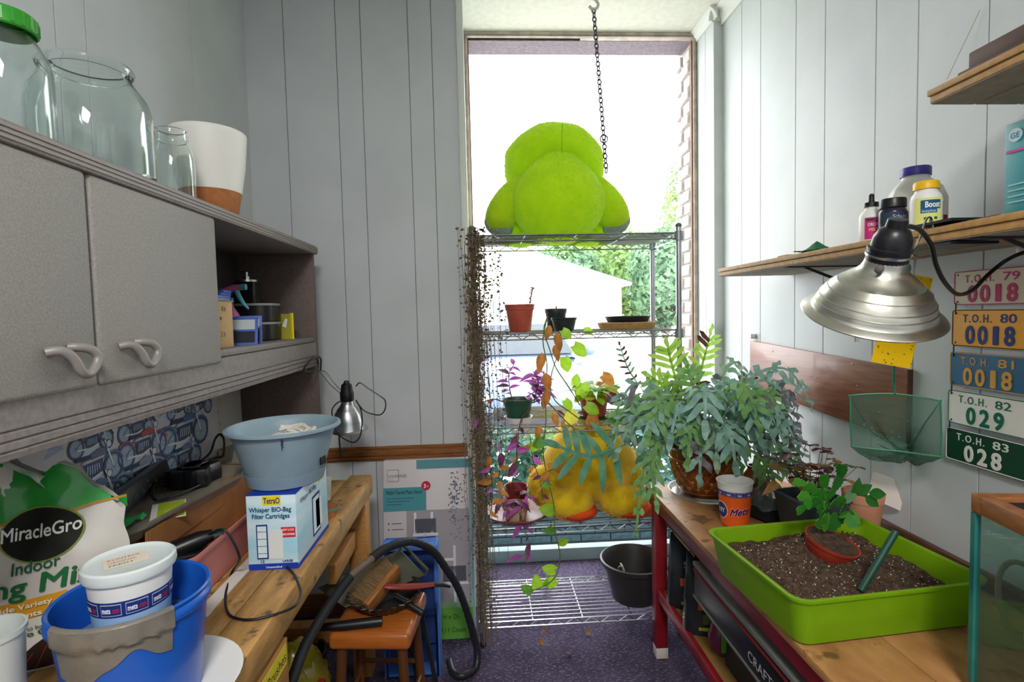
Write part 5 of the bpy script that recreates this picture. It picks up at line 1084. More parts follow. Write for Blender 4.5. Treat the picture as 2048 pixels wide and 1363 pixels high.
stem_plant(t, [[L3(1012, 805, 2.35), L3(985, 798, 2.28), L3(960, 812, 2.26), L3(950, 850, 2.25)], [L3(1062, 815, 2.34), L3(1042, 840, 2.31), L3(1036, 880, 2.27), L3(1033, 930, 2.26)], [L3(1065, 805, 2.35), L3(1090, 800, 2.28), L3(1120, 830, 2.26), L3(1150, 860, 2.25)]], L_oval, [m_purpd, m_dry, m_purp], 5, .5, .8, 12, m_bstem, .003)
# ---- tier 3: spider plant and pothos in terracotta pot on a dark saucer
p = onshelf(1188, 835, ST[2], 2.45)
b = MB(); b.lathe([(0, 0), (.075, 0), (.09, .02), (.086, .02), (.072, .004), (0, .004)], 36); o = b.build('dark_saucer', m_bpot, loc=p, smooth=40); tag(o, 'dark saucer under the terracotta pot with pothos', 'saucer')
t = plastic_pot('pothos_plant', 'pothos and spider plant with long vines in a terracotta pot on the middle tier', (p[0], p[1], p[2] + .0045), .073, .052, .11, m_tcp, cat='potted plant')
O = V((p[0], p[1], p[2] + .0045)); m_spid = lf('spider_leaf', '#cdd9a0', '#93b85c', .4); rnd = random.Random(21)
for i in range(34):
    a = i * 2.4; put_leaf('leaf', L_strap, m_spid, t, (.02 * math.cos(a), .02 * math.sin(a), .09), (math.cos(a), math.sin(a) * .8, rnd.uniform(.7, 1.6)), s=rnd.uniform(.7, 1.2))
for i in range(34):
    a = i * 2.4 + .5; put_leaf('leaf', L_heart, rnd.choice([m_pothos, m_pothos2, m_yleaf, m_dry]), t, (.05 * math.cos(a), .05 * math.sin(a) - .02, .10 + rnd.uniform(0, .05)), (math.cos(a), math.sin(a) - .3, rnd.uniform(-.6, .6)), (0, -.5, 1), s=rnd.uniform(.6, 1.0))
for px, py, Y, dx, dz, s, mt in ((1148, 690, 2.36, .6, -.5, 1.0, m_pothos), (1128, 715, 2.34, .3, -1, .9, m_pothos), (1150, 770, 2.33, .2, 1, .7, m_pothos), (1168, 660, 2.36, .6, -.1, .6, m_pothos), (1152, 825, 2.33, -.6, -.5, 1.0, m_yleaf), (1172, 810, 2.3, .5, -.3, .9, m_pothos), (1130, 800, 2.31, .4, -.6, .7, m_pothos), (1160, 790, 2.32, .3, .6, .9, m_pothos), (1185, 830, 2.3, -.1, -1, 1.0, m_dry), (1205, 750, 2.36, .6, -.4, .9, m_dry), (1215, 795, 2.34, .8, -.2, .9, m_purpd)):
    put_leaf('leaf', L_heart, mt, t, at(px, py, Y=Y) - O, (dx, -.2, dz), (0, -1, .3), s)
# vines: one climbing to the tier above and falling in front of the rack
vA = [(1160, 810, 2.36), (1135, 770, 2.29), (1112, 735, 2.27), (1100, 700, 2.265), (1088, 660, 2.27), (1095, 632, 2.29)]; vB = [(1095, 632, 2.29), (1086, 680, 2.265), (1094, 730, 2.26), (1090, 780, 2.258), (1092, 840, 2.256), (1086, 900, 2.254), (1096, 960, 2.252), (1108, 1010, 2.25), (1110, 1060, 2.248), (1120, 1110, 2.246), (1112, 1150, 2.245), (1090, 1170, 2.248), (1062, 1182, 2.25)]; vC = [(1118, 660, 2.265), (1124, 690, 2.262), (1108, 730, 2.26), (1100, 770, 2.258), (1110, 800, 2.257), (1135, 820, 2.262), (1160, 838, 2.28)]
for vv in (vA, vB, vC):
    b = MB(); b.tube(smooth_path([at(x, y, Y=d) - O for x, y, d in vv], 8), .0026, 6); b.build('vine', m_stem, t)
for px, py, dx, dz, s, mt, me in ((1100, 650, -.3, -1, .9, m_dry, L_dry), (1112, 665, .2, -1, 1.1, m_dry, L_dry), (1084, 705, -.2, -1, 1.2, m_dry, L_dry), (1090, 745, .2, -1, 1.2, m_dry, L_dry), (1094, 780, -.2, -1, 1.1, m_dry, L_dry), (1108, 690, .3, -1, 1.0, m_dry, L_dry), (1080, 850, -.3, -1, .9, m_dry, L_dry), (1105, 825, .4, -1, .9, m_dry, L_dry), (1090, 880, -.6, -.2, .8, m_pothos2, L_heart), (1075, 892, -1, .0, .7, m_pothos, L_heart), (1125, 660, .4, -.4, .7, m_pothos, L_heart), (1095, 925, .5, -.5, .6, m_dry, L_dry), (1108, 1020, -1, .2, .9, m_pothos, L_heart), (1112, 1030, .6, -.3, .6, m_dry, L_dry), (1118, 1085, .5, .2, .6, m_pothos, L_heart), (1110, 1140, -.8, .3, .8, m_pothos, L_heart), (1112, 1160, -.9, -.2, .8, m_pothos, L_heart), (1075, 1175, -.1, 1, .8, m_pothos, L_heart), (1062, 1182, -.7, .5, .7, m_pothos2, L_heart), (1090, 1172, .2, 1, .5, m_pothos, L_heart), (1100, 965, -.8, -.2, .6, m_pothos2, L_heart), (1108, 1060, -1, .1, .6, m_pothos2, L_heart)):
    put_leaf('leaf', me, mt, t, at(px, py, Y=2.25) - O, (dx, -.25, dz), (0, -1, .2), s)
# ---- tier 2: clay saucer with two small pots and wandering purple plant
p = onshelf(1035, 1030, ST[1], 2.42)
b = MB(); b.lathe([(0, 0), (.11, 0), (.15, .03), (.156, .03), (.156, .036), (.146, .036), (.108, .006), (0, .006)], 48); o = b.build('clay_saucer', pm('brown_saucer', '#6d3a2c', .4, col2='#7d4636', ns=8), loc=p, smooth=40); tag(o, 'wide brown saucer holding two small pots on a lower tier', 'saucer')
t = plastic_pot('clay_pot', 'small whitish clay pot standing in the brown saucer', (p[0] - .01, p[1] - .04, p[2] + .0065), .062, .045, .072, pm('pale_clay', '#c9a184', .8, col2='#d8b89c', ns=14), lipz=.66, cat='potted plant')
O = V((p[0] - .01, p[1] - .04, p[2] + .0065))
stem_plant(t, [[(0, 0, .06), (.0, -.03, .10), (-.03, -.06, .09), (-.06, -.08, .05)], [(.02, 0, .06), (.03, -.04, .10), (.02, -.07, .06), (.03, -.09, -.01)], [(-.02, 0, .06), (-.05, -.01, .12), (-.07, -.03, .09)], [(.0, .0, .06), (.03, -.02, .13), (.07, -.04, .10)], [(.01, -.05, .06), (.03, -.10, .0), (.05, -.13, -.08), (.0, -.14, -.12)]], L_long, [m_purp, m_purpd, m_purpd, m_purp], 5, .45, .75, 31, m_bstem, .002)
t = plastic_pot('red_pot', 'small dark red plastic pot standing behind the pale clay pot', (p[0] + .0, p[1] + .075, p[2] + .0065), .055, .042, .12, pm('dark_red_plastic', '#7c2a26', .35), soil=False)
# dried trailing tradescantia between tiers
t = thing('dry_trailing_plant', 'half-dry brown and purple strands trailing below the green pot', 'plant', (.15, 2.27, ST[2] - .04))
O = V((.15, 2.27, ST[2] - .04))
for i, vv in enumerate(([(1000, 870), (1003, 910), (998, 950), (1002, 990)], [(1034, 860), (1033, 900), (1030, 945)], [(1060, 870), (1066, 920), (1080, 960), (1086, 1000)], [(985, 860), (980, 920), (985, 985), (978, 1040)], [(1068, 960), (1100, 940), (1130, 930), (1150, 900)])):
    sp = smooth_path([at(x, y, Y=2.265 - .008 * i) - O for x, y in vv], 8); b = MB(); b.tube(sp, .0018, 5); b.build('stem', m_bstem, t); rnd = random.Random(60 + i)
    for k in range(7):
        q = sp[int((.2 + .8 * k / 7) * (len(sp) - 1))]; put_leaf('leaf', L_dry if k % 2 else L_oval, rnd.choice([m_dry, m_dry, m_purp, m_purpd]), t, q, (rnd.uniform(-1, 1), -.3, rnd.uniform(-1, .2)), (0, -1, .2), rnd.uniform(.5, .9))
# ---- dead string vine draped down the left posts
t = thing('dried_string_vine', 'dense dead string vine draped down the left front rack post', 'plant', (RX0, RY0, 1.86))
rnd = random.Random(77); bs_, bl = MB(), MB(); O = V((RX0, RY0, 1.86))
for i in range(110):
    x0 = RX0 + rnd.gauss(.012, .026); y0 = RY0 - .018 - rnd.random() * .03; zt = 1.86 - max(0, rnd.gauss(0, .08)) - (rnd.random() < .35) * rnd.uniform(.2, .9); Lv = rnd.uniform(.5, zt - .02) if rnd.random() < .75 else zt - .02
    if rnd.random() < .12: x0 += rnd.uniform(.03, .09); Lv *= .8
    if rnd.random() < .06: x0 -= .04
    ph, am = rnd.uniform(0, 6), rnd.uniform(.002, .010); pts_ = [V((x0 + am * math.sin(ph + k * .7) + .015 * (k / 14) * rnd.uniform(.5, 1), y0 + .004 * math.cos(ph + k), zt - Lv * k / 14)) - O for k in range(15)]
    bs_.tube(pts_, .0009, 4)
    nl = int(Lv / .028)
    for k in range(nl):
        f = rnd.random(); q = pts_[int(f * 13)].lerp(pts_[int(f * 13) + 1], rnd.random()); s = rnd.uniform(.005, .0105) * (1.3 if zt - Lv * f > 1.5 else 1); d = V((rnd.uniform(-1, 1), rnd.uniform(-1, .3), rnd.uniform(-.8, .4))).normalized(); u = d.cross(V((rnd.random(), rnd.random(), rnd.random()))).normalized()
        bl.add([q, q + d * s * .6 + u * s * .6, q + d * s * 1.5, q + d * s * .6 - u * s * .6], [(0, 1, 2, 3)], k=rnd.choice((0, 0, 1, 2)))
o = bs_.build('strands', pm('vine_strand', '#7d6f5f', .8), t, smooth=60, weld=False); o['kind'] = 'stuff'
o = bl.build('small_leaves', [pm('dead_leaf_a', '#6d5a44', .8), pm('dead_leaf_b', '#8d7a50', .8), pm('dead_leaf_c', '#57614a', .8)], t, smooth=0, weld=False); o['kind'] = 'stuff'
# ---- bottom: dark hanging pot with cord
p = at(1262, 1165, Z=ST[0]); p = V((.70, 2.44, ST[0])); PSC = 1.06
t = thing('dark_planter', 'dark brown plastic planter with a cord loop on the bottom tier', 'plant pot', p)
b = MB(); b.lathe([(0, 0), (.10, 0), (.108, .005), (.150, .165), (.160, .168), (.163, .175), (.163, .19), (.155, .193), (.150, .186), (.142, .165), (.100, .012), (0, .012)], 56); b.build('bowl', pm('dark_brown_plastic', '#2c2b2e', .4, col2='#35322f', ns=10), t, smooth=40)
b = MB(); b.tube(smooth_path([(-.08, -.12, .19), (-.085, -.10, .205), (-.07, -.02, .17), (-.02, .0, .06), (.05, .05, .03)], 6), .0035, 6); b.tube(smooth_path([(-.085, -.10, .205), (-.095, -.07, .18), (-.06, .02, .07), (.0, .05, .03)], 6), .0035, 6); b.build('cord', pm('grey_cord', '#9a958f', .8), t)
# fallen leaves on the carpet
rnd = random.Random(12); L_f = leaf_mesh('fallen_leaf', .03, .02, .5, -.5, 4)
for i, (px, py, lb) in enumerate(((1085, 1290, 'dry leaf on the carpet nearest the rack, left of centre'), (1140, 1305, 'dry leaf lying furthest forward on the carpet'), (1180, 1270, 'dry leaf on the carpet right of the others'), (1085, 1265, 'tiny dry leaf scrap at the front edge of the rack'))):
    q = at(px, py, Z=.004); o = put_leaf('dry_leaf', L_f, m_dry, None, q, (rnd.uniform(-1, 1), rnd.uniform(-1, 1), .1), s=rnd.uniform(.7, 1.2)); tag(o, lb, 'leaf', 'fallen leaves on the carpet')
# ================================================================== RIGHT SIDE: TABLE
m_ttop = pm('table_top_wood', '#9a6a40', .5, col2='#bd8a56', ns=4, nd=8, stretch=(5, 2, 5), bump=.1, bs=40, fac=(.32, .66), speck=('#6d4c30', 16, .60))
m_red = pm('red_paint', '#8a1722', .4, col2='#7a1019', ns=12, bump=.05); m_redw = pm('paint_chip', '#cfc9c4', .7)
TZ_, TX0, TX1, TY0, TY1 = .72, .70, XR - .022, .35, 2.25
tb2 = thing('potting_table', 'wooden topped table with red painted legs along the right wall', 'table', (1.0, 1.3, 0))
for i in range(3):
    x0 = TX0 + (TX1 - TX0) * i / 3 + (.001 if i else 0); b = MB(); b.box(x0, TY0, TZ_ - .022, TX0 + (TX1 - TX0) * (i + 1) / 3 - .001, TY1, TZ_); wpart(b, 'top_board', m_ttop, tb2, bevel=.0015)
b = MB(); b.box(TX0 + .01, TY0 + .02, TZ_ - .075, TX0 + .03, TY1 - .02, TZ_ - .0225); wpart(b, 'apron', m_red, tb2, bevel=.002)
b = MB(); b.box(TX1 - .03, TY0 + .02, TZ_ - .075, TX1 - .01, TY1 - .02, TZ_ - .0225); wpart(b, 'apron', m_red, tb2, bevel=.002)
for y in (TY0 + .05, 1.0, 2.16):
    for x in (TX0 + .004, TX1 - .055):
        b = MB(); b.box(x, y - .028, 0, x + .05, y + .028, TZ_ - .0225); lg = wpart(b, 'leg', m_red, tb2, bevel=.003)
        if y > 2 and x < 1: b = MB(); b.box(x - .0006, y - .0286, .004, x + .0506, y + .02, .05); b.build('paint_chip', m_redw, lg, bevel=.001)
m_ply = pm('shelf_ply', '#9a7440', .6, col2='#86642f', ns=5, stretch=(4, 1, 4))
b = MB(); b.box(TX0 + .034, TY0 + .08, .285, TX1 - .06, TY1 - .07, .303); wpart(b, 'lower_shelf', m_ply, tb2, bevel=.002)
b = MB(); b.box(TX0 + .010, TY0 + .08, .265, TX0 + .033, TY1 - .12, .311); wpart(b, 'lower_rail', m_red, tb2, bevel=.003)
LS = .3035
# ---- things on the lower shelf
m_sack = pm('black_sack', '#1b2022', .35, col2='#262d30', ns=8, coat=.3)
for i, (px, py, lb) in enumerate(((1352, 1195, 'black potting soil sack on the lower shelf nearest the far table leg'), (1405, 1220, 'black potting soil sack on the lower shelf behind the long black case'))):
    y = 2.03 - i * .17; t = thing('soil_sack', lb, 'bag', (.805, y, LS), rz=.10, group='black soil sacks')
    def sk(u, v, s): return ((u - .5) * .175 * (1 - .12 * v), s * .055 * (1 - v ** 2) * math.sin(PI * min(max(u, .03), .97)) ** .5 + .004 * mnoise.noise(V((u * 5, v * 6, i))), v * .30)
    b = MB(); b.grid(lambda u, v: sk(u, v, -1), 14, 16); b.grid(lambda u, v: sk(u, v, 1), 14, 16); b.grid(lambda u, v: V(sk(0, u, -1)).lerp(V(sk(0, u, 1)), v), 16, 1); b.grid(lambda u, v: V(sk(1, u, -1)).lerp(V(sk(1, u, 1)), v), 16, 1); b.grid(lambda u, v: V(sk(u, 0, -1)).lerp(V(sk(u, 0, 1)), v), 14, 1); b.build('sack', m_sack, t, smooth=60)
    for z0, z1, x0, x1, c in ((.095, .125, -.055, .045, '#c4512c'), (.022, .034, -.055, .06, '#a9c22a'), (.045, .08, -.04, .05, '#5d6a36')):
        b = MB(); b.grid(lambda u, v: (lambda x, z: (x, sk(x / .175 + .5, z / .30, -1)[1] - .003, z))(x0 + (x1 - x0) * u, z0 + (z1 - z0) * v), 6, 2); b.build('print', flat(c), t)
    o = text('SOIL', .035, flat('#9aa2a4'), t, None, bold=.01); 
    for v_ in o.data.vertices: x, z = v_.co.x - .04, v_.co.y + .165; v_.co = (x, sk(x / .175 + .5, z / .30, -1)[1] - .003 - v_.co.z, z)
m_case = pm('black_case', '#16181c', .35)
ck = thing('long_black_case', 'long black tool case resting under the table edge', 'case', (.80, 1.47, .485))
b = MB(); b.box(-.085, -.35, 0, .085, .29, .125); b.build('shell', m_case, ck, bevel=.008)
b = MB(); b.box(-.0885, -.345, .095, -.0845, .285, .102); b.build('red_trim', flat('#7e2420'), ck)
b = MB(); b.box(-.089, -.348, .112, -.06, .288, .1275); b.build('lid_edge', pm('case_edge', '#6b6c68', .4), ck, bevel=.002)
b = MB(); b.box(-.0885, -.348, 0, -.08, .288, .008); b.build('lower_edge', pm('case_edge', '#6b6c68'), ck, bevel=.001)
text('CRAFTSMAN', .040, flat('#b9bcc0'), ck, frame((-.0862, -.09, .03), (0, -1, 0), (0, 0, 1)), bold=.01, width=.23)
b = MB(); b.box(.0, -.4, 0, .22, .3, .18); o = b.build('dark_bin', pm('bin_black', '#191b1d', .5), loc=(.75, 1.47, LS), smooth=0); tag(o, 'dark plastic bin carrying the long black case', 'bin'); o.data.transform(TR(.03, 0, 0))
o.scale = (1, .62, 1)
c2 = thing('thin_black_case', 'thin black case with a brass edge hung below the far table edge', 'case', (.775, 1.98, .575))
b = MB(); b.box(-.035, -.17, .02, .05, .13, .065); b.build('shell', m_case, c2, bevel=.004); b = MB(); b.box(-.0365, -.17, .024, -.0345, .13, .030); b.build('brass_edge', pm('brass', '#b08d4c'), c2)
b = MB(); b.box(-.03, -.1, .0655, .03, .06, .0695); b.build('hanger', m_case, c2)
t = thing('seed_pack', 'purple and green plastic pack lying on the lower shelf', 'pack', (.80, 1.70, LS), rz=.2)
b = MB(); b.sphere((0, 0, .07), (.06, .05, .07), 20, 14, fn=lambda d: V((d.x, d.y * .8, d.z)) * (1 + .1 * mnoise.noise(d * 4))); b.build('pouch', pm('purple_film', '#5a1f3c', .3, col2='#6d2a48', ns=9), t); b = MB(); b.box(-.045, -.047, .045, .03, -.042, .11); b.build('green_panel', flat('#4f9a2c'), t)
t = thing('dark_bowl', 'dark round bowl on the lower shelf at the bottom of the picture', 'bowl', (.83, 1.30, LS))
b = MB(); b.lathe([(0, 0), (.06, 0), (.10, .08), (.112, .12), (.116, .12), (.116, .126), (.108, .126), (.09, .07), (.055, .008), (0, .008)], 44); b.build('bowl', pm('bowl_dark', '#1c1d20', .3), t, smooth=50)
b = MB(); b.sphere((0, 0, .06), (.075, .085, .075), 30, 20, fn=lambda d: d * (1 + .3 * mnoise.noise(d * 3.3) + .15 * mnoise.noise(d * 9))); o = b.build('clear_bag', clear('clear_poly', '#e4e8ea', .9, .12, .25, '#d5d8da'), loc=(.83, 1.22, LS + .07), smooth=25); tag(o, 'crumpled clear plastic bag stuffed in the dark bowl', 'plastic bag')
t = thing('small_bottle', 'small pale bottle with green cap behind the long black case', 'bottle', (.93, 1.42, LS + .1815))
b = MB(); b.lathe([(0, 0), (.025, 0), (.027, .004), (.027, .06), (.012, .085), (.012, .10), (0, .10)], 20); b.build('bottle', pm('bottle_white', '#b9c4bd', .3), t); b = MB(); b.lathe([(0, .10), (.015, .10), (.015, .122), (0, .122)], 20); b.build('cap', pm('cap_green', '#2a9a4a', .35), t)
# ================================================================== ON THE TABLE
T0 = TZ_ + .0008
# ---- green tray of soil
trc = [V((.671, 1.495)), V((.643, 1.091)), V((1.137, 1.139)), V((1.184, 1.514))]
tcx = sum(p.x for p in trc) / 4; tcy = sum(p.y for p in trc) / 4
gtr = thing('green_tray', 'lime green plastic tray filled with potting soil', 'tray', (tcx, tcy, T0), rz=math.radians(5.0))
m_gtray = pm('tray_lime', '#9ccc1c', .4, col2='#92c016', ns=7, translucent=.45)
rr_loft([(.44, .345, .025, 0), (.455, .36, .03, .006), (.492, .395, .035, .112), (.505, .408, .04, .113), (.507, .410, .04, .120), (.500, .403, .038, .121), (.484, .387, .034, .119), (.480, .383, .034, .112), (.452, .357, .03, .008)], 7).build('tray', m_gtray, gtr, smooth=35)
def soilz(x, y): return .068 + .018 * math.exp(-((x - .02) ** 2 + (y - .11) ** 2) / .012) + .012 * mnoise.noise(V((x * 14, y * 14, 2))) + .008 * mnoise.noise(V((x * 38, y * 38, 5))) + .010 * y / .2
m_pot_soil = pm('potting_soil', '#3a2a20', .95, col2='#5d4737', ns=70, nd=8, bump=1.0, bs=120, speck=('#a08a74', 160, .66))
def sq_(u, v): n_, m_ = 2 * u - 1, 2 * v - 1; return .232 * n_ * (1 - .06 * m_ ** 8), .184 * m_ * (1 - .075 * n_ ** 8)
b = MB(); b.grid(lambda u, v: (lambda x, y: (x, y, soilz(x, y)))(*sq_(u, v)), 70, 56); b.build('soil', m_pot_soil, gtr, smooth=60)
b = MB(); c4 = rrect(.444, .349, .035, 4)
for (xa, ya), (xb, yb) in zip(c4, c4[1:] + c4[:1]): b.grid(lambda u, v: (lambda x, y: (x, y, .010 + (soilz(x, y) - .012) * v))(xa + (xb - xa) * u, ya + (yb - ya) * u), 12, 2)
b.build('soil_side', m_pot_soil, gtr, smooth=60)
rnd = random.Random(14); bw, bk_ = MB(), MB()
for i in range(1500):
    x, y = rnd.uniform(-.225, .225), rnd.uniform(-.18, .18); z = soilz(x, y); big = rnd.random(); q = bw if i % 5 < 2 else bk_; s = (rnd.uniform(.0012, .0028) if q is bw else rnd.uniform(.002, .006))
    d = [V((rnd.uniform(-1, 1), rnd.uniform(-1, 1), rnd.uniform(-1, 1))).normalized() * s for _ in range(4)]; c = V((x, y, z + s * .4))
    q.add([c + d[0], c + d[1], c + d[2], c - (d[0] + d[1] + d[2]) * .6], [(0, 1, 2), (0, 2, 3), (0, 3, 1), (1, 3, 2)])
o = bw.build('perlite', pm('perlite', '#e6e0d6', .8), gtr, smooth=0, weld=False); o['kind'] = 'stuff'
o = bk_.build('bark_bits', pm('bark_bits', '#4a3324', .9, col2='#6d4f38', ns=30), gtr, smooth=0, weld=False); o['kind'] = 'stuff'
# green rod stuck in the soil
a_, c_ = at(1722, 1180, Y=1.205), at(1792, 1062, Y=1.22)
b = MB(); b.tube([a_, a_.lerp(c_, .5), c_], .0085, 14); o = b.build('plant_stake', pm('stake_green', '#1d4a3c', .45)); tag(o, 'dark green plant stake stuck slanting in the soil', 'stake')
# red pot with holiday cactus, tilted in the soil
cz = T0 + .075; cp = at(1655, 1085, Z=cz + .03)
hc2 = thing('holiday_cactus', 'leafy holiday cactus in a tilted red pot sunk in the soil tray', 'potted plant', mw=TR(cp.x, cp.y, cz) @ RX(.22) @ RY(.20))
b = MB(); b.lathe([(0, .0), (.058, 0), (.060, .002), (.066, .034), (.069, .034), (.070, .042), (.066, .042), (.062, .03), (0, .03)], 44); b.build('pot', pm('red_pot_plastic', '#9a3220', .45, col2='#a53c28', ns=14), hc2, smooth=40)
b = MB(); b.grid(lambda u, v: (.064 * v * math.cos(2 * PI * u), .064 * v * math.sin(2 * PI * u), .039 + .006 * mnoise.noise(V((v * 3 * math.cos(2 * PI * u), v * 3 * math.sin(2 * PI * u), 1)))), 28, 6); b.build('soil', m_pot_soil, hc2)
def pad_mesh():
    prof = [(.0, .004), (.006, .010), (.012, .013), (.014, .011), (.022, .0165), (.025, .0140), (.034, .0175), (.037, .0150), (.046, .014), (.050, .009), (.048, .004)]
    pts_ = [(-w, y) for y, w in prof] + [(w, y) for y, w in reversed(prof)]; b = MB(); b.prism(pts_, -.0012, .0012); me = b.mesh('pad', smooth=30); return me
L_pad = pad_mesh(); m_cac = [pm('cactus_green_a', '#2f7a26', .4, col2='#3d8c2e', ns=30, translucent=.15), pm('cactus_green_b', '#4a9a34', .4, col2='#5aa83c', ns=30, translucent=.2), pm('cactus_green_c', '#24621f', .4, col2='#2f7026', ns=30, translucent=.1)]
rnd = random.Random(33); OC = TR(cp.x, cp.y, cz) @ RX(.22) @ RY(.20); iOC = OC.inverted()
def chain_pads(pts_, seed):
    rn = random.Random(seed); P_ = [iOC @ p for p in pts_]
    for i in range(len(P_) - 1):
        d = P_[i + 1] - P_[i]; put_leaf('pad', L_pad, rn.choice(m_cac), hc2, P_[i], d, V((rn.uniform(-.9, .9), -1, rn.uniform(-.2, .5))), s=max(.75, d.length / .046))
R3 = lambda px, py, Y: at(px, py, Y=Y)
Yc = cp.y
for sd, path in enumerate(([(1650, 1062, 0), (1652, 1030, -.01), (1652, 1000, -.02), (1650, 975, -.02), (1648, 950, -.03)], [(1652, 1030, -.01), (1640, 1008, -.03), (1622, 1000, -.05), (1600, 988, -.06)], [(1622, 1000, -.05), (1612, 1012, -.07), (1596, 1022, -.08)], [(1652, 1000, -.02), (1668, 980, -.02), (1680, 955, -.02), (1685, 930, -.03)], [(1652, 1010, -.01), (1632, 985, -.03), (1612, 968, -.04), (1590, 962, -.04)], [(1660, 1060, .01), (1678, 1030, 0), (1690, 1005, -.01), (1706, 985, -.01), (1722, 975, 0)], [(1690, 1005, -.01), (1702, 1020, -.03), (1710, 1040, -.04)], [(1678, 1030, 0), (1694, 1028, -.03), (1702, 1045, -.04)], [(1690, 1005, -.01), (1672, 1000, -.03), (1660, 1012, -.05)], [(1645, 1055, 0), (1642, 1035, -.03), (1648, 1020, -.05)])): chain_pads([R3(x, y, Yc + d) for x, y, d in path], sd)
L_round = leaf_mesh('leaf', .05, .03, .15, .15, 6)
for px, py, dx, dz in ((1712, 985, .8, .35), (1738, 985, .9, -.1), (1708, 990, .3, .9), (1730, 992, .7, -.5)): put_leaf('leaf', L_round, m_cac[2], hc2, iOC @ R3(px, py, Yc - .01), OC.to_3x3().inverted() @ V((dx, -.1, dz)), (0, -1, .4), 1.05)
# ---- orange souvenir cup
t, rf = stadium_cup('souvenir_cup', 'orange souvenir cup with blue band standing on the table', (.884, 1.80, T0), .158, .060, .047, pm('cup_orange', '#f0641e', .4), rz=-.42)
mets_script(t, rf, -PI / 2 + .22, .042, .036, .062)
round_patch(t, rf, -PI / 2 - .98, .058, .026)
# ---- fern pot on a clear saucer
FX, FY = .905, 2.11
b = MB(); b.lathe([(0, 0), (.125, 0), (.135, .006), (.145, .022), (.141, .022), (.130, .008), (0, .003)], 52); o = b.build('clear_saucer', clear('saucer_plastic', '#e2e4e2', .9, .06, .18, '#d9dcda'), loc=(FX, FY, T0), smooth=45); tag(o, 'clear plastic saucer under the ornate brown fern pot', 'saucer')
fp_ = thing('fern_plant', 'large blue-green lobed fern in an ornate glazed brown pot', 'potted plant', (FX, FY, T0 + .0035))
m_bglz = pm('brown_glaze', '#6a3512', .22, col2='#8a4a1c', ns=9, coat=.5)
PHt = .185
def prad(z): return .088 + .052 * math.sin(min(1, z / PHt) * PI * .5) ** .9
prof = [(0, 0), (.080, 0), (.086, .004)] + [(prad(z), z) for z in [PHt * i / 10 for i in range(1, 11)]] + [(.146, PHt), (.148, PHt + .01), (.142, PHt + .016), (.134, PHt + .012), (.13, PHt - .02), (.1, .1), (0, .1)]
b = MB(); b.lathe(prof, 56); pot = b.build('pot', m_bglz, fp_, smooth=45)
# raised lattice and diamonds on the pot wall
m_bglz2 = pm('brown_glaze_relief', '#8f5220', .25, col2='#a8642a', ns=12, coat=.5); nd_ = 20
b = MB()
for k in range(nd_):
    for sgn in (-1, 1):
        pts_ = []
        for i in range(9):
            z = .03 + .115 * i / 8; a = 2 * PI * (k + sgn * i / 8 * 2) / nd_; r = prad(z) + .0008; pts_.append((r * math.cos(a), r * math.sin(a), z))
        b.tube(pts_, .0018, 5)
o = b.build('lattice_relief', m_bglz2, pot, smooth=60); o['kind'] = 'stuff'
dm_ = MB()
for k in range(nd_):
    for row in range(3):
        z = .045 + .0287 * row * 1.0 + (.0 if row % 2 == 0 else 0); a = 2 * PI * (k + (.5 if row % 2 else 0)) / nd_; r = prad(z) + .001; c = V((r * math.cos(a), r * math.sin(a), z)); rr = V((math.cos(a), math.sin(a), 0)); tt = V((-math.sin(a), math.cos(a), 0))
        for s in (.008,): dm_.add([c + tt * s, c + V((0, 0, s * 1.2)), c - tt * s, c - V((0, 0, s * 1.2)), c + rr * .003], [(0, 1, 4), (1, 2, 4), (2, 3, 4), (3, 0, 4)])
o = dm_.build('diamond_relief', m_bglz2, pot, smooth=0); o['kind'] = 'stuff'
for z in (.022, .155):
    b = MB(); b.lathe([(prad(z), z - .003), (prad(z) + .003, z), (prad(z), z + .003)], 56); b.build('band', m_bglz2, pot)
b = MB(); b.grid(lambda u, v: (.128 * v * math.cos(2 * PI * u), .128 * v * math.sin(2 * PI * u), PHt - .012 + .008 * mnoise.noise(V((v * 4 * math.cos(2 * PI * u), v * 4 * math.sin(2 * PI * u), 7)))), 28, 6); b.build('soil', m_soil, fp_)
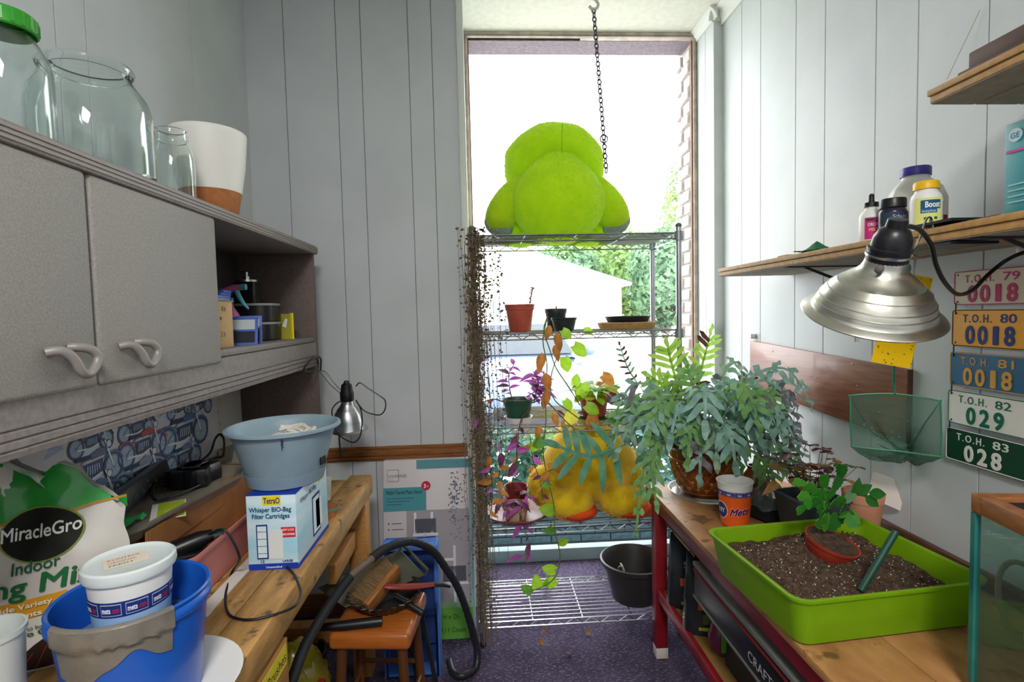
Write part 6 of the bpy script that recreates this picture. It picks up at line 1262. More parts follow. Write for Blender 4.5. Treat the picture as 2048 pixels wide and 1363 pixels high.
# lobed fronds
m_fr = [pm('frond_blue', '#9bc0b6', .55, col2='#7aa596', ns=26, translucent=.22), pm('frond_grey', '#a0bfa2', .55, col2='#82a88a', ns=26, translucent=.22), pm('frond_green', '#74a868', .5, col2='#8cb870', ns=26, translucent=.35), pm('frond_lime', '#a6c95a', .5, col2='#8fba4a', ns=26, translucent=.5), pm('frond_purple', '#85788a', .6, col2='#6a6f6c', ns=30, translucent=.2), pm('frond_brown', '#6d4630', .7, col2='#4f3328', ns=30, translucent=.2)]
def frond(path, nl, lw, ll, mats, n_hint=(0, -1, .3), droop=.25, seed=0, stalk=.3, tipm=None, asym=1.0, wav=.006, fwd=.45, parent=None):
    "path: midrib points (local); nl pairs of lobes of width lw and length ll(t)"
    rn = random.Random(seed); sp = smooth_path(path, 10); n = len(sp); b = MB(); N_ = V(n_hint).normalized()
    b.tube(sp, [.0028 * (1 - .75 * i / n) for i in range(n)], 5, k=0)
    def side(i):
        tg = (sp[min(i + 1, n - 1)] - sp[max(i - 1, 0)]).normalized(); s = tg.cross(N_)
        if s.length < .05: s = tg.cross(V((1, 0, 0)))
        s.normalize(); return tg, s, s.cross(tg)
    # wing along the midrib
    i0 = int(stalk * (n - 1)); prev = None
    for i in range(i0, n):
        tg, s, u = side(i); f = (i - i0) / max(1, n - 1 - i0); w_ = lw * .75 * (1 - .55 * f) * min(1, f * 6 + .2)
        cur = (sp[i] - s * w_ + u * .001, sp[i] + s * w_ + u * .001)
        if prev: b.add([prev[0], prev[1], cur[1], cur[0]], [(0, 1, 2, 3)])
        prev = cur
    for k in range(nl + 1):
        f = (k + .3) / (nl + .6); i = min(n - 1, i0 + int(f * (n - 1 - i0))); tg, s, u = side(i)
        for sg in ((-1, 1) if k < nl else (0,)):
            L_ = ll(f) * rn.uniform(.82, 1.1) * (asym if sg > 0 else 1)
            d = (s * sg + tg * (fwd + .5 * f)).normalized() if sg else tg
            q = sp[i] if sg else sp[-1]; wv = rn.uniform(0, 6); m_ = 5; wd = d.cross(u).normalized(); vs = []; kk = 1 if (tipm and rn.random() < tipm) else 0
            for j in range(m_ + 1):
                g = j / m_; w_ = lw * (.62 + .5 * math.sin(PI * min(1, g * 1.05)) ** .8) * (1 if j < m_ else .25) * .8
                c = q + d * (L_ * g) + V((0, 0, -1)) * (droop * L_ * g * g) + u * (wav * math.sin(wv + g * 9)); vs += [c - wd * w_, c + u * .0015, c + wd * w_]
            b.add(vs, [f4 for j in range(m_) for f4 in ((j * 3, j * 3 + 1, j * 3 + 4, j * 3 + 3), (j * 3 + 1, j * 3 + 2, j * 3 + 5, j * 3 + 4))], k=kk)
    return b.build('frond', mats, parent or fp_, smooth=60, weld=False)
FO = V((FX, FY, T0 + .0035)); crown_ = V((0, 0, PHt))
def FL(px, py, Y): return at(px, py, Y=Y) - FO
bell = lambda L_: (lambda f: L_ * (.35 + .65 * math.sin(PI * (.15 + .75 * f))))
# the large frond falling across the plush, upper lobes up, lower lobes hanging
frond([FL(1375, 870, 2.08), FL(1300, 868, 2.07), FL(1240, 893, 2.06), FL(1190, 912, 2.06), FL(1150, 905, 2.07), FL(1120, 893, 2.08)], 5, .0165, lambda f: .155 - .06 * f, [pm('frond_deep', '#5c9576', .5, col2='#4a8468', ns=26, translucent=.25)] * 2, (0, -1, .2), .12, 1, stalk=.42, asym=1.0, fwd=.22)
# lime upright ones, backlit
frond([FL(1375, 880, 2.15), FL(1368, 820, 2.20), FL(1352, 760, 2.22), FL(1340, 715, 2.23), FL(1335, 693, 2.22)], 7, .012, bell(.105), [m_fr[3], m_fr[3]], (0, -1, .1), .1, 2, stalk=.35)
frond([FL(1385, 880, 2.15), FL(1392, 800, 2.2), FL(1402, 740, 2.22), FL(1412, 700, 2.22), FL(1420, 668, 2.21)], 7, .011, bell(.09), [m_fr[3], m_fr[5]], (.2, -1, .1), .12, 3, stalk=.35, tipm=.4)
frond([FL(1355, 880, 2.17), FL(1300, 800, 2.25), FL(1258, 740, 2.27), FL(1240, 690, 2.27)], 7, .006, bell(.035), [m_fr[1], m_fr[5]], (0, -1, 0), .1, 4, stalk=.5, tipm=.8)
frond([FL(1380, 880, 2.12), FL(1362, 820, 2.16), FL(1330, 775, 2.18), FL(1300, 752, 2.18)], 6, .013, bell(.09), [m_fr[3], m_fr[3]], (0, -1, .3), .15, 9, stalk=.35)
frond([FL(1390, 880, 2.12), FL(1400, 820, 2.12), FL(1385, 770, 2.12), FL(1375, 735, 2.12)], 6, .013, bell(.085), [m_fr[2], m_fr[3]], (0, -1, .3), .15, 10, stalk=.35)
# narrow frond dropping over the table corner
frond([FL(1370, 880, 2.05), FL(1320, 880, 2.02), FL(1292, 920, 1.99), FL(1282, 980, 1.98), FL(1272, 1060, 1.98)], 6, .012, lambda f: .075 * (1 - f * .8), [m_fr[2], m_fr[1]], (0, -1, .2), .5, 5, stalk=.3)
frond([FL(1370, 880, 2.05), FL(1330, 870, 2.0), FL(1310, 900, 1.96), FL(1306, 960, 1.95), FL(1312, 1000, 1.95)], 5, .012, bell(.06), [m_fr[2], m_fr[2]], (0, -1, .2), .4, 6, stalk=.25)
# upright grey blade on the right
frond([FL(1440, 900, 2.0), FL(1470, 880, 1.97), FL(1480, 820, 1.97), FL(1484, 745, 1.98)], 3, .013, lambda f: .09 * (1 - f), [m_fr[1], m_fr[1]], (0, -1, 0), .2, 7, stalk=.25)
frond([FL(1450, 890, 2.1), FL(1490, 830, 2.1), FL(1500, 770, 2.1), FL(1512, 745, 2.1)], 3, .006, bell(.03), [m_fr[5], m_fr[5]], (0, -1, 0), .1, 8, stalk=.5)
# curled purplish ones at the right
for i, (a0, a1, a2, a3) in enumerate((((1440, 880), (1510, 810), (1560, 780), (1585, 815)), ((1440, 885), (1520, 850), (1570, 850), (1595, 890)), ((1440, 880), (1500, 800), (1540, 790), (1560, 830)), ((1440, 890), (1520, 880), (1570, 900), (1590, 935)), ((1430, 890), (1500, 900), (1530, 930), (1540, 970)))):
    frond([FL(*a0, 2.08), FL(*a1, 2.02 - .02 * i), FL(*a2, 1.98 - .02 * i), FL(*a3, 1.97 - .02 * i)], 6, .011, bell(.07), [m_fr[(4, 4, 2, 1, 2)[i]], m_fr[4]], (0, -.8, .6), .4, 20 + i, stalk=.3, tipm=.3, wav=.012)
# the mass of blue-green fronds
rnd = random.Random(101)
for i in range(56):
    a = 2 * PI * i / 56 * 5.0 + rnd.uniform(-.2, .2); el = rnd.uniform(.05, .95); L_ = rnd.uniform(.20, .34); dr = V((math.cos(a) * 1.05, math.sin(a) * .62 - .12, 0)); h_ = L_ * (.50 + 1.0 * el)
    if FX + dr.x * L_ > 1.30: L_ = (1.30 - FX) / dr.x
    p0 = crown_ + V((.05 * math.cos(a), .05 * math.sin(a), -.01)); p1 = p0 + dr * (L_ * .33) + V((0, 0, h_ * .62)); p2 = p0 + dr * (L_ * .75) + V((0, 0, h_ * .80 - .02)); p3 = p0 + dr * L_ + V((0, 0, h_ * .55 - .10 * (1.1 - el)))
    if (FO + p3).y > 2.30: continue
    frond([p0, p1, p2, p3], rnd.randint(4, 6), .0145, bell(rnd.uniform(.07, .105)), [m_fr[rnd.choice((0, 0, 0, 1, 1, 2, 0, 1, 2, 0, 4))], m_fr[4]], (rnd.uniform(-.4, .4), -.7, 1), rnd.uniform(.1, .4), 200 + i, stalk=.3, tipm=.06, wav=.010)
# ---- behind the fern: brown bottle vase, clear clamshell
t = thing('brown_jug', 'small orange-brown glazed jug behind the orange cup', 'jug', (1.075, 2.02, T0))
b = MB(); b.lathe([(0, 0), (.035, 0), (.045, .02), (.052, .06), (.045, .10), (.028, .125), (.03, .14), (.024, .14), (.02, .12), (0, .12)], 32); b.build('body', pm('orange_glaze', '#8a4a1a', .25, col2='#b5641f', ns=9, coat=.5), t, smooth=50)
b = MB(); b.tube(smooth_path([(.04, 0, .11), (.07, 0, .10), (.072, 0, .06), (.05, 0, .04)], 5), .006, 8); b.build('handle', pm('orange_glaze', '#8a4a1a'), t)
t = thing('clamshell_tray', 'black seedling tray with a crumpled clear lid behind the orange cup', 'tray', (1.03, 1.86, T0), rz=.3)
b = MB(); b.box(-.06, -.07, 0, .06, .07, .006); b.box(-.06, -.07, .006, -.054, .07, .05); b.box(.054, -.07, .006, .06, .07, .05); b.box(-.054, -.07, .006, .054, -.064, .05); b.box(-.054, .064, .006, .054, .07, .05); b.build('tray', m_bpot, t, bevel=.002)
b = MB(); b.grid(lambda u, v: (.15 * (u - .5) - .01, .17 * (v - .5), .055 + .045 * math.sin(PI * u) * math.sin(PI * v) + .012 * mnoise.noise(V((u * 5, v * 5, 2)))), 12, 12); b.build('lid', clear('clear_pet', '#e6eaf2', 1, .08, .2, '#c9d0de'), t, smooth=25)
# ---- oxalis in a dark blue-grey square pot
OX = V((1.085, 1.675, T0)); t = thing('oxalis_plant', 'leggy dark-leaved oxalis in a square slate blue pot', 'potted plant', OX, rz=.15)
m_slate = pm('slate_pot', '#3a4a56', .45, col2='#435562', ns=10)
b = MB()
def sqring(w, z): return [(sx * w, sy * w, z) for sx, sy in ((-1, -1), (1, -1), (1, 1), (-1, 1))]
vs = sqring(.062, 0) + sqring(.080, .13) + sqring(.084, .13) + sqring(.084, .14) + sqring(.076, .14) + sqring(.068, .10)
b.add(vs, [(3, 2, 1, 0), (20, 21, 22, 23)] + [(r * 4 + i, r * 4 + (i + 1) % 4, r * 4 + 4 + (i + 1) % 4, r * 4 + 4 + i) for r in range(5) for i in range(4)]); b.build('pot', m_slate, t, bevel=.004)
b = MB(); b.grid(lambda u, v: ((u - .5) * .14, (v - .5) * .14, .118 + .006 * mnoise.noise(V((u * 6, v * 6, 4)))), 10, 10); b.build('soil', m_soil, t)
L_ox = leaf_mesh('leaf', .026, .026, .35, .1, 4, shape=lambda q: (.15, .5, .8, 1, .75)[min(4, int(q * 4.01))]); m_ox = [lf('oxalis_dark', '#5a2434', '#4a2c30', .25), lf('oxalis_green', '#5f7a3c', '#74884a', .35), lf('oxalis_dry', '#b08a54', '#98703f', .35, .8)]
rnd = random.Random(55)
for i in range(46):
    a = rnd.uniform(0, 2 * PI); r0 = rnd.uniform(0, .05); h_ = rnd.uniform(.05, .14) if i > 9 else rnd.uniform(.14, .20); o_ = V((r0 * math.cos(a), r0 * math.sin(a), .115)); d_ = V((math.cos(a) * rnd.uniform(.1, .9), math.sin(a) * rnd.uniform(.1, .9), 1.0)); tip = o_ + V((d_.x * h_, d_.y * h_, h_)); 
    b = MB(); b.tube(smooth_path([o_, o_.lerp(tip, .5) + V((0, 0, .01)), tip], 3), .0009, 4); b.build('stalk', m_bstem, t)
    mt = m_ox[0] if i < 10 else rnd.choice((m_ox[1], m_ox[1], m_ox[2], m_ox[0]))
    for k in range(3): q = a + k * 2.1; put_leaf('leaf', L_ox, mt, t, tip, (math.cos(q), math.sin(q), rnd.uniform(-.4, .2)), s=rnd.uniform(.8, 1.25))
for px, py, dx, dz in ((1560, 945, -.4, .5), (1555, 965, -.8, -.2), (1575, 960, .5, -.2)): put_leaf('leaf', L_dry, m_ox[2], t, RZ(-.15) @ (at(px, py, Y=1.60) - OX), (dx, -.3, dz), (0, -.6, .6), .8)
# ---- terracotta pot with paper tag against the wall
t = plastic_pot('terracotta_pot', 'pinkish terracotta pot with a paper tag against the right wall', (1.255, 1.66, T0), .060, .045, .15, pm('pink_terracotta', '#c98a6c', .8, col2='#d49a7c', ns=16))
b = MB(); b.grid(lambda u, v: ((u - .5) * .10, -.035 + .03 * v + .01 * math.sin(u * 4), .13 + .085 * v), 8, 5); b.build('paper_tag', pm('tag_paper', '#d9cec8', .8), t, rot=(0, .35, -.3)); 
b = MB(); b.lathe([(0, 0), (.11, 0), (.125, .02), (.12, .02), (.105, .004), (0, .004)], 44); o = b.build('beige_saucer', pm('beige_plastic', '#cfc6b8', .4), loc=(1.19, 1.585, T0), smooth=40); tag(o, 'beige saucer behind the far right corner of the green tray', 'saucer'); o.scale = (.9, .55, 1)
b = MB(); b.lathe([(0, 0), (.024, 0), (.028, .03), (.025, .03), (.021, .004), (0, .004)], 28); o = b.build('small_black_cup', m_bpot, loc=(.985, 1.60, T0), smooth=40); tag(o, 'tiny black pot beside the slate blue pot', 'plant pot')
# ---- aquarium at the right edge
AP = at(1953, 985, Y=.95); AH = AP.z - TZ_ - .002
aq = thing('aquarium', 'empty glass aquarium with wood-grain top rim at the right edge', 'aquarium', (AP.x, AP.y, TZ_ + .001), rz=math.radians(-10))
m_woodrim = pm('aquarium_woodgrain', '#9a6236', .4, col2='#7d4a26', ns=5, nd=6, stretch=(6, 6, 60)); m_aqg = clear('aquarium_glass', '#e4efec', .8, .01, .03, '#cfd8d4'); m_aqe = pm('glass_edge_teal', '#1f5f5c', .15, col2='#2f7f78', ns=6)
AW, AD = .36, .42
def aqbox(name, m_, *c, **k): b = MB(); b.box(*c); return b.build(name, m_, aq, **k)
for c in ((-.006, -AD - .006, AW + .006, -AD + .02), (-.006, -.02, AW + .006, .006), (-.006, -AD + .02, .02, -.02), (AW - .02, -AD + .02, AW + .006, -.02)): aqbox('top_rim', m_woodrim, c[0], c[1], AH - .036, c[2], c[3], AH, bevel=.002)
for c in ((-.004, -AD - .004, AW + .004, -AD + .012), (-.004, -.012, AW + .004, .004), (-.004, -AD + .012, .012, -.012), (AW - .012, -AD + .012, AW + .004, -.012)): aqbox('base_rim', m_woodrim, c[0], c[1], 0, c[2], c[3], .022)
aqbox('lid', pm('dark_mesh_lid', '#1a1c1e', .6), .02, -AD + .02, AH - .016, AW - .02, -.02, AH - .010); aqbox('lid_bar', pm('lid_bar', '#5d4a3c', .5), .02, -.09, AH - .009, AW - .02, -.075, AH - .003)
for c in ((.0, -AD, .005, 0), (AW - .005, -AD, AW, 0), (.0055, -.005, AW - .0055, 0), (.0055, -AD, AW - .0055, -AD + .005)): aqbox('pane', m_aqg, c[0], c[1], .005, c[2], c[3], AH - .037)
for x, y in ((0, 0), (0, -AD), (AW, 0), (AW, -AD)): aqbox('corner_seal', m_aqe, x - .0055, y - .0055, .023, x + .0055, y + .0055, AH - .037)
aqbox('bottom_pane', m_aqg, .006, -AD + .006, .006, AW - .006, -.006, .012)
t = thing('air_hose', 'coiled tan air hose on the table behind the aquarium', 'hose', (1.20, 1.08, T0))
b = MB(); b.tube(smooth_path([(.06 * math.cos(a), .03 * math.sin(a), .09 + .085 * math.sin(a)) for a in [i * .5 for i in range(13)]], 4), .006, 8); b.build('tube', pm('tan_hose', '#9a8672', .6), t)
t = thing('pump_block', 'beige pump block on the table behind the aquarium glass', 'pump', (1.215, 1.00, T0), rz=-.4)
b = MB(); b.box(-.06, -.05, 0, .06, .05, .05); b.build('case', pm('beige_case', '#b5a792', .5), t, bevel=.008); b = MB(); b.box(-.05, -.052, .012, .05, -.049, .036); b.build('vent', flat('#5a5248'), t)
# ================================================================== RIGHT WALL
m_shelf = pm('particle_shelf', '#b98f55', .6, col2='#a87d45', ns=50, nd=6, bump=.1); m_shelfu = pm('shelf_underside', '#a39b8e', .7, col2='#948b7d', ns=30)
def shelf(name, label, x0, x1, y0, y1, z0, z1, grooves=4):
    t = thing(name, label, 'shelf', ((x0 + x1) / 2, (y0 + y1) / 2, z0))
    zm = (z0 + z1) / 2
    b = MB(); b.box(x0, y0, zm + .001, x1, y1, z1); wpart(b, 'upper_board', m_shelf, t, bevel=.002)
    b = MB(); b.box(x0 + .004, y0, z0, x1, y1 - .004, zm); lb_ = wpart(b, 'lower_board', m_shelf, t, bevel=.002)
    w_ = (x1 - x0 - .004) / grooves
    for k in range(grooves): b = MB(); b.box(x0 + .006 + k * w_, y0 + .002, z0 - .002, x0 + .004 + (k + 1) * w_ - .003, y1 - .006, z0 - .0002); b.build('underside_slat', m_shelfu, lb_)
    return t
SX0, SZ0, SZ1 = 1.02, 1.63, 1.662
s1 = shelf('wall_shelf', 'long particle-board wall shelf holding the bottles', SX0, XR - .001, .30, 2.23, SZ0, SZ1, 5)
for y in (1.75, 1.06, .5):
    b = MB(); b.box(SX0 + .02, y - .012, SZ0 - .006, XR - .001, y + .012, SZ0 - .0022); b.box(XR - .007, y - .012, SZ0 - .12, XR - .001, y + .012, SZ0 - .006); b.add([(SX0 + .08, y - .002, SZ0 - .006), (XR - .007, y - .002, SZ0 - .1), (XR - .007, y - .002, SZ0 - .085), (SX0 + .1, y - .002, SZ0 - .006), (SX0 + .08, y + .002, SZ0 - .006), (XR - .007, y + .002, SZ0 - .1), (XR - .007, y + .002, SZ0 - .085), (SX0 + .1, y + .002, SZ0 - .006)], [(0, 1, 2, 3), (7, 6, 5, 4), (0, 4, 5, 1), (1, 5, 6, 2), (2, 6, 7, 3), (3, 7, 4, 0)]); wpart(b, 'bracket', pm('bracket_black', '#26282b', .5), s1)
s2 = shelf('upper_wall_shelf', 'upper wall shelf in the top right corner', SX0, XR - .001, .25, 1.165, 1.942, 1.972, 3)
ST2 = SZ1 + .0006
# ---- bottles
def lab(rf, t, c, a0, a1, z0, z1, off=.0006, n=10, nm='label'): return cylpatch(rf, a0, a1, z0, z1, off, n, 1).build(nm, flat(c) if isinstance(c, str) else c, t)
p = at(1745, 490, X=1.11); t = thing('dropper_bottle', 'small white dropper bottle with magenta label, leftmost bottle on the shelf', 'bottle', (1.105, p.y, ST2)); r_ = .029
b = MB(); b.lathe([(0, 0), (r_ * .92, 0), (r_, .003), (r_, .078), (r_ * .85, .088), (.016, .096), (.014, .104), (0, .104)], 32); b.build('bottle', m_white_p, t, smooth=40)
b = MB(); b.lathe([(0, .104), (.018, .104), (.018, .116), (.009, .118), (.0075, .122), (.0075, .136), (.004, .141), (0, .141)], 24); b.build('dropper', m_black, t, smooth=40)
rf = lambda z: r_
lab(rf, t, '#c2307e', -2.75, -1.15, .012, .072); lab(rf, t, '#5a3a8a', -1.75, -1.2, .012, .028, .0009); text('ORCHID', .012, flat('#f0dce8'), t, None, bold=.02, cyl=(rf, -2.5, .048, .001), width=.033); text('MIST', .012, flat('#f0c94a'), t, None, bold=.02, cyl=(rf, -2.4, .034, .001), width=.022); lab(rf, t, '#3c3c3a', -2.6, -1.95, .062, .069, .0009)
p = at(1788, 480, X=1.12); t = thing('supplement_jar', 'dark jar with black ribbed lid between the white bottles', 'jar', (1.115, p.y, ST2)); r2_ = .033
b = MB(); b.lathe([(0, 0), (r2_ * .92, 0), (r2_, .004), (r2_, .075), (r2_ * .9, .084), (r2_ * .82, .086), (0, .086)], 36); b.build('jar', pm('dark_purple_plastic', '#2a2438', .25), t, smooth=40)
b = MB(); b.lathe([(0, .112), (r2_ * .9, .112), (r2_ * .94, .109), (r2_ * .94, .088), (0, .088)], 36); ld = b.build('lid', m_black, t, smooth=40)
rf = lambda z: r2_
lab(rf, t, '#28405a', -2.9, -.3, .016, .074); lab(rf, t, '#2f8a6a', -2.3, -1.5, .02, .05, .0009); lab(rf, t, '#6a3040', -1.2, -.8, .016, .074, .0009); text('Schultz', .014, flat('#c9ced6'), t, None, bold=.0, cyl=(rf, -2.25, .057, .0013), width=.035)
for k in range(6): lab(rf, t, '#9aa0aa', -1.1, -.45, .022 + .009 * k, .024 + .009 * k, .0012)
p = at(1822, 468, X=1.21); t = thing('big_white_bottle', 'large white jug with purple cap, tallest on the shelf', 'bottle', (1.225, p.y + .005, ST2), rz=-.5); t.scale = (1.1, 1.1, 1.1)
b = MB(); secs = [(.115, .085, .012, 0), (.12, .09, .014, .004), (.12, .09, .014, .105), (.10, .08, .014, .135), (.07, .062, .025, .156), (.062, .060, .0298, .160), (.060, .058, .0285, .168)]
rr_loft(secs, 5).build('jug', pm('offwhite_hdpe', '#e2e1da', .4), t, smooth=35)
b = MB(); b.lathe([(0, .190), (.031, .190), (.033, .187), (.033, .168), (0, .168)], 36); b.build('cap', pm('purple_cap', '#3b2f8f', .4), t, smooth=40)
bf = lambda x, z: frame((x, -.0454, z), (1, 0, 0), (0, 0, 1))
for x0, z0, x1, z1, c in ((.0, .088, .035, .099, '#5b4a9a'), (-.05, .06, .05, .0605, '#b9b8b0'), (.0, .008, .055, .06, '#7a1f3a'), (-.055, .01, -.005, .055, '#3f6a34')): sheet(x1 - x0, z1 - z0, bf(x0, z0), flat(c), 'label', t)
text('Plant', .024, flat('#c23a3a'), t, bf(-.012, .066) @ TR(0, 0, .001), bold=.02, width=.05); text('systemic', .010, flat('#c2693a'), t, bf(.0, .0605) @ TR(0, -.002, .001), bold=.0, width=.04)
p = at(1858, 462, X=1.13); t = thing('powder_bottle', 'white round bottle with yellow cap and blue banner label', 'bottle', (1.125, p.y + .005, ST2)); r3_ = .034
b = MB(); b.lathe([(0, 0), (r3_ * .92, 0), (r3_, .004), (r3_, .088), (r3_ * .9, .10), (.024, .108), (.024, .114), (0, .114)], 40); b.build('bottle', m_white_p, t, smooth=40)
b = MB(); b.lathe([(0, .134), (.025, .134), (.0275, .131), (.0275, .114), (0, .114)], 36); b.build('cap', pm('yellow_cap', '#f0bd1c', .4), t, smooth=40)
rf = lambda z: r3_
lab(rf, t, '#e6e88a', -3.0, -1.25, .008, .09); lab(rf, t, '#1f5a7a', -2.6, -1.35, .062, .084, .0009); lab(rf, t, '#2f6a9a', -2.6, -1.6, .052, .062, .0009); text('Boost', .020, flat('#f2f6f0'), t, None, bold=.03, cyl=(rf, -2.35, .066, .0013), width=.031); text('Rooting Powder', .007, flat('#dfeaf0'), t, None, bold=.01, cyl=(rf, -2.5, .0545, .0013), width=.028); lab(rf, t, '#3a3a34', -2.6, -1.3, .010, .018, .0009)
for k in range(3): lab(rf, t, '#3c5a2c', -2.4 + .3 * k, -2.2 + .3 * k, .036 - .006 * (k == 1), .042 - .006 * (k == 1), .0012)
for k in range(12): lab(rf, t, '#8d918c', -1.1, -.35, .012 + .006 * k, .0135 + .006 * k, .0008)
# green cloth, black mats, GE box
b = MB(); b.grid(lambda u, v: (.13 * (u - .5), .10 * (v - .5), .006 + .035 * max(0, 1 - abs(u - .45) * 3.2) * max(0, 1 - abs(v - .5) * 2.2) + .003 * mnoise.noise(V((u * 6, v * 6, 0)))), 14, 12); o = b.build('green_cloth', pm('green_felt', '#17643a', .8), loc=(1.09, 1.655, ST2), rot=(0, 0, .6), smooth=40); tag(o, 'small folded green cloth lying on the far end of the shelf', 'cloth')
b = MB(); b.box(-.05, -.03, 0, .05, .03, .006); o = b.build('tan_sponge', pm('tan_wood', '#b58a3e', .7), loc=(1.085, 1.765, ST2), bevel=.002); tag(o, 'flat tan block beside the green cloth on the shelf', 'block')
b = MB(); b.box(-.05, -.12, 0, .06, .11, .004); o = b.build('black_mat', m_black, loc=(1.09, 1.13, ST2), bevel=.001); tag(o, 'thin black mat on the shelf right of the yellow-capped bottle', 'mat')
p = at(2040, 440, X=1.18); t = thing('teal_carton', 'teal product carton at the right end of the shelf', 'box', (1.205, p.y - .085, ST2)); m_teal2 = pm('carton_teal', '#2a8a9a', .4, col2='#2fa08c', ns=2)
b = MB(); b.box(-.09, -.06, 0, .09, .06, .20); b.build('box', m_teal2, t, bevel=.002)
tf = lambda y, z: frame((-.0912, y, z), (0, -1, 0), (0, 0, 1))
tg_ = frame((-.0912, .055, .165), (0, -1, 0), (0, 0, 1)); b = MB(); b.lathe([(0, 0), (.014, 0), (.014, .0008), (0, .0008)], 24, T=tg_ @ TR(.018, .008, 0)); b.build('badge', flat('#cfe6ee'), t); text('GE', .016, flat('#2a7aa8'), t, tg_ @ TR(.008, .002, .0012), bold=.01)
sheet(.10, .006, tf(.055, .138), flat('#c05a9a'), 'stripe', t)
for k in range(4): sheet(.09, .003, tf(.05, .07 - .012 * k), flat('#8fd0d0'), 'stripe', t)
# ---- things on the upper shelf
U0 = 1.9725
t = thing('brown_folder_stack', 'warped brown boards stacked on the upper shelf', 'boards', (1.16, .95, U0)); m_bb = pm('brown_board', '#5a3a26', .6, col2='#43291a', ns=6, stretch=(3, 1, 3), bump=.2)
b = MB(); b.box(-.12, -.35, 0, .15, .16, .014); b.build('board', m_bb, t, bevel=.003); b = MB(); b.box(-.11, -.36, .0145, .14, .145, .05); b.build('board', m_bb, t, bevel=.004)
b = MB(); b.grid(lambda u, v: (-.10 + .22 * u, -.36 + .30 * v, .052 + .05 * v + .016 * math.sin(v * 7 + u * 3)), 8, 14); b.grid(lambda u, v: (-.10 + .22 * u, -.36 + .30 * v, .057 + .05 * v + .016 * math.sin(v * 7 + u * 3)), 8, 14); b.build('warped_board', m_bb, t, smooth=50)
b = MB(); s0, s1_ = at(1960, 20, X=XR - .004), at(1893, 160, X=XR - .02); b.tube([s0, s0.lerp(s1_, .5), s1_], .0009, 5); o = b.build('hanging_string', pm('string_tan', '#b3a48e', .8)); tag(o, 'thin tan string running down the wall to the upper shelf', 'string')
# ---- big clamp lamp
m_alu2 = pm('brushed_aluminium', '#cfcdc2', .30, metal=1, col2='#bdbbb0', ns=2, stretch=(1, 1, 40))
lc = at(1742, 628, Y=1.0); toc = (CAMP - lc).normalized(); cr = V((CR[0].x, CR[0].y, CR[0].z)); cu = -V((CR[1].x, CR[1].y, CR[1].z)); rgt = cr - toc * cr.dot(toc); rgt.normalize(); upv = toc.cross(rgt)
axl = toc * .36 + (rgt * .20 + upv * .96) * .93
profB = [(1.0, 0), (1.015, .015), (1.0, .035), (.88, .075), (.855, .10), (.845, .14), (.79, .30), (.70, .44), (.60, .54), (.59, .552), (.58, .552), (.47, .645), (.38, .71), (.325, .77), (.295, .84), (.28, .94)]
RB_ = .123
t, T = clamp_lamp('reflector_lamp', 'large aluminium reflector lamp clamped to the right shelf', lc, axl, RB_, profB)
t.data if False else None
for ch in t.children: ch.data.materials.clear(); ch.data.materials.append(m_alu2)
for z_, r_b in ((.30, .79), (.44, .70), (.20, .826)):
    b = MB(); b.lathe([(r_b * RB_, (z_ - .012) * RB_), (r_b * RB_ + .0012, z_ * RB_), ((r_b - .006) * RB_, (z_ + .012) * RB_)], 56); b.build('spun_ring', m_alu2, t)
b = MB(); b.lathe([(0, .9 * RB_), (.285 * RB_, .9 * RB_), (.285 * RB_, 1.06 * RB_), (.30 * RB_, 1.07 * RB_), (.30 * RB_, 1.11 * RB_), (.265 * RB_, 1.13 * RB_), (.255 * RB_, 1.26 * RB_), (.20 * RB_, 1.38 * RB_), (.14 * RB_, 1.42 * RB_), (.13 * RB_, 1.54 * RB_), (0, 1.55 * RB_)], 32); b.build('socket', m_black, t, smooth=35)
inv = T.inverted()
b = MB(); b.lathe([(.286 * RB_, .98 * RB_), (.305 * RB_, .985 * RB_), (.305 * RB_, 1.02 * RB_), (.286 * RB_, 1.025 * RB_)], 32); b.build('ring_clip', m_steel, t)
hp_ = inv @ at(1758, 538, Y=.93); b = MB(); b.sphere(tuple(hp_), (.008, .008, .008), 12, 8); b.build('vent_hole', flat('#5d5c56'), t)
cA_ = [at(x, y, Y=d) for x, y, d in ((1805, 505, 1.03), (1825, 500, 1.08), (1838, 480, 1.12), (1852, 440, 1.14), (1862, 436, 1.15), (1866, 460, 1.15), (1864, 495, 1.15))]
b = MB(); b.tube([inv @ q for q in smooth_path(cA_, 5)], .0025, 7); cB_ = [at(x, y, Y=d) for x, y, d in ((1812, 498, 1.04), (1822, 508, 1.06), (1840, 515, 1.1), (1858, 512, 1.14))]; b.tube([inv @ q for q in smooth_path(cB_, 5)], .0025, 7); b.build('clamp_wire', m_steel, t)
b = MB(); q = inv @ at(1822, 480, Y=1.07); b.tube([q, inv @ at(1814, 498, Y=1.05)], .008, 10); b.build('wing_nut', m_steel, t)
for (x0, y0, z0) in ((1.075, 1.14, SZ1 + .0095), (1.075, 1.14, SZ0 - .009)):
    b = MB(); b.box(-.06, -.05, -.003, .05, .05, .003, inv @ TR(x0, y0, z0)); b.build('jaw_pad', m_black, t)
pc = [(1800, 455, .97), (1815, 452, .99), (1840, 460, 1.02), (1862, 490, 1.05), (1872, 530, 1.08), (1890, 565, 1.12), (1915, 588, 1.18), (1945, 580, 1.22), (1975, 550, 1.25), (2010, 522, 1.24), (2048, 505, 1.20), (2090, 505, 1.18)]
pw_ = [at(x, y, Y=d) for x, y, d in pc]; pw_ = [V((min(q.x, XR - .012), q.y, q.z)) for q in pw_]
b = MB(); b.tube([inv @ q for q in smooth_path(pw_, 6)], .0048, 8); b.build('cord', m_black, t)
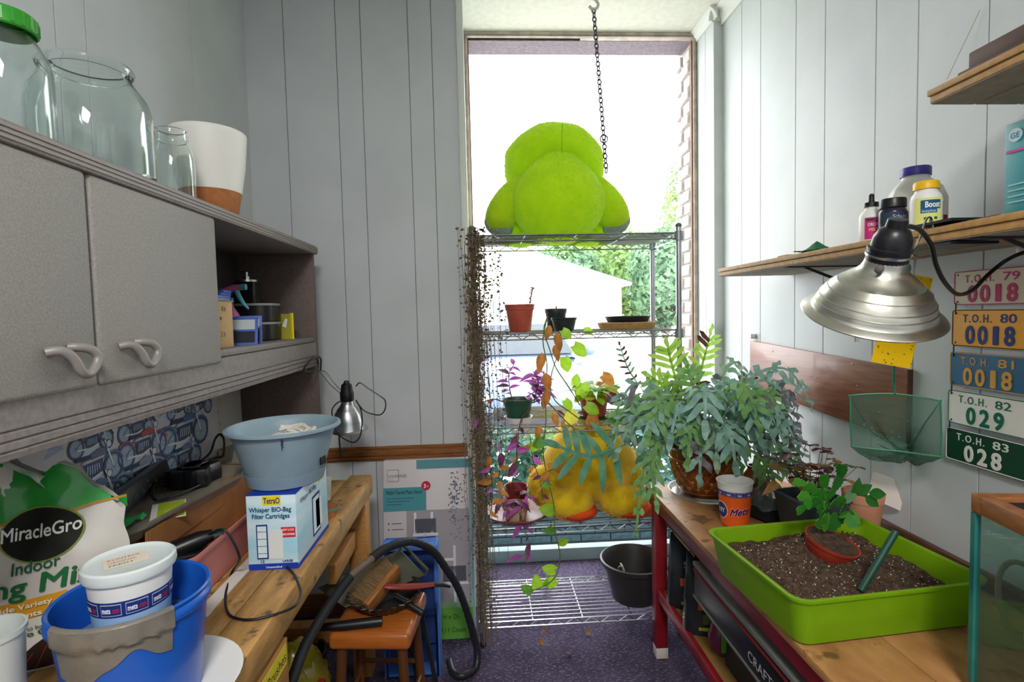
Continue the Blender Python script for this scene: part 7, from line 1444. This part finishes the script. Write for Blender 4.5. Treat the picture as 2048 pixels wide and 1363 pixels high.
b = MB(); q0 = at(1714, 672, Y=1.04); b.box(-.004, -.002, -.022, .004, .002, 0, inv @ TR(q0.x, q0.y, q0.z + .01)); b.build('guard_tab', m_steel, t)
b = MB(); b.sphere((0, 0, .38 * RB_), (.032, .032, .045), 18, 12); b.build('bulb', pm('bulb_white', '#eceae4', .3), t)
# ---- yellow sticky trap
q = [at(1788, 542, Y=1.37), at(1866, 556, Y=1.37), at(1820, 737, Y=1.35), at(1742, 723, Y=1.35)]
b = MB(); b.add([p_ - q[0] for p_ in q] + [p_ - q[0] + V((0, .001, 0)) for p_ in q], [(0, 1, 2, 3), (7, 6, 5, 4), (0, 4, 5, 1), (1, 5, 6, 2), (2, 6, 7, 3), (3, 7, 4, 0)])
t = thing('sticky_trap', 'bright yellow sticky insect trap hanging below the shelf behind the lamp', 'insect trap', tuple(q[0])); b.build('card', pm('sticky_yellow', '#f7cf10', .35, translucent=.2), t)
rnd = random.Random(2); b = MB(); nrm = (q[1] - q[0]).cross(q[3] - q[0]).normalized()
for _ in range(60):
    u, v = rnd.random(), rnd.random(); c = (q[1] - q[0]) * u + (q[3] - q[0]) * v - nrm * .0008 * (1 if nrm.y > 0 else -1); s = rnd.uniform(.0008, .0022); e1 = (q[1] - q[0]).normalized() * s; e2 = (q[3] - q[0]).normalized() * s * .7; b.add([c - e1 - e2, c + e1 - e2, c + e1 + e2, c - e1 + e2], [(0, 1, 2, 3)])
o = b.build('stuck_gnats', flat('#4a3a1c'), t, smooth=0); o['kind'] = 'stuff'
b = MB(); b.tube([(q[1] - q[0]) * .5, V(((q[1] - q[0]).x * .5 + .01, .0, SZ0 - .003 - q[0].z))], .0008, 5); b.build('tie', m_steel, t)
# ---- aquarium net
nO = at(1790, 790, Y=1.44); nt_ = thing('aquarium_net', 'green aquarium fish net hanging by its handle below the shelf', 'net', tuple(nO)); m_ngr = pm('net_frame_green', '#2f8a62', .35)
fr_ = [at(1704, 790, Y=1.49), at(1790, 787, Y=1.44), at(1874, 800, Y=1.39), at(1881, 808, Y=1.385), at(1883, 905, Y=1.385), at(1876, 912, Y=1.39), at(1800, 902, Y=1.43), at(1712, 893, Y=1.485), at(1703, 885, Y=1.49), at(1701, 800, Y=1.492)]; fr_ = [p_ - nO for p_ in fr_]
b = MB(); b.tube(smooth_path(fr_, 5, True), .0022, 7, closed=True); b.build('frame', m_ngr, nt_)
b = MB(); b.tube(smooth_path([fr_[1], at(1788, 735, Y=1.42) - nO, at(1800, 620, Y=1.41) - nO, at(1812, 545, Y=1.40) - nO], 6), .0034, 8); hk_ = at(1812, 545, Y=1.40) - nO; b.build('handle', m_ngr, nt_)
b = MB(); b.tube([hk_ + V((.012 * math.cos(a), 0, .012 + .012 * math.sin(a))) for a in [2 * PI * i / 14 for i in range(14)]], .0028, 6, closed=True); b.build('hanging_ring', m_ngr, nt_)
m_net = clear('net_mesh', '#dfeee6', .1, .6, .42, '#6f9a88'); tipn = at(1838, 930, Y=1.55) - nO; C4 = [fr_[0], fr_[2], fr_[4], fr_[7]]
rim_ = smooth_path(fr_, 5, True); nR = len(rim_); b = MB(); vs = []
for j in range(7):
    f = j / 6
    for i, p_ in enumerate(rim_):
        cc_ = p_.lerp(tipn + (p_ - tipn) * .18 + V((.01 * math.sin(i * 1.1), 0, .012 * math.cos(i * .9))), f ** .9); cc_ = cc_ + V((.006 * mnoise.noise(V((i * .4, j, 1))), .05 * math.sin(PI * f * .7), -.02 * math.sin(PI * f) + .006 * mnoise.noise(V((i * .5, j * .8, 5))))) * (1 if j else 0); vs.append(cc_)
b.add(vs, [(j * nR + i, j * nR + (i + 1) % nR, (j + 1) * nR + (i + 1) % nR, (j + 1) * nR + i) for j in range(6) for i in range(nR)] + [tuple(6 * nR + i for i in range(nR))]); b.build('mesh_bag', m_net, nt_, smooth=60)
rnd = random.Random(8); b = MB()
for _ in range(130):
    f = rnd.uniform(.3, .95); i = rnd.randrange(nR); c = vs[int(f * 6) * nR + i] + V((rnd.uniform(-.01, .01), -.002, rnd.uniform(-.01, .01))); s = rnd.uniform(.0007, .0018); b.add([c + V((s, 0, 0)), c + V((0, 0, s)), c + V((-s, 0, 0)), c + V((0, -s, -s))], [(0, 1, 2), (0, 2, 3), (0, 3, 1)])
o = b.build('debris', flat('#c9ab84'), nt_, smooth=0, weld=False); o['kind'] = 'stuff'
# ---- brown laminate board on the wall
bd = thing('laminate_board', 'reddish-brown wood laminate board fixed to the right wall', 'board', (XR, 2.05, 1.05))
m_lamb = pm('board_redwood', '#7e4a36', .35, col2='#9a6650', ns=4, nd=7, stretch=(30, 2.2, 22), fac=(.3, .72), coat=.15)
P4 = [at(1500, 681, X=XR - .018), at(1816, 739, X=XR - .018), at(1812, 886, X=XR - .018), at(1500, 772, X=XR - .018)]
b = MB(); b.add([V(p_) - bd.location for p_ in P4] + [V(p_) + V((.016, 0, 0)) - bd.location for p_ in P4], [(0, 1, 2, 3), (7, 6, 5, 4), (0, 4, 5, 1), (1, 5, 6, 2), (2, 6, 7, 3), (3, 7, 4, 0)]); b.build('panel', m_lamb, bd, bevel=.001)
b = MB(); b.add([V(p_) - bd.location + d for p_ in (P4[1], P4[2]) for d in (V((-.0006, 0, 0)), V((-.0006, .0015, 0)))] + [V(p_) - bd.location + V((.016, -.0008, 0)) for p_ in (P4[1], P4[2])], [(0, 1, 3, 2), (0, 2, 5, 4)]); b.build('raw_edge', pm('raw_edge', '#5a3d2c', .8), bd)
for px, py in ((1545, 702), (1705, 728), (1715, 772), (1540, 740), (1720, 790), (1632, 755)):
    c = at(px, py, X=XR - .0185) - bd.location; b = MB(); b.sphere(tuple(c), (.001, .004, .004), 10, 6); b.build('screw', pm('screw_steel', '#8d7a6c', .35, metal=.8), bd)
b = MB(); c = at(1502, 672, X=XR - .02); b.box(-.008, -.012, -.012, .018, .012, .012); o = b.build('wall_clip', m_white_p, loc=(XR - .019, c.y, c.z), bevel=.003); tag(o, 'small white clip above the left end of the laminate board', 'clip')
# ---- license plates hung in a column
PLx = XR - .012
specs = [('#c9bda6', '#b03a66', 'T.O.H.', '79', '0018', 1.578, 1.484), ('#f0a91c', '#2b3f86', 'T.O.H.', '80', '0018', 1.472, 1.370), ('#2b6a94', '#e0a84a', 'T.O.H.', '81', '0018', 1.354, 1.258), ('#e9e7e0', '#146a52', 'T.O.H.', '82', '029', 1.246, 1.150), ('#14432f', '#e9e7e0', 'T.O.H.', '83', '028', 1.138, 1.045)]
names = ['cream license plate with magenta characters, top of the column', 'orange-yellow license plate with blue characters, second from top', 'blue license plate with orange characters in the column', 'white license plate with green characters in the column', 'dark green license plate with white characters, bottom of the column']
for i, (bgc, fgc, s1t, yr, num, zt, zb) in enumerate(specs):
    hh = zt - zb; y0 = 1.412 + .004 * i; t = thing('license_plate', names[i], 'license plate', (PLx, y0, zb), group='license plates on the right wall')
    Tp = frame((0, 0, 0), (0, -1, 0), (0, 0, 1)); WP = .26
    mbg = pm('plate_' + bgc.strip('#'), bgc, .35, col2=bgc, ns=30); b = MB(); b.prism(rrect(WP, hh, .008, 4, WP / 2, hh / 2), -.0008, .0008, Tp); b.build('plate', mbg, t)
    b = MB(); o1 = rrect(WP - .004, hh - .004, .007, 4, WP / 2, hh / 2); b.tube([Tp @ V((x, y, .0008)) for x, y in o1], .0013, 6, closed=True); b.build('embossed_rim', flat(fgc if i != 1 else '#3a3a30'), t)
    text(s1t, hh * .30, flat(fgc), t, Tp @ TR(.034, hh * .66, .0009), bold=.008, ext=.0007, width=.082, sp=1.3); text(yr, hh * .32, flat(fgc), t, Tp @ TR(.138, hh * .66, .0009), bold=.008, ext=.0007, width=.042)
    dw = .036; xs = .042 if len(num) == 4 else .058
    for k, ch in enumerate(num): text(ch, hh * .66, flat(fgc), t, Tp @ TR(xs + .014 + k * dw * (1.0 if len(num) == 4 else 1.08), hh * .10, .0009), bold=.03, ext=.0011, width=.028 if ch != '1' else .015, name='numeral', align='CENTER')
    for zz in (.010, hh - .010):
        b = MB(); b.lathe([(.0, 0), (.0028, 0), (.0028, .0006), (0, .0006)], 10, T=Tp @ TR(.012, zz, .0006)); b.build('hole', flat('#2a2624'), t)
    if i:
        b = MB(); b.tube([Tp @ V((.014 + .003 * math.sin(a), hh + .003 + .016 * math.cos(a), .004 + .004 * math.sin(a))) for a in [2 * PI * k / 14 for k in range(14)]], .0012, 6, closed=True); b.build('hanging_ring', pm('ring_dark', '#5d5d60', .3, metal=1), t)
b = MB(); c = at(2040, 500, X=XR - .004); b.sphere((0, 0, 0), (.004, .010, .010), 12, 8); o = b.build('cable_clip', m_white_p, loc=(XR - .0045, c.y, c.z)); tag(o, 'white cable clip on the wall above the license plates', 'clip')
